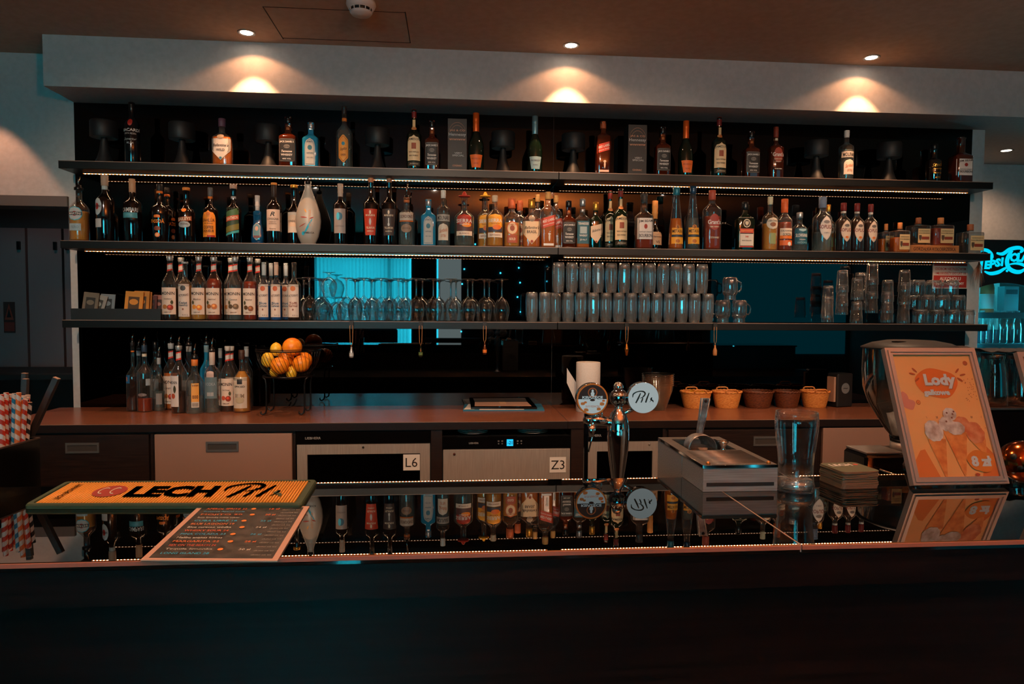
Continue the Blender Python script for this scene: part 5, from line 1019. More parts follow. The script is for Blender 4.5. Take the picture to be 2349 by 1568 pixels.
# wicker baskets
def wicker(name, c1, c2): 
    m = noise_mat(name, c1, c2, (1, 1, 3), 90, 3, rough=.5, bump=.6); return m
WL = wicker('light_wicker', (196, 112, 48), (226, 150, 76)); WD = wicker('dark_wicker', (74, 34, 18), (110, 56, 28))
bx = [(1596, 885, 72, WL, 'light oval wicker basket with little handles and yellow packets', True), (1667, 887, 68, WL, 'empty light oval wicker basket with little handles', True), (1738, 886, 72, WD, 'dark round wicker basket beside the light ones', False), (1805, 887, 62, WD, 'dark round wicker basket between a dark and a light basket', False), (1869, 885, 66, WL, 'light wicker basket with handles next to the napkin dispenser', True)]
for x, y0, w_, m, lab, hd in bx:
    Y = 3.56; p = onY(x, 910, Y); r = w_/2/ppm(p); h = .086
    t = thing('wicker_basket', lab, 'basket', (p.x, Y, CT+.0004), 0, 'small wicker baskets'); ay = .86
    def br(q, a, zz=0): return (r*(.72+.25*q**.8)*cos(a), r*ay*(.72+.25*q**.8)*sin(a), q*h+zz)
    b = MB(); v = []; f = []; SG = 96; NR = 22
    for j in range(NR+1):
        for k_ in range(SG):
            a = 2*pi*k_/SG; q = j/NR; rr = 1+.018*sin(k_*pi/2+(j % 2)*pi); x_, y_, z_ = br(q, a); v.append((x_*rr, y_*rr, z_))
    for j in range(NR):
        for k_ in range(SG): f.append((j*SG+k_, j*SG+(k_+1) % SG, (j+1)*SG+(k_+1) % SG, (j+1)*SG+k_))
    b.add(v, f, m, True); b.add([(r*.70*cos(2*pi*i/24), r*ay*.70*sin(2*pi*i/24), .003) for i in range(24)], [tuple(range(24))], m)
    b.obj('woven_wall', t)
    b = MB()
    for ph in (0, pi): b.tube([(br(1, 2*pi*i/96)[0]*(1+.02*cos(i*.8+ph)), br(1, 2*pi*i/96)[1]*(1+.02*cos(i*.8+ph)), h+.003*sin(i*.8+ph)) for i in range(96)], .0035, m, 6, True)
    b.obj('braided_rim', t)
    if hd:
        for s_ in (-1, 1): MB().tube([(-.032, s_*r*ay*.93, h), (-.030, s_*r*ay*.96, h+.012), (-.02, s_*r*ay*.97, h+.016), (.02, s_*r*ay*.97, h+.016), (.030, s_*r*ay*.96, h+.012), (.032, s_*r*ay*.93, h)], .0038, m, 8).obj('handle', t)
    if 'packets' in lab:
        for i, (dx, dy, a) in enumerate(((-.035, .01, .5), (.03, -.015, -.4), (0, .03, .1))):
            s_ = thing('sugar_packet', ['yellow packet in the basket, cup-stack side', 'yellow packet in the basket, front', 'yellow packet in the basket, at the back'][i], 'packet', (p.x+dx, Y+dy, CT+.06), a, 'yellow packets in the wicker basket'); s_.rotation_euler = (.5, a, a)
            MB().box(-.02, .02, -.003, .003, -.02, .035, K((214, 150, 40)), bev=.001).obj('packet_body', s_); MB().box(-.021, .021, -.0035, .0035, .0352, .038, K((190, 120, 30))).obj('crimped_edge', s_)
# napkin dispenser
Y = 3.58; p = onY(1930, 885, Y); w_ = 46/ppm(p); h = onY(1926, 855, Y).z-CT
t = thing('napkin_dispenser', 'black napkin dispenser with round silver emblem at the end of the worktop', 'napkin dispenser', (p.x, Y-.04, CT+.0004), .28)
MB().box(-w_/2, w_/2, 0, .075, 0, h, BLACKM, bev=.006).obj('housing', t)
b = MB(); q = lambda x, y: (x, -.0008, y); rr = .029; pts = [(rr*cos(a*pi/16), h*.56+rr*sin(a*pi/16)) for a in range(32)]; b.poly(pts, K((110, 112, 114)), q)
b.text('~', K((50, 52, 54)), lambda x, y: (x, -.0014, y), 0, h*.56, .007, .04, .02); b.obj('emblem', t)
MB().box(-w_/2-.014, -w_/2-.001, .012, .06, .03, h*.9, K((180, 140, 116))).obj('napkins', t)
# miniature bottles hanging from the lowest shelf
for i, (x, yb, c, mm, lab) in enumerate(((806, 820, K((190, 190, 190)), SILV, 'silver'), (965, 818, K((90, 110, 60)), G_GREEN, 'green'), (1112, 812, ORG, G_AMB, 'orange-brown'), (1438, 815, CREAM, mat('golden_brass', (190, 120, 50), .25, .9), 'brass shaker-shaped'), (1641, 815, K((170, 110, 60)), mat('tan_ceramic', (170, 110, 60), .35), 'tan'))):
    Y = SF-.012; p = onY(x, 760, Y); zb_ = onY(x, yb, Y).z; L = SZ[2]-.038-zb_
    t = thing('keyring_bottle', lab+' miniature bottle opener hanging on a cord from the lowest shelf', 'keyring', (p.x, Y, zb_), 0, 'miniature bottles hanging from the lowest shelf')
    if i == 3: MB().lathe([(.007, 0), (.011, .03), (.012, .034), (.009, .04), (.006, .052), (.004, .06), (1e-5, .062)], mm, 16).obj('mini_bottle', t)
    else: MB().lathe([(.0095, 0), (.0105, .003), (.0105, .028), (.005, .042), (.0042, .054), (1e-5, .055)], mm, 16).obj('mini_bottle', t); MB().lathe([(.0108, .008), (.0108, .024)], c, 16, cap=False).obj('label', t)
    hh = .062 if i == 3 else .055
    MB().tube([(0, 0, hh), (-.006, 0, hh+.02), (-.0075, 0, L+.012), (0, .006, L+.0375), (.0075, 0, L+.012), (.006, 0, hh+.02)], .0012, K((196, 130, 80)), 5, True).obj('cord', t)
    b = MB().box(-.01, .01, .0005, .0105, L, L+.037, BLACKM); b.obj('clip', t)

# ================================================================ things on the front bar
# bar mat
Zm = BT+.0004; pts = [onZ(x, y, BT+.008) for x, y in ((55, 1156), (692, 1155), (727, 1099), (150, 1103))]
c = sum(pts, Vector())/4; t = thing('bar_mat', 'long yellow ribbed rubber bar mat with green beer lettering', 'bar mat', (c.x, c.y, Zm)); P = [p-c for p in pts]
def mf(u, v_, zz): a = P[0]*(1-u)+P[1]*u; d = P[3]*(1-u)+P[2]*u; q = a*(1-v_)+d*v_; return (q.x, q.y, zz)
GRN = mat('green_rubber', (46, 62, 36), .6); YEL = mat('yellow_rubber', (226, 150, 52), .55)
def rr(e, ru=.012, rv=.05):
    o = []
    for cu, cv, a0 in ((e+ru, e*2.6+rv, 180), (1-e-ru, e*2.6+rv, 270), (1-e-ru, 1-e*2.6-rv, 0), (e+ru, 1-e*2.6-rv, 90)):
        for k_ in range(6): a = radians(a0+18*k_); o.append((cu+ru*cos(a), cv+rv*sin(a)))
    return o
b = MB(); A = rr(0); Bq = rr(.004); v = [mf(u, w_, 0) for u, w_ in A]+[mf(u, w_, .005) for u, w_ in A]+[mf(u, w_, .0075) for u, w_ in Bq]+[mf(u, w_, .0075) for u, w_ in rr(.02)]+[mf(u, w_, .0055) for u, w_ in rr(.022)]; n = len(A); f = [tuple(range(n-1, -1, -1)), tuple(range(4*n, 5*n))]
for j in range(4):
    for i in range(n): f.append((j*n+i, j*n+(i+1) % n, (j+1)*n+(i+1) % n, (j+1)*n+i))
b.add(v, f, GRN); b.obj('mat_body', t)
b = MB()
for i in range(86):
    u = .03+.94*(i+.5)/86; b.tube([mf(u, .07, .0062), mf(u, .93, .0062)], .0019, YEL, 6)
b.obj('rib', t)
b = MB(); b.text('LECH', GRN, lambda x, y: mf(x, y, .0089), .48, .48, .46, .33, .05); 
for P_, W_ in PILS:
    v, f = brush(P_, W_); b.add([mf(.80+a*.17, .48+c2*.75, .0089) for a, c2 in v], f, GRN); b.text('LECH BROWARY', GRN, lambda x, y: mf(.085-y, .5+x*2.2, .0089), 0, 0, .022, .3, .02); b.obj('lettering', t)
b = MB(); b.poly([(.24+.06*cos(k_*pi/16), .5+.24*sin(k_*pi/16)) for k_ in range(32)], K((150, 36, 20)), lambda x, y: mf(x, y, .0087))
for s_ in (-1, 1): b.tube([mf(.24+s_*.022+.016*cos(a*.5), .5+.12*sin(a*.5), .0092) for a in range(2, 11)], .0009, CREAM, 5)
b.obj('emblem', t)
# drinks menu
pts = [onZ(x, y, BT+.002) for x, y in ((318, 1286), (636, 1285), (710, 1160), (456, 1160))]; pts[0].y = max(pts[0].y, BF-.004)
c = sum(pts, Vector())/4; t = thing('drinks_menu', 'laminated drinks menu with pale border and dark printed text', 'menu', (c.x, c.y, BT+.0004)); P = [p-c for p in pts]
MB().add([mf(u, v_, 0) for u, v_ in ((0, 0), (1, 0), (1, 1), (0, 1))]+[mf(u, v_, .0014) for u, v_ in ((0, 0), (1, 0), (1, 1), (0, 1))], [(3, 2, 1, 0), (4, 5, 6, 7), (0, 1, 5, 4), (1, 2, 6, 5), (2, 3, 7, 6), (3, 0, 4, 7)], mat('laminated_border', (206, 160, 140), .3)).obj('sheet', t)
P0 = P; dkp = noise_mat('dark_menu_print', (30, 28, 28), (78, 72, 68), nscale=70, detail=6, rough=.25)
MB().add([mf(u, v_, .0016) for u, v_ in ((.045, .03), (.955, .03), (.955, .97), (.045, .97))], [(0, 1, 2, 3)], dkp).obj('print', t)
b = MB(); rows = ['APEROL SPRITZ 22', 'Prosecco Aperol woda', 'MOJITO 20', 'Rum limonka mięta cukier', 'CUBA LIBRE 18', 'BLUE LAGOON 19', 'Blue curacao wódka', 'WHISKY SOUR 24', 'PINA COLADA 23', 'Malibu ananas kokos', 'MARGARITA 22', 'SEX ON THE BEACH 24', 'Tequila limonka', 'LONG ISLAND 28']
cols = [(226, 100, 40), (60, 150, 190), (226, 110, 50), (190, 180, 170), (40, 160, 200), (226, 120, 60), (190, 180, 170), (220, 90, 40), (60, 150, 190), (190, 180, 170), (226, 110, 50), (200, 80, 50), (190, 180, 170), (40, 160, 200)]
for i, (s_, cc) in enumerate(zip(rows, cols)):
    v, f, tw, th = textmesh(s_, .01); v_ = .93-.064*i; b.add([mf(.10+.36*(a/tw+.5), v_+bb_/th*.030, .002) for a, bb_ in v], f, K(cc))
    if i % 2 == 0:
        v, f, tw, th = textmesh('%d zł' % (18+i), .01); b.add([mf(.66+.09*(a/tw+.5), v_+bb_/th*.030, .002) for a, bb_ in v], f, K(cc))
        b.poly([(.54+.022*cos(q_)+(i % 4-1.5)*.014, v_+.02*sin(q_)) for q_ in [k_*pi/5 for k_ in range(10)]], K((226, 130, 50)), lambda x, y: mf(x, y, .002))
    v, f, tw, th = textmesh('lorem'.replace('lorem', 'alkohol sok lód'), 0); b.add([mf(.78+.15*(a/tw+.5), v_-.02+bb_/th*.02, .002) for a, bb_ in v], f, K((150, 140, 130)))
b.obj('printed_text', t)
# straw box on the staff side, just behind the bar's rear edge
Yc = 1.33; pe = onY(91, 1003, 1.365); ze = pe.z; wl = onZ(-60, 1045, ze); wl.y = max(wl.y, 1.246); UBZ = UB+.0004; dv = Vector((pe.x-wl.x, pe.y-wl.y, 0)); Lw = dv.length; angb = math.atan2(dv.y, dv.x)
t = thing('straw_caddy', 'tall black box holding striped paper straws behind the bar edge', 'caddy', (wl.x, wl.y, UBZ), angb)
h = ze-UBZ; fl_ = h-.145; dp = .10; b = MB()
for a_ in ((0, Lw, 0, .003), (0, Lw, dp-.003, dp), (0, .003, .003, dp-.003), (Lw-.003, Lw, .003, dp-.003)): b.box(*a_, 0, h, BLACKG)
b.box(.003, Lw-.003, .003, dp-.003, fl_-.004, fl_, BLACKG); b.obj('box_body', t)
b = MB()
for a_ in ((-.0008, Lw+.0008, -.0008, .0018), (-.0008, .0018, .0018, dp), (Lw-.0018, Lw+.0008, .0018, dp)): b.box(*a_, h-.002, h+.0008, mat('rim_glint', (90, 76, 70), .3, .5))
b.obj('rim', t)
def strawmat(name, c):
    m = mat(name, (214, 196, 184), .5); n, l = nodes(m); bs = n['Principled BSDF']; tc = n.new('ShaderNodeTexCoord'); sp = n.new('ShaderNodeSeparateXYZ'); at = n.new('ShaderNodeMath'); at.operation = 'ARCTAN2'
    l.new(tc.outputs['Object'], sp.inputs[0]); l.new(sp.outputs[1], at.inputs[0]); l.new(sp.outputs[0], at.inputs[1])
    m1 = n.new('ShaderNodeMath'); m1.operation = 'MULTIPLY'; m1.inputs[1].default_value = 1/(2*pi); l.new(at.outputs[0], m1.inputs[0])
    m2 = n.new('ShaderNodeMath'); m2.operation = 'MULTIPLY_ADD'; m2.inputs[1].default_value = 55; l.new(sp.outputs[2], m2.inputs[0]); l.new(m1.outputs[0], m2.inputs[2])
    fr = n.new('ShaderNodeMath'); fr.operation = 'FRACT'; l.new(m2.outputs[0], fr.inputs[0]); gt = n.new('ShaderNodeMath'); gt.operation = 'GREATER_THAN'; gt.inputs[1].default_value = .5; l.new(fr.outputs[0], gt.inputs[0])
    mx = n.new('ShaderNodeMix'); mx.data_type = 'RGBA'; mx.inputs[6].default_value = (*lin((216, 200, 190)), 1); mx.inputs[7].default_value = (*lin(c), 1); l.new(gt.outputs[0], mx.inputs[0]); l.new(mx.outputs[2], bs.inputs['Base Color']); return m
SM = [('red', strawmat('red_striped_paper', (190, 50, 26))), ('orange', strawmat('orange_striped_paper', (222, 104, 40))), ('blue', strawmat('blue_striped_paper', (30, 110, 140))), ('black', strawmat('black_striped_paper', (26, 24, 26)))]
sx = [(1, 914, 0), (7, 921, 0), (14, 900, 0), (14, 915, 0), (22, 903, 0), (27, 904, 1), (33, 902, 2), (43, 900, 1), (44, 907, 2), (55, 907, 2), (54, 917, 1), (64, 905, 0), (61, 911, 3), (68, 922, 3), (3, 904, 0), (38, 912, 0), (20, 916, 0), (58, 915, 0)]
cnt = {}
sbase = None
for i, (x, y, ci) in enumerate(sx):
    Y = 1.325+.009*((i*5) % 7); p = onY(x, y, Y); zb_ = UBZ+fl_+.001; nmc, m = SM[ci]; cnt[ci] = cnt.get(ci, 0)+1
    q = onY(x*.72+4, y+90, Y); ang = math.atan2(p.x-q.x, p.z-q.z)*.55; L = (p.z-zb_)/cos(ang)
    t2 = thing('paper_straw', '%s striped paper straw in the black box, %s of its colour' % (nmc, ORDN[cnt[ci]-1]), 'straw', (p.x-L*sin(ang), Y, zb_), 0, 'striped paper straws in the black box'); t2.rotation_euler = (0, ang, 0)
    MB().lathe([(.0042, 0), (.0042, L)], m, 14, cap=False).obj('straw_tube', t2); MB().lathe([(.0036, L-.02), (.0036, L), (.0042, L)], K((200, 170, 150)), 14, cap=False).obj('straw_lip', t2)
for i, (xt, yt, xb, yb, lab) in enumerate(((130, 867, 66, 1008, 'thick black square rod leaning out of the straw box'), (57, 856, 51, 1000, 'black square rod standing behind the straws'), (59, 869, 55, 1000, 'shorter black square rod standing behind the straws'))):
    Y = (1.40, 1.395, 1.385)[i]; p, q = onY(xt, yt, Y), onY(xb, yb, Y); d = (q-p).normalized(); zb_ = UBZ+fl_+.004; q = p+d*((p.z-zb_)/-d.z); L = (p-q).length; a = math.atan2(p.x-q.x, p.z-q.z)
    t2 = thing('square_rod', lab, 'rod', tuple(q), 0, 'black square rods in the straw box'); t2.rotation_euler = (0, a, 0); r = .0055 if i == 0 else .0045
    MB().box(-r, r, -r, r, 0, L, mat('grey_black_rod', (52, 52, 54), .4), bev=.0006).obj('shaft', t2); MB().box(-r*.95, r*.95, -r*.95, r*.95, L, L+.0008, K((150, 120, 104))).obj('end_face', t2)

# beer tap
Yt = 1.5; pc_ = onY(1418, 1000, Yt); t = thing('beer_tap', 'chrome teardrop beer tap column with two round medallions', 'beer tap', (pc_.x, Yt, UB)); kx = 1/ppm(pc_)
def tz(y, x=1418): return onY(x, y, Yt).z-UB
prof = [(.034, 0), (.034, .006), (.015, .012), (.0115, .04), (14*kx, tz(1097)), (19*kx, tz(1065)), (23.5*kx, tz(1030)), (25.5*kx, tz(1000)), (25*kx, tz(980)), (22*kx, tz(962)), (17*kx, tz(948)), (10*kx, tz(938)), (8*kx, tz(934)), (9*kx, tz(931))]
MB().lathe(prof, CHROME, 48).obj('column', t)
b = MB().ball((0, 0, tz(911)), 21*kx, mat('dark_chrome', (150, 150, 154), .04, 1.), 36, 24).obj('price_ball', t)
bb2 = MB()
def sph(x, y): r_ = 21.6*kx; return (x, -math.sqrt(max(1e-6, r_*r_-x*x-(y-tz(911))**2)), y)
bb2.text('0,5-11', CREAM, sph, 0, tz(903), 7*kx, 30*kx, 0, .2); bb2.text('0,3-10,', CREAM, sph, 0, tz(920), 7*kx, 28*kx, 0, .2); bb2.obj('handwritten_price', b)
MB().ball((2*kx, .012, tz(888)), 11.5*kx, CHROME, 24, 16).obj('top_knob', t)
LIT = emis('lit_medallion_face', (.36, .42, .42), .85)
def disc(T, r, h0, m, nm, par, seg=48): return MB().lathe([(r, 0), (r, h0)], m, seg, T=T).obj(nm, par)
for cx_, cy_, r_, nm in ((1359, 915, 36.5, 'wheat'), (1476, 912, 36, 'pils')):
    p = onY(cx_, cy_, Yt-.02); lx, lz = p.x-pc_.x, p.z-UB; r = r_*kx*.985
    T = Matrix.Translation((lx, -.02, lz)) @ Matrix.Rotation(pi/2, 4, 'X') @ Matrix.Rotation(0, 4, 'Z')
    T2 = Matrix.Translation((lx, 0, lz)) @ Matrix.Rotation(pi/2, 4, 'X')
    md = MB().lathe([(r*.9, -.004), (r, 0), (r, .018), (r*.97, .0195)], CHROME, 56, T=T2).obj('medallion', t); yy = -.0197
    fc = lambda x, y, o=0: (lx+x*r, yy-.0006-o*.0003, lz+y*r)
    b = MB(); circ = lambda q_: [(q_*cos(k_*pi/28), q_*sin(k_*pi/28)) for k_ in range(56)]
    half = lambda q_, s_: [(q_*cos(a_), q_*sin(a_)*1.0) for a_ in [k_*pi/28*s_ for k_ in range(29)]]
    if nm == 'wheat':
        b.poly(circ(.99), K((226, 128, 40)), fc); b.poly(half(.9, 1), K((30, 24, 26)), lambda x, y: fc(x, y, 1))
        b.add([fc(x, y, 1) for x, y in half(.9, -1)], [tuple(range(29))], LIT)
        b.poly([(.3*cos(k_*pi/12), .42+.3*sin(k_*pi/12)) for k_ in range(24)], K((200, 110, 50)), lambda x, y: fc(x, y, 2)); b.poly([(.24*cos(k_*pi/12), .42+.24*sin(k_*pi/12)) for k_ in range(24)], K((40, 30, 28)), lambda x, y: fc(x, y, 3))
        b.poly([(-.09, .2), (.09, .2), (.12, .38), (.06, .44), (.07, .56), (0, .62), (-.07, .56), (-.06, .44), (-.12, .38)], LIT, lambda x, y: fc(x, y, 4)); b.poly([(.16*cos(k_*pi/12), -.06+.07*sin(k_*pi/12)) for k_ in range(24)], K((60, 34, 26)), lambda x, y: fc(x, y, 3))
        b.text('KSIĄŻĘCE', LIT, lambda x, y: fc(x, y, 5), 0, .12, .26, 1.3, .04); b.text('ZŁOTE PSZENICZNE', K((226, 128, 60)), lambda x, y: fc(x, y, 5), 0, -.45, .12, .9, .01)
        for dx, dy, q_ in ((-.62, -.28, .14), (-.45, -.2, .1), (.6, -.3, .16), (.4, -.62, .14), (-.4, -.68, .16), (.7, -.1, .1)): b.poly([(dx+q_*cos(k_*pi/4)*(1+.3*sin(k_*3)), dy+q_*.7*sin(k_*pi/4)) for k_ in range(8)], K((226, 140, 70)), lambda x, y: fc(x, y, 2))
    else:
        b.poly(circ(.985), LIT, fc); 
        for P_, W_ in PILS: v, f = brush(P_, W_); b.add([fc(a+.04, c2, 2) for a, c2 in v], f, K((16, 40, 40)))
    b.obj('medallion_face', md)
    if nm == 'wheat':
        MB().tube([(lx*.9, .0, lz-r), (lx*.72, .0, tz(955))], .006, CHROME, 10).obj('tap_arm', t)
        a0 = onY(1350, 960, Yt); ax = a0.x-pc_.x
        b = MB().tube([(ax-.004, 0, tz(962)), (ax+.016, 0, tz(962)), (-.012, 0, tz(968))], [.008, .0125, .010], CHROME, 20); b.ball((ax+.0, 0, tz(962)), .013, CHROME, 20, 14); b.obj('valve_body', t)
        MB().tube([(ax+.03, -.004, tz(955)), (ax+.03, -.004, tz(940))], .002, CHROME, 8).obj('flow_lever', t)
        MB().tube([(ax+.008, 0, tz(972)), (ax+.004, -.002, tz(1000))], [.011, .007], CHROME, 16).obj('spout_neck', t)
        s0 = onY(1344, 1000, Yt); sx_ = s0.x-pc_.x
        MB().box(sx_-.0045, sx_+.0045, -.006, .004, .03, tz(948), BLACKG, bev=.001).obj('spout_tube', t)
        MB().tube([(sx_+.006, -.002, tz(1035)), (ax+.012, -.002, tz(985))], .0018, CHROME, 6).obj('stay_rod', t)
    else: MB().tube([(lx*.9, .0, lz-r*.6), (.0, .002, tz(955))], .005, CHROME, 10).obj('tap_arm', t)
# small beige drip spout seen beyond the ice box
# steel ice box
zt = 1.166; q = [onZ(x, y, zt) for x, y in ((1610, 1069), (1770, 1064), (1659, 1001), (1517, 1004))]
x0 = (q[0].x+q[3].x)/2; x1 = (q[1].x+q[2].x)/2; y0 = (q[0].y+q[1].y)/2; y1 = (q[2].y+q[3].y)/2
t = thing('ice_container', 'brushed steel ice box with ribbed lid resting on the rear bar edge', 'ice box', (x0, y0, BT+.0004)); w_, d_, hb = x1-x0, y1-y0, zt-BT-.0004
STB = noise_mat('dull_steel', (150, 140, 134), (180, 170, 164), (1, 40, 40), 10, rough=.34, metal=.45); STL = noise_mat('lid_steel', (112, 104, 98), (140, 130, 124), (1, 40, 40), 10, rough=.34, metal=.8)
b = MB()                                   # hollow body: front part sits on the bar, pan drops behind its rear edge
yb = BR-y0+.004
b.box(0, w_, 0, .004, 0, hb-.004, STB); b.box(0, .004, .004, yb, 0, hb-.004, STB); b.box(w_-.004, w_, .004, yb, 0, hb-.004, STB); b.box(.004, w_-.004, .004, yb, 0, .003, STB)
b.box(0, w_, yb, yb+.003, -.218, .003, STB); b.box(0, .004, yb+.003, d_, -.218, hb-.004, STB); b.box(w_-.004, w_, yb+.003, d_, -.218, hb-.004, STB); b.box(0, w_, d_, d_+.004, -.218, hb-.004, STB); b.box(.004, w_-.004, yb+.003, d_, -.218, -.214, STB)
b.box(.006, w_-.006, -.0005, 0, hb*.2, hb*.34, mat('dark_slot', (20, 18, 18), .6)); b.obj('pan', t)
lid = MB(); oy0, oy1, ox0, ox1 = d_*.50, d_*.92, w_*.16, w_*.86
for a in ((0, w_, 0, oy0), (0, w_, oy1, d_+.004), (0, ox0, oy0, oy1), (ox1, w_, oy0, oy1)): lid.box(a[0], a[1], a[2], a[3], hb-.0035, hb, STL)
for i in range(34): yy = .012+i*(oy0-.02)/34; lid.tube([(.012, yy, hb), (w_-.012, yy+.006, hb)], .0006, STL, 4)
for a in ((0, w_, -.0012, 0), ): lid.box(a[0], a[1], a[2], a[3], hb-.0045, hb+.0005, CHROME)  # chrome strips added along the lid edges to imitate their bright highlight
lid.box(-.0012, 0, 0, d_, hb-.0045, hb+.0005, CHROME)
L_ = lid.obj('lid', t)
for x_ in (.012, w_-.012): MB().ball((x_, .01, hb+.001), .004, mat('brass_screw', (190, 120, 60), .3, .8), 10, 6).obj('screw', L_)
MB().lathe([(.005, hb), (.0055, hb+.004), (.004, hb+.008), (.010, hb+.017), (.010, hb+.019), (1e-5, hb+.02)], CHROME, 20, c=(w_*.62, oy0-.012, 0)).obj('lid_knob', L_)
ice = MB(); random.seed(3)
for i in range(26): 
    c = (random.uniform(ox0+.01, ox1-.01), random.uniform(oy0+.01, oy1-.01), hb-.03+random.uniform(-.01, .004)); ice.box(-.011, .011, -.011, .011, -.011, .011, glass('ice', (.7, .75, .76), 1.2, .12, .1, .2, (150, 150, 150)), bev=.002, T=Matrix.Translation(c) @ Matrix.Rotation(random.random()*3, 4, 'Z') @ Matrix.Rotation(random.random(), 4, 'X'))
tag(ice.obj('ice_cubes', None, (x0, y0, BT+.0004)), 'ice cubes heaped inside the steel box', 'ice', None, 'stuff')
MB().box(w_*.35, w_*.65, oy1-.03, oy1, -.20, -.1, STB)
# scoop
Ys = y0+(oy0+oy1)/2; ps = onY(1601, 1022, Ys); r = 33/ppm(ps)
t = thing('ice_scoop', 'worn aluminium ice scoop standing in the steel box, handle up', 'ice scoop', (ps.x, Ys, ps.z-.002))
ALW = noise_mat('worn_aluminium', (130, 122, 118), (186, 178, 172), nscale=90, rough=.4, metal=.85, bump=.3)
v = []; f = []; NU, NV = 20, 12
for j in range(NV+1):
    for i in range(NU+1):
        a = pi*(.0+i/NU); b_ = pi*(-.12+.98*j/NV)*.62; v.append((r*cos(a)*cos(b_*.9-.3), -r*.55*sin(b_), r*sin(a)*.95*max(.02, cos(b_-.35))-.006))
for j in range(NV):
    for i in range(NU): f.append((j*(NU+1)+i, j*(NU+1)+i+1, (j+1)*(NU+1)+i+1, (j+1)*(NU+1)+i))
v = []; f = []
for s_, rr_ in ((0, r), (1, r*.94)):
    for j in range(13):
        for i in range(25):
            a = pi*i/24; y_ = -.028+.056*j/12; q_ = rr_*math.sqrt(max(.04, 1-((y_+.012)/.05)**2)) if y_ > -.012 else rr_
            v.append((q_*cos(a), y_, q_*sin(a)))
for j in range(12):
    for i in range(24): f.append((j*25+i, j*25+i+1, (j+1)*25+i+1, (j+1)*25+i)); k_ = 325; f.append((k_+j*25+i, k_+(j+1)*25+i, k_+(j+1)*25+i+1, k_+j*25+i+1))
for i in range(24): f.append((i, 325+i, 326+i, i+1)); f.append((12*25+i, 12*25+i+1, 325+12*25+i+1, 325+12*25+i))
f += [(j*25, (j+1)*25, 325+(j+1)*25, 325+j*25) for j in range(12)]+[(j*25+24, 325+j*25+24, 325+(j+1)*25+24, (j+1)*25+24) for j in range(12)]
MB().add(v, f, ALW, True).obj('scoop_bowl', t)
ht_ = onY(1618, 913, Ys).z-ps.z+.002; dx = onY(1618, 913, Ys).x-ps.x; hx0 = .002
b = MB(); 
def hb_(q_, s_, y_, z2=0): w3 = .005+.0035*q_; return (hx0+(dx-hx0)*q_+s_*w3, y_, r*.9+(ht_-r*.9)*q_+z2)
NQ = 8; v = []; 
for i in range(NQ+1):
    for s_, y_ in ((-1, -.004), (1, -.004), (1, .004), (-1, .004)): v.append(hb_(i/NQ, s_, y_))
f = [(3, 2, 1, 0), tuple(NQ*4+k_ for k_ in range(4))]
for i in range(NQ):
    for k_ in range(4): f.append((i*4+k_, i*4+(k_+1) % 4, (i+1)*4+(k_+1) % 4, (i+1)*4+k_))
b.add(v, f, ALW)
for s_ in (-1, 1): b.tube([hb_(0, s_*.9, -.0048), hb_(1, s_*.9, -.0048)], .0013, ALW, 6)
hd_ = b.obj('handle', t); hc = hb_(.93, 0, -.0046); MB().lathe([(.0032, -.0001), (.0032, .0006)], mat('hole_shadow', (40, 16, 10), .8), 14, T=Matrix.Translation(hc) @ Matrix.Rotation(pi/2, 4, 'X')).obj('hanging_hole', hd_)
# beer glass
pb_ = onZ(1822, 1127, BT); Yg = 1.135; pg = onY(1826, 1030, Yg); kg = 1/ppm(pg); zg = lambda y: onY(1826, y, Yg).z-BT
t = thing('beer_glass', 'tall empty curved beer glass standing on the bar by the coaster pile', 'beer glass', (pg.x, Yg, BT+.0004))
GB = glass('beer_glass_wall', (.95, .96, .96), 2.2, .045, .008)
Hg = zg(944)
pr = [(39, 0), (41, .03), (41.5, .07), (39.5, .13), (38, .22), (38.2, .36), (40, .48), (44, .64), (47, .80), (47.5, .88), (45.5, 1)]
MB().lathe([(a*kg, q_*Hg) for a, q_ in pr]+[((a-1.6)*kg, max(.10, q_)*Hg) for a, q_ in pr[::-1][:7]]+[(1e-5, .11*Hg)], GB, 56, cap=True).obj('glass_wall', t)
MB().lathe([(36*kg, .003), (39*kg, .012), (36*kg, .02), (10*kg, .017), (1e-5, .02)], glass('thick_base_glass', (.85, .85, .85), .8, .22, .08, .25, (230, 220, 210)), 40).obj('thick_base', t)
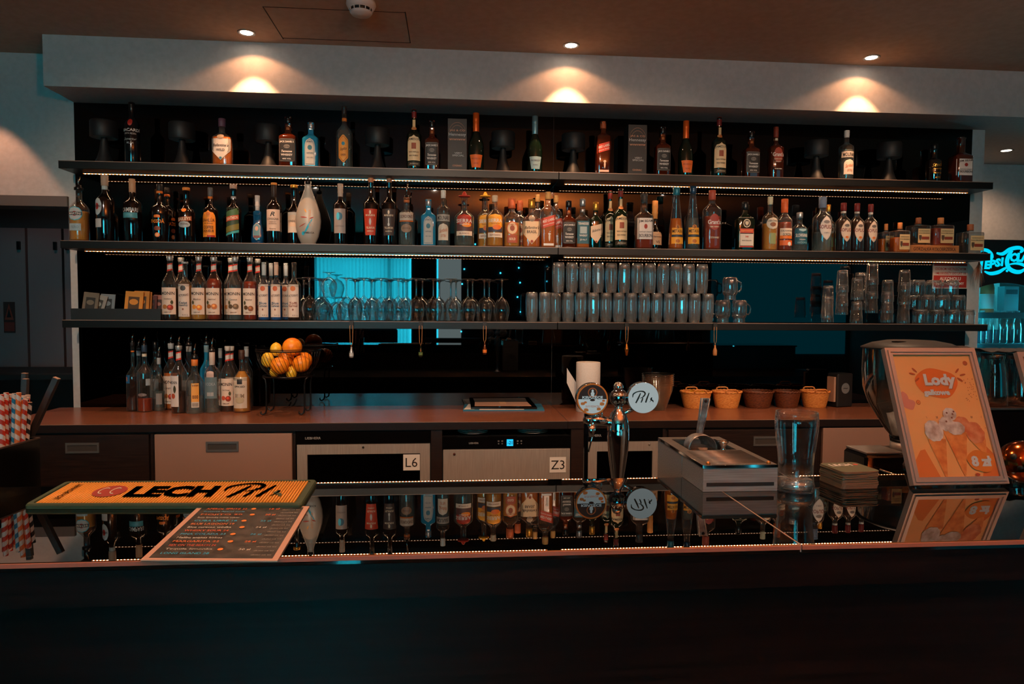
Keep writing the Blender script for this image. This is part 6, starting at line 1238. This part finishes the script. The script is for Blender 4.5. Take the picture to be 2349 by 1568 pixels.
# coaster stack
q = [onZ(x, y, BT) for x, y in ((1888, 1098), (1945, 1123), (2023, 1120))]; ztop = onY(1940, 1083, q[1].y).z-BT; 
cs = .073; ang = .30; c0_ = (q[1]+Vector((q[2].x-q[1].x, 0, 0))*.5); cc_ = None; n = 16; th_ = ztop/n; CG = K((74, 76, 50)); CB = K((120, 84, 62)); cx0, cy0 = .712, 1.172
cp = None
for i in range(n):
    a = .10+random.uniform(-.05, .05); lab = 'square beer coaster in the stack, %s from the top' % ORDN[n-1-i] if i < n-1 else 'green square beer coaster with cream lettering, topmost of its stack'
    loc = (cx0+random.uniform(-.0015, .0015), cy0+random.uniform(-.0015, .0015), BT+.0004+i*th_)
    if cp is None:
        cp = thing('coaster', lab, 'coaster', loc, a, 'square beer coasters in a stack')
        b = MB(); s_ = cs/2; e = .009; pts = []
        for cu, cv, a0 in ((-s_+e, -s_+e, 180), (s_-e, -s_+e, 270), (s_-e, s_-e, 0), (-s_+e, s_-e, 90)):
            for k_ in range(5): pts.append((cu+e*cos(radians(a0+22.5*k_)), cv+e*sin(radians(a0+22.5*k_))))
        N_ = len(pts); b.add([(x, y, 0) for x, y in pts]+[(x, y, th_*.86) for x, y in pts], [tuple(range(N_-1, -1, -1))]+[(k_, (k_+1) % N_, N_+(k_+1) % N_, N_+k_) for k_ in range(N_)], CB)
        b.add([(x, y, th_*.86) for x, y in pts], [tuple(range(N_))], CG); b.obj('board', cp)
    else: top_ = dup(cp, loc, lab, rz=a)
b = MB(); b.text('LECH', WHT, lambda x, y: (x, y, th_*.86+.0004), -.006, .016, .016, .042, .03); b.poly([(.024+.005*cos(k_), .016+.005*sin(k_)) for k_ in range(6)], K((200, 60, 30)), lambda x, y: (x, y, th_*.86+.0004)); b.obj('lettering', top_)
# ================================================================ ice cream poster in a stand
Yf = 1.155; A_ = onZ(2093, 1113, BT+.006); B_ = onZ(2312, 1109, BT+.006); TL = onY(2065, 803, 1.225); TR = onY(2278, 801, 1.225)
w_ = (B_-A_).length; hgt = ((TL-A_).length+(TR-B_).length)/2; ex = (B_-A_).normalized(); ey = ((TL+TR)/2-(A_+B_)/2).normalized(); ey = (ey-ex*ey.dot(ex)).normalized(); ez = ex.cross(ey)
t = bpy.data.objects.new('framed_poster', None); COL.objects.link(t); Mx = Matrix((ex, ey, ez)).transposed().to_4x4(); Mx.translation = A_; t.matrix_world = Mx
tag(t, 'leaning silver-framed orange ice cream poster on the bar', 'framed poster')
fw = .0135; b = MB()
FR = mat('silver_frame', (176, 158, 150), .35, .6)
for x0, x1, y0, y1 in ((0, w_, 0, fw), (0, w_, hgt-fw, hgt), (0, fw, fw, hgt-fw), (w_-fw, w_, fw, hgt-fw)):
    b.box(x0, x1, y0, y1, -.008, .004, FR)
for x0, x1, y0, y1 in ((fw*.35, w_-fw*.35, fw*.35, fw*.65), (fw*.35, w_-fw*.35, hgt-fw*.65, hgt-fw*.35), (fw*.35, fw*.65, fw*.65, hgt-fw*.65), (w_-fw*.65, w_-fw*.35, fw*.65, hgt-fw*.65)): b.box(x0, x1, y0, y1, .004, .0065, FR)
b.obj('frame', t)
MB().box(fw, w_-fw, fw, hgt-fw, -.006, 0, noise_mat('poster_paper', (216, 140, 80), (222, 150, 90), nscale=8, rough=.45)).obj('poster_sheet', t)
inv = Mx.inverted(); g0 = Mx @ Vector((w_/2, hgt*.6, -.01)); g1 = inv @ Vector((g0.x+.01, g0.y+.10, BT+.004)); g0 = inv @ g0
MB().tube([g0, g1], .0035, FR, 8).obj('stand_strut', t)
W2, H2 = w_-2*fw, hgt-2*fw
def pf(lay): return lambda x, y: (fw+x*W2, fw+y*H2, .0003+lay*.00025)
ART = MB()
def blob(cx, cy, rx, ry, c, lay, wob=.0, n=36, ph=0): ART.poly([(cx+rx*cos(2*pi*k/n)*(1+wob*sin(3*2*pi*k/n+ph)), cy+ry*sin(2*pi*k/n)*(1+wob*sin(4*2*pi*k/n+ph))) for k in range(n)], K(c), pf(lay))
blob(.50, .76, .27, .125, (206, 92, 28), 1, .06); blob(.0+.045, .62, .05, .07, (190, 110, 90), 1, .05); blob(.09, .585, .075, .045, (190, 110, 90), 1.2, .1); blob(.0, .585, .0, .0, (1, 1, 1), 1)
blob(.93, .93, .03, .02, (150, 70, 34), 1); blob(.21, .60, .028, .02, (180, 90, 44), 1); blob(.21, .60, .018, .013, (222, 120, 52), 2); blob(.21, .60, .009, .006, (180, 90, 44), 3)
for x, y, a in ((.25, .87, 2.3), (.21, .84, 2.9), (.26, .79, 3.8), (.80, .865, .8), (.86, .83, .2), (.81, .79, -.6)):
    ART.poly([(x+.04*cos(k*pi/6)*cos(a)-.012*sin(k*pi/6)*sin(a), y+(.04*cos(k*pi/6)*sin(a)+.012*sin(k*pi/6)*cos(a))*W2/H2) for k in range(12)], K((150, 62, 24)), pf(2))
random.seed(5)
for i in range(34): blob(.97-random.random()*.16*(.5+abs(i-17)/30), .60+.2*i/34+random.random()*.01, .005, .0035, (140, 70, 36), 2, 0, 8)
for x, y, s_ in ((.27, .475, '\\'), (.40, .475, 'ıı'), (.84, .475, 'ıı'), (.96, .475, '/'), (.22, .39, '-'), (.98, .385, '-')): ART.text(s_, K((90, 50, 30)), pf(2), x, y, .018 if s_ != '-' else .003, .02)
ART.text('Lody', K((176, 176, 176)), pf(4), .545, .775, .125, .46, .05); ART.text('gałkowe', K((176, 176, 176)), pf(4), .47, .675, .062, .40, .05)
ART.text('Lody', K((150, 90, 60)), pf(3), .552, .768, .125, .46, .05)
WAF = noise_mat('waffle_print', (186, 96, 40), (214, 126, 62), nscale=60, rough=.5)
def cone(x, y, w2, tx, ty, lay, m=WAF): ART.add([pf(lay)(*q) for q in ((x-w2, y), (x+w2, y), (tx+.012, ty), (tx-.012, ty))], [(3, 2, 1, 0)], m)
ART.add([pf(1)(*q) for q in ((0, 0), (.28, .0), (.16, .22), (.10, .21), (0, .12))], [(0, 1, 2, 3, 4)], K((200, 100, 40)))
ART.add([pf(1)(*q) for q in ((.80, 0), (1, 0), (1, .18), (.93, .24))], [(0, 1, 2, 3)], K((196, 94, 36)))
cone(.335, .30, .115, .35, .0, 3); cone(.585, .36, .15, .585, .01, 3.5); cone(.84, .30, .11, .90, .17, 3)
SC1 = noise_mat('cream_print', (150, 126, 112), (196, 176, 164), nscale=70, rough=.5); SC2 = noise_mat('caramel_print', (176, 84, 44), (200, 120, 80), nscale=70, rough=.5)
def sc(x, y, rx, ry, m, lay): ART.poly([(x+rx*cos(2*pi*k/28)*(1+.05*sin(k*2.3)), y+ry*sin(2*pi*k/28)*(1+.05*sin(k*1.7))) for k in range(28)], m, pf(lay))
sc(.32, .355, .115, .075, SC1, 5); sc(.31, .395, .095, .055, SC1, 5.2)
sc(.695, .415, .10, .065, SC2, 4.5); sc(.50, .42, .10, .06, SC1, 5); sc(.565, .50, .085, .052, SC1, 5.4); sc(.60, .385, .115, .055, SC1, 5.8); sc(.835, .335, .115, .075, SC2, 5); sc(.83, .39, .085, .045, SC2, 5.2)
for x, y in ((.53, .51), (.60, .50), (.62, .52), (.50, .44), (.58, .47)): sc(x, y, .012, .008, K((110, 60, 40)), 6.5)
blob(.82, .12, .17, .085, (196, 104, 34), 6, .08); ART.text('8 zł', K((176, 178, 180)), pf(7), .82, .12, .085, .30, .05); blob(.735, .015, .03, .012, (140, 60, 40), 6)
ART.obj('poster_print', t)

# ================================================================ coffee grinder behind the poster
Yh = 1.66; ph = onY(2089, 790, Yh); kh = 1/ppm(ph); zz = lambda y: onY(2070, y, Yh).z-UB
t = thing('coffee_grinder', 'black coffee grinder with large clear bean hopper behind the poster', 'coffee grinder', (ph.x, Yh, UB))
MB().lathe([(102*kh, zz(799)), (103*kh, zz(796)), (80*kh, zz(786)), (50*kh, zz(780)), (1e-5, zz(778))], BLACKM, 56).obj('hopper_lid', t)
for sx in (-1, 1): MB().lathe([(.018, zz(783)), (.02, zz(781)), (1e-5, zz(780.5))], BLACKG, 24, ay=.8, c=(sx*.04-.01, -.03, 0)).obj('finger_hole', t)
hp = [(98, 800), (99, 850), (96, 890), (84, 925), (66, 955), (48, 985), (36, 1000)]
MB().lathe([(r*kh, zz(y)) for r, y in hp[::-1]], glass('hopper_plastic', (.62, .56, .5), 1.5, .07, .06, .05, (120, 90, 70)), 56, cap=False).obj('hopper', t)
MB().lathe([(r*kh*.95, zz(y)) for r, y in ((34, 1000), (46, 985), (62, 957), (74, 935), (70, 930), (30, 922), (.01, 920))], noise_mat('coffee_beans', (30, 14, 8), (70, 36, 20), nscale=110, rough=.35, bump=1.), 48, cap=False).obj('coffee_beans', t)['kind'] = 'stuff'
MB().box(-.03, .06, -.045, -.02, zz(985), zz(935), mat('brown_baffle', (120, 66, 40), .4), T=Matrix.Rotation(.5, 4, 'Y') @ Matrix.Translation((-.62, 0, .08))) 
MB().lathe([(36*kh, zz(1012)), (38*kh, zz(1000)), (34*kh, zz(998))], BLACKG, 40).obj('hopper_collar', t)
MB().lathe([(36*kh, zz(1035)), (36*kh, zz(1013))], STEEL, 40).obj('adjust_drum', t)
b = ribbed([(64*kh, zz(1043)), (66*kh, zz(1040)), (64*kh, zz(1034)), (40*kh, zz(1032))], mat('knurled_steel', (130, 126, 124), .3, .9), 60, .012, 180, cap=True); b.obj('knurled_ring', t)
MB().lathe([(.085, 0), (.088, .01), (.075, .03), (.066, zz(1110)), (.078, zz(1095)), (.080, zz(1050)), (.070, zz(1044))], BLACKG, 48).obj('motor_body', t)
b = MB().box(-.15, -.04, -.06, .04, zz(1080), zz(1032), BLACKG, bev=.006, T=None); b.obj('dosing_head', t)
MB().box(-.145, -.05, -.055, .035, zz(1031), zz(1026), ALU, bev=.001).obj('dosing_cover', t); MB().tube([(-.12, -.07, zz(1060)), (-.02, -.088, zz(1090))], .0025, CHROME, 8).obj('dosing_lever', t)
# espresso machine with cups on top, beyond the grinder
Ye = 1.75; a = onY(2195, 950, Ye); t = thing('espresso_machine', 'dark espresso machine with cup rail behind the poster', 'espresso machine', (a.x, Ye, UB))
zt_ = onY(2300, 933, Ye).z-UB
MB().box(0, .75, 0, .19, .0, zt_-.008, BLACKG, bev=.004).obj('housing', t); MB().box(-.01, .76, -.01, .195, zt_-.0075, zt_, mat('steel_tray', (150, 120, 104), .3, .9), bev=.001).obj('cup_tray', t)
G_LATTE = glass('latte_glass', (.55, .5, .46), 1.4, .10, .04)
lg = None; k = 0
for r_, Yr in ((0, Ye+.035), (1, Ye+.12)):
    for i in range(5):
        x = a.x+.045+i*.082+r_*.03; h = .145; lab = 'tall latte glass upside down on the espresso machine, %s row, %s from the grinder' % (('front', 'back')[r_], ORDN[i]); loc = (x, Yr, UB+zt_+.0005)
        if lg is None:
            lg = thing('latte_glass', lab, 'glass', loc, 0, 'latte glasses on the espresso machine'); MB().lathe([(.039, 0), (.0385, .03), (.034, .09), (.027, h-.018), (.030, h-.008), (.030, h), (.02, h)], G_LATTE, 32, cap=True).obj('glass_wall', lg)
            MB().lathe([(.0255, h-.016), (.0285, h-.006), (1e-5, h-.005)], glass('thick_base_glass', (.85, .85, .85), .8, .22, .08, .25, (230, 220, 210)), 20).obj('thick_base', lg)
        else: dup(lg, loc, lab)
# towel / wrapped cloth lying over the glasses
v = []; f = []; NX = 24; NY = 8; zc_ = UB+zt_+.1465; gx0 = a.x-.01
for j in range(NY+1):
    for i in range(NX+1): u = i/NX; w3 = j/NY; v.append((u*.42, w3*.17, .002+.006*abs(sin(i*1.1+j*.7))+.012*math.exp(-((u-.12)/.06)**2)))
for j in range(NY):
    for i in range(NX): f.append((j*(NX+1)+i, j*(NX+1)+i+1, (j+1)*(NX+1)+i+1, (j+1)*(NX+1)+i))
o = MB().add(v, f, mat('black_bar_net', (20, 18, 20), .5), True).obj('bar_netting', None, (gx0, Ye, zc_)); md = o.modifiers.new('solid', 'SOLIDIFY'); md.thickness = .002; tag(o, 'black rubber netting laid over the upturned latte glasses', 'netting')
v = []
# second poster, cropped by the frame edge
q0 = onY(2329, 808, 1.30); ey2 = ey.copy(); ex2 = ex.copy(); L2 = (q0.z-BT-.007)/ey2.z; A2 = q0-ey2*L2
t = bpy.data.objects.new('framed_poster', None); COL.objects.link(t); Mx = Matrix((ex2, ey2, ex2.cross(ey2))).transposed().to_4x4(); Mx.translation = A2; t.matrix_world = Mx
tag(t, 'white-framed food poster cut by the frame edge, beside the bronze lamp globe', 'framed poster')
b = MB()
for x0, x1, y0, y1 in ((0, .19, 0, .01), (0, .19, L2-.01, L2), (0, .01, .01, L2-.01), (.18, .19, .01, L2-.01)): b.box(x0, x1, y0, y1, -.006, .004, FR)
b.obj('frame', t); MB().box(.01, .18, .01, L2-.01, -.004, 0, noise_mat('food_print', (120, 40, 16), (196, 90, 40), nscale=30, rough=.45)).obj('poster_sheet', t)
b = MB(); b.poly([(.014, L2-.014), (.10, L2-.014), (.10, L2-.03), (.014, L2-.03)], K((180, 160, 150)), lambda x, y: (x, y, .0006)); b.obj('poster_print', t)
# bronze globe
pg = onY(2358, 1068, 1.32); r = 56/ppm(pg)
t = thing('bronze_globe', 'polished bronze globe ornament with round holes beside the poster', 'globe', (pg.x, 1.33, UB)); BRZ = mat('bronze_metal', (180, 90, 40), .13, 1.)
zc_ = pg.z-UB; MB().ball((0, 0, zc_), r, BRZ, 40, 28).obj('globe_shell', t); MB().lathe([(.05, 0), (.05, .008), (.012, .02), (.012, zc_-r+.004)], BRZ, 24).obj('base', t)
b = MB()
for th, ph_ in ((-1.9, .5), (-2.4, 0), (-1.5, .15), (-2.1, -.45), (-2.7, .45), (-1.2, .7), (-2.9, -.3), (-1.5, -.5)):
    d = Vector((cos(th)*cos(ph_), sin(th)*cos(ph_), sin(ph_))); T = Matrix.Translation(Vector((0, 0, zc_))+d*(r*.985)) @ d.to_track_quat('Z', 'Y').to_matrix().to_4x4(); b.lathe([(r*.13, 0), (r*.12, r*.02), (1e-5, r*.022)], mat('hole_black', (8, 5, 4), .5), 20, T=T)
b.obj('punched_hole_rim', t)

# ================================================================ drinks fridge behind
Yp = 4.0; x0 = onY(2246, 600, Yp).x-.05; x1 = x0+.62; zt = onY(2300, 551, Yp).z
t = thing('drinks_fridge', 'tall dark drinks fridge glowing cyan with script logo header', 'fridge', (x0, Yp, 0)); W3 = x1-x0
b = MB(); b.box(0, .03, 0, .5, .05, zt, BLACKM); b.box(W3-.03, W3, 0, .5, .05, zt, BLACKM); b.box(.03, W3-.03, .47, .5, .05, zt, WHITE); b.box(.03, W3-.03, 0, .47, zt-.03, zt, BLACKM); b.box(.03, W3-.03, 0, .47, .05, .2, BLACKM)
b.box(0, .03, .01, .49, 0, .05, BLACKM); b.box(W3-.03, W3, .01, .49, 0, .05, BLACKM); b.obj('housing', t)
CYN = emis('neon_cyan_print', (.0, .62, .85), 1.1)
zh = onY(2300, 664, Yp).z; zap = onY(2297, 649, Yp).z; cxp = onY(2298, 649, Yp).x-x0; zsp = onY(2349, 668, Yp).z
hd = MB(); HDm = mat('charcoal_header', (26, 28, 30), .5)
n = 24; pts = []
ha = cxp-.0 if cxp < W3-cxp else W3-cxp
v = []; 
for i in range(n+1):
    x = W3*i/n; q_ = min(1, abs(x-cxp)/.27); za = zap-.13*(1-math.sqrt(max(0, 1-q_*q_))); v += [(x, -.002, za), (x, -.002, zt), (x, -.03, za), (x, -.03, zt)]
f = []
for i in range(n):
    a_ = 4*i; f += [(a_+2, a_+6, a_+7, a_+3), (a_, a_+1, a_+5, a_+4), (a_, a_+4, a_+6, a_+2), (a_+1, a_+3, a_+7, a_+5)]
hd.add(v, f, HDm); hd.obj('header_panel', t)
LG = MB()
def L3(x, y, o=0): p = onY(x, y, Yp-.031); return (p.x-x0, -.0310-o, p.z)
def stroke(pts, ws):
    v, f = brush(pts, ws); LG.add([L3(*q) for q in v], f, CYN)
# header script: swash P, small capitals, swash C
stroke([(2242, 585), (2252, 574), (2264, 574), (2273, 581), (2275, 590), (2268, 598)], [1, 3.5, 4, 4, 4, 2.5])
stroke([(2254, 584), (2252, 600), (2250, 618), (2252, 626)], [3.4, 3.4, 3.2, 1])
stroke([(2258, 622), (2272, 627), (2290, 624), (2304, 616), (2316, 610)], [1.5, 4, 4.4, 3, 1])
stroke([(2286, 580), (2300, 582), (2316, 572), (2332, 568), (2342, 569), (2345, 574), (2340, 579)], [2, 4, 4.5, 4.5, 4, 4, 2])
stroke([(2322, 574), (2314, 586), (2310, 600), (2314, 614), (2326, 622), (2340, 623), (2352, 616)], [3, 4.5, 5, 5, 5, 4.5, 2])
stroke([(2316, 606), (2330, 604), (2344, 606), (2356, 612), (2366, 610)], [1.5, 2.5, 3.5, 3, 1])
for ch, x, y, h in (('E', 2265, 607, 20), ('P', 2277, 605, 20), ('S', 2289, 602, 20), ('I', 2299, 600, 20), ('O', 2327, 590, 21), ('L', 2339, 590, 21), ('A', 2351, 589, 21)):
    v, f, tw, th = textmesh(ch, .06, .12); LG.add([L3(x+a_/th*h, y-b_/th*h, .0003) for a_, b_ in v], f, CYN)
for dx in range(8): pass
blobp = [(2310+3*cos(k*pi/6), 621+3*sin(k*pi/6)) for k in range(12)]; LG.add([L3(*p) for p in blobp], [tuple(range(12))], CYN)
LG.obj('logo', t)
df = MB(); df.box(.0, .03, -.03, -.002, .05, zap-.1, BLACKM); df.box(W3-.045, W3, -.03, -.002, .05, zap-.1, BLACKM); dfo = df.obj('door_frame', t)
MB().box(.03, W3-.045, -.02, -.016, .2, zap-.001, glass('drinks_fridge_pane', (.9, .95, .95), 2.5, .05)).obj('door_glass', t)
MB().box(.031, .048, .02, .035, .25, zap-.15, emis('fridge_tube_glow', (.05, .8, 1), 80)).obj('light_tube', t); MB().box(W3-.062, W3-.046, .02, .035, .25, zap-.15, emis('fridge_tube_glow', (.05, .8, 1), 80)).obj('light_tube', t)
MB().box(.06, W3-.06, .30, .31, zt-.06, zt-.05, emis('fridge_tube_glow', (.05, .8, 1), 80)).obj('light_tube', t)
zs1 = onY(2290, 717, Yp).z; zs2 = onY(2290, 790, Yp).z
for zq in (zs1, zs2, zs2-.3, zs2-.6):
    s_ = MB().box(.032, W3-.046, .05, .45, zq-.004, zq, glass('shelf_glass', (.5, .8, .85), 1, .3), ).obj('shelf', t); MB().box(.032, W3-.046, .035, .0495, zq-.035, zq+.002, mat('shelf_price_rail', (30, 70, 80), .4)).obj('price_rail', s_)
# bottles and cans inside
CYB = liquid('dark_cola', (10, 60, 80), .8)
k0 = None
for i, x in enumerate((2258, 2274, 2290, 2306, 2322, 2338)):
    p = onY(x, 760, Yp+.1); lab = 'glass soda bottle half full of dark drink in the fridge, %s from the shelf post' % ORDN[i]; loc = (p.x, Yp+.12, zs2+.0005)
    if k0 is None:
        k0 = thing('soda_bottle', lab, 'bottle', loc, 0, 'soda bottles in the drinks fridge'); MB().lathe([(.026, 0), (.028, .01), (.028, .10), (.024, .13), (.012, .175), (.011, .205), (.013, .207)], G_BOT, 20).obj('bottle_body', k0)
        MB().lathe([(.025, .004), (.026, .01), (.026, .09)], CYB, 18).obj('liquid', k0); MB().lathe([(.0138, .202), (.0138, .212), (1e-5, .213)], K((150, 200, 210)), 16).obj('cap', k0)
    else: dup(k0, loc, lab)
for i, (x, c1, lab) in enumerate(((2275, (214, 110, 60), 'tall orange-capped juice bottle on the upper fridge shelf'), (2332, (110, 170, 180), 'pale carton on the upper fridge shelf'))):
    p = onY(x, 690, Yp+.1); t2 = thing('drink_bottle' if i == 0 else 'drink_carton', lab, 'drink', (p.x, Yp+.14, zs1+.0005))
    if i == 0: MB().lathe([(.036, 0), (.038, .006), (.038, .15)], K((200, 210, 210)), 28).obj('bottle_body', t2); MB().lathe([(.0385, .12), (.0385, .16), (.03, .2), (.02, .205)], K(c1), 28).obj('cap', t2); MB().lathe([(.0385, .0), (.0385, .025)], K(c1), 28, cap=False).obj('base_band', t2)
    else: MB().box(-.05, .05, 0, .06, 0, .17, K(c1), bev=.002).obj('carton_body', t2); MB().box(-.04, .04, -.0006, 0, .12, .15, K((60, 90, 100))).obj('label', t2)
# dried grass tuft hanging at the shelf end
pt = onY(2246, 606, 3.62); t = thing('dried_grass_tuft', 'rust-coloured dried grass tuft under the middle shelf end', 'dried grass', (pt.x, 3.62, SZ[1]-.038)); b = MB(); random.seed(9)
for i in range(70):
    a_ = random.random()*2*pi; s_ = random.uniform(.02, .05); L_ = random.uniform(.07, .15); b.tube([(0, 0, 0), (s_*.5*cos(a_), s_*.3*sin(a_), -L_*.5), (s_*cos(a_), s_*.5*sin(a_), -L_)], [.0012, .0007, .0003], K((176, 84, 44)) if i % 3 else K((170, 150, 130)), 3)
b.obj('grass_blades', t); MB().lathe([(.004, 0), (.006, -.02)], K((90, 50, 30)), 10).obj('tie', t)
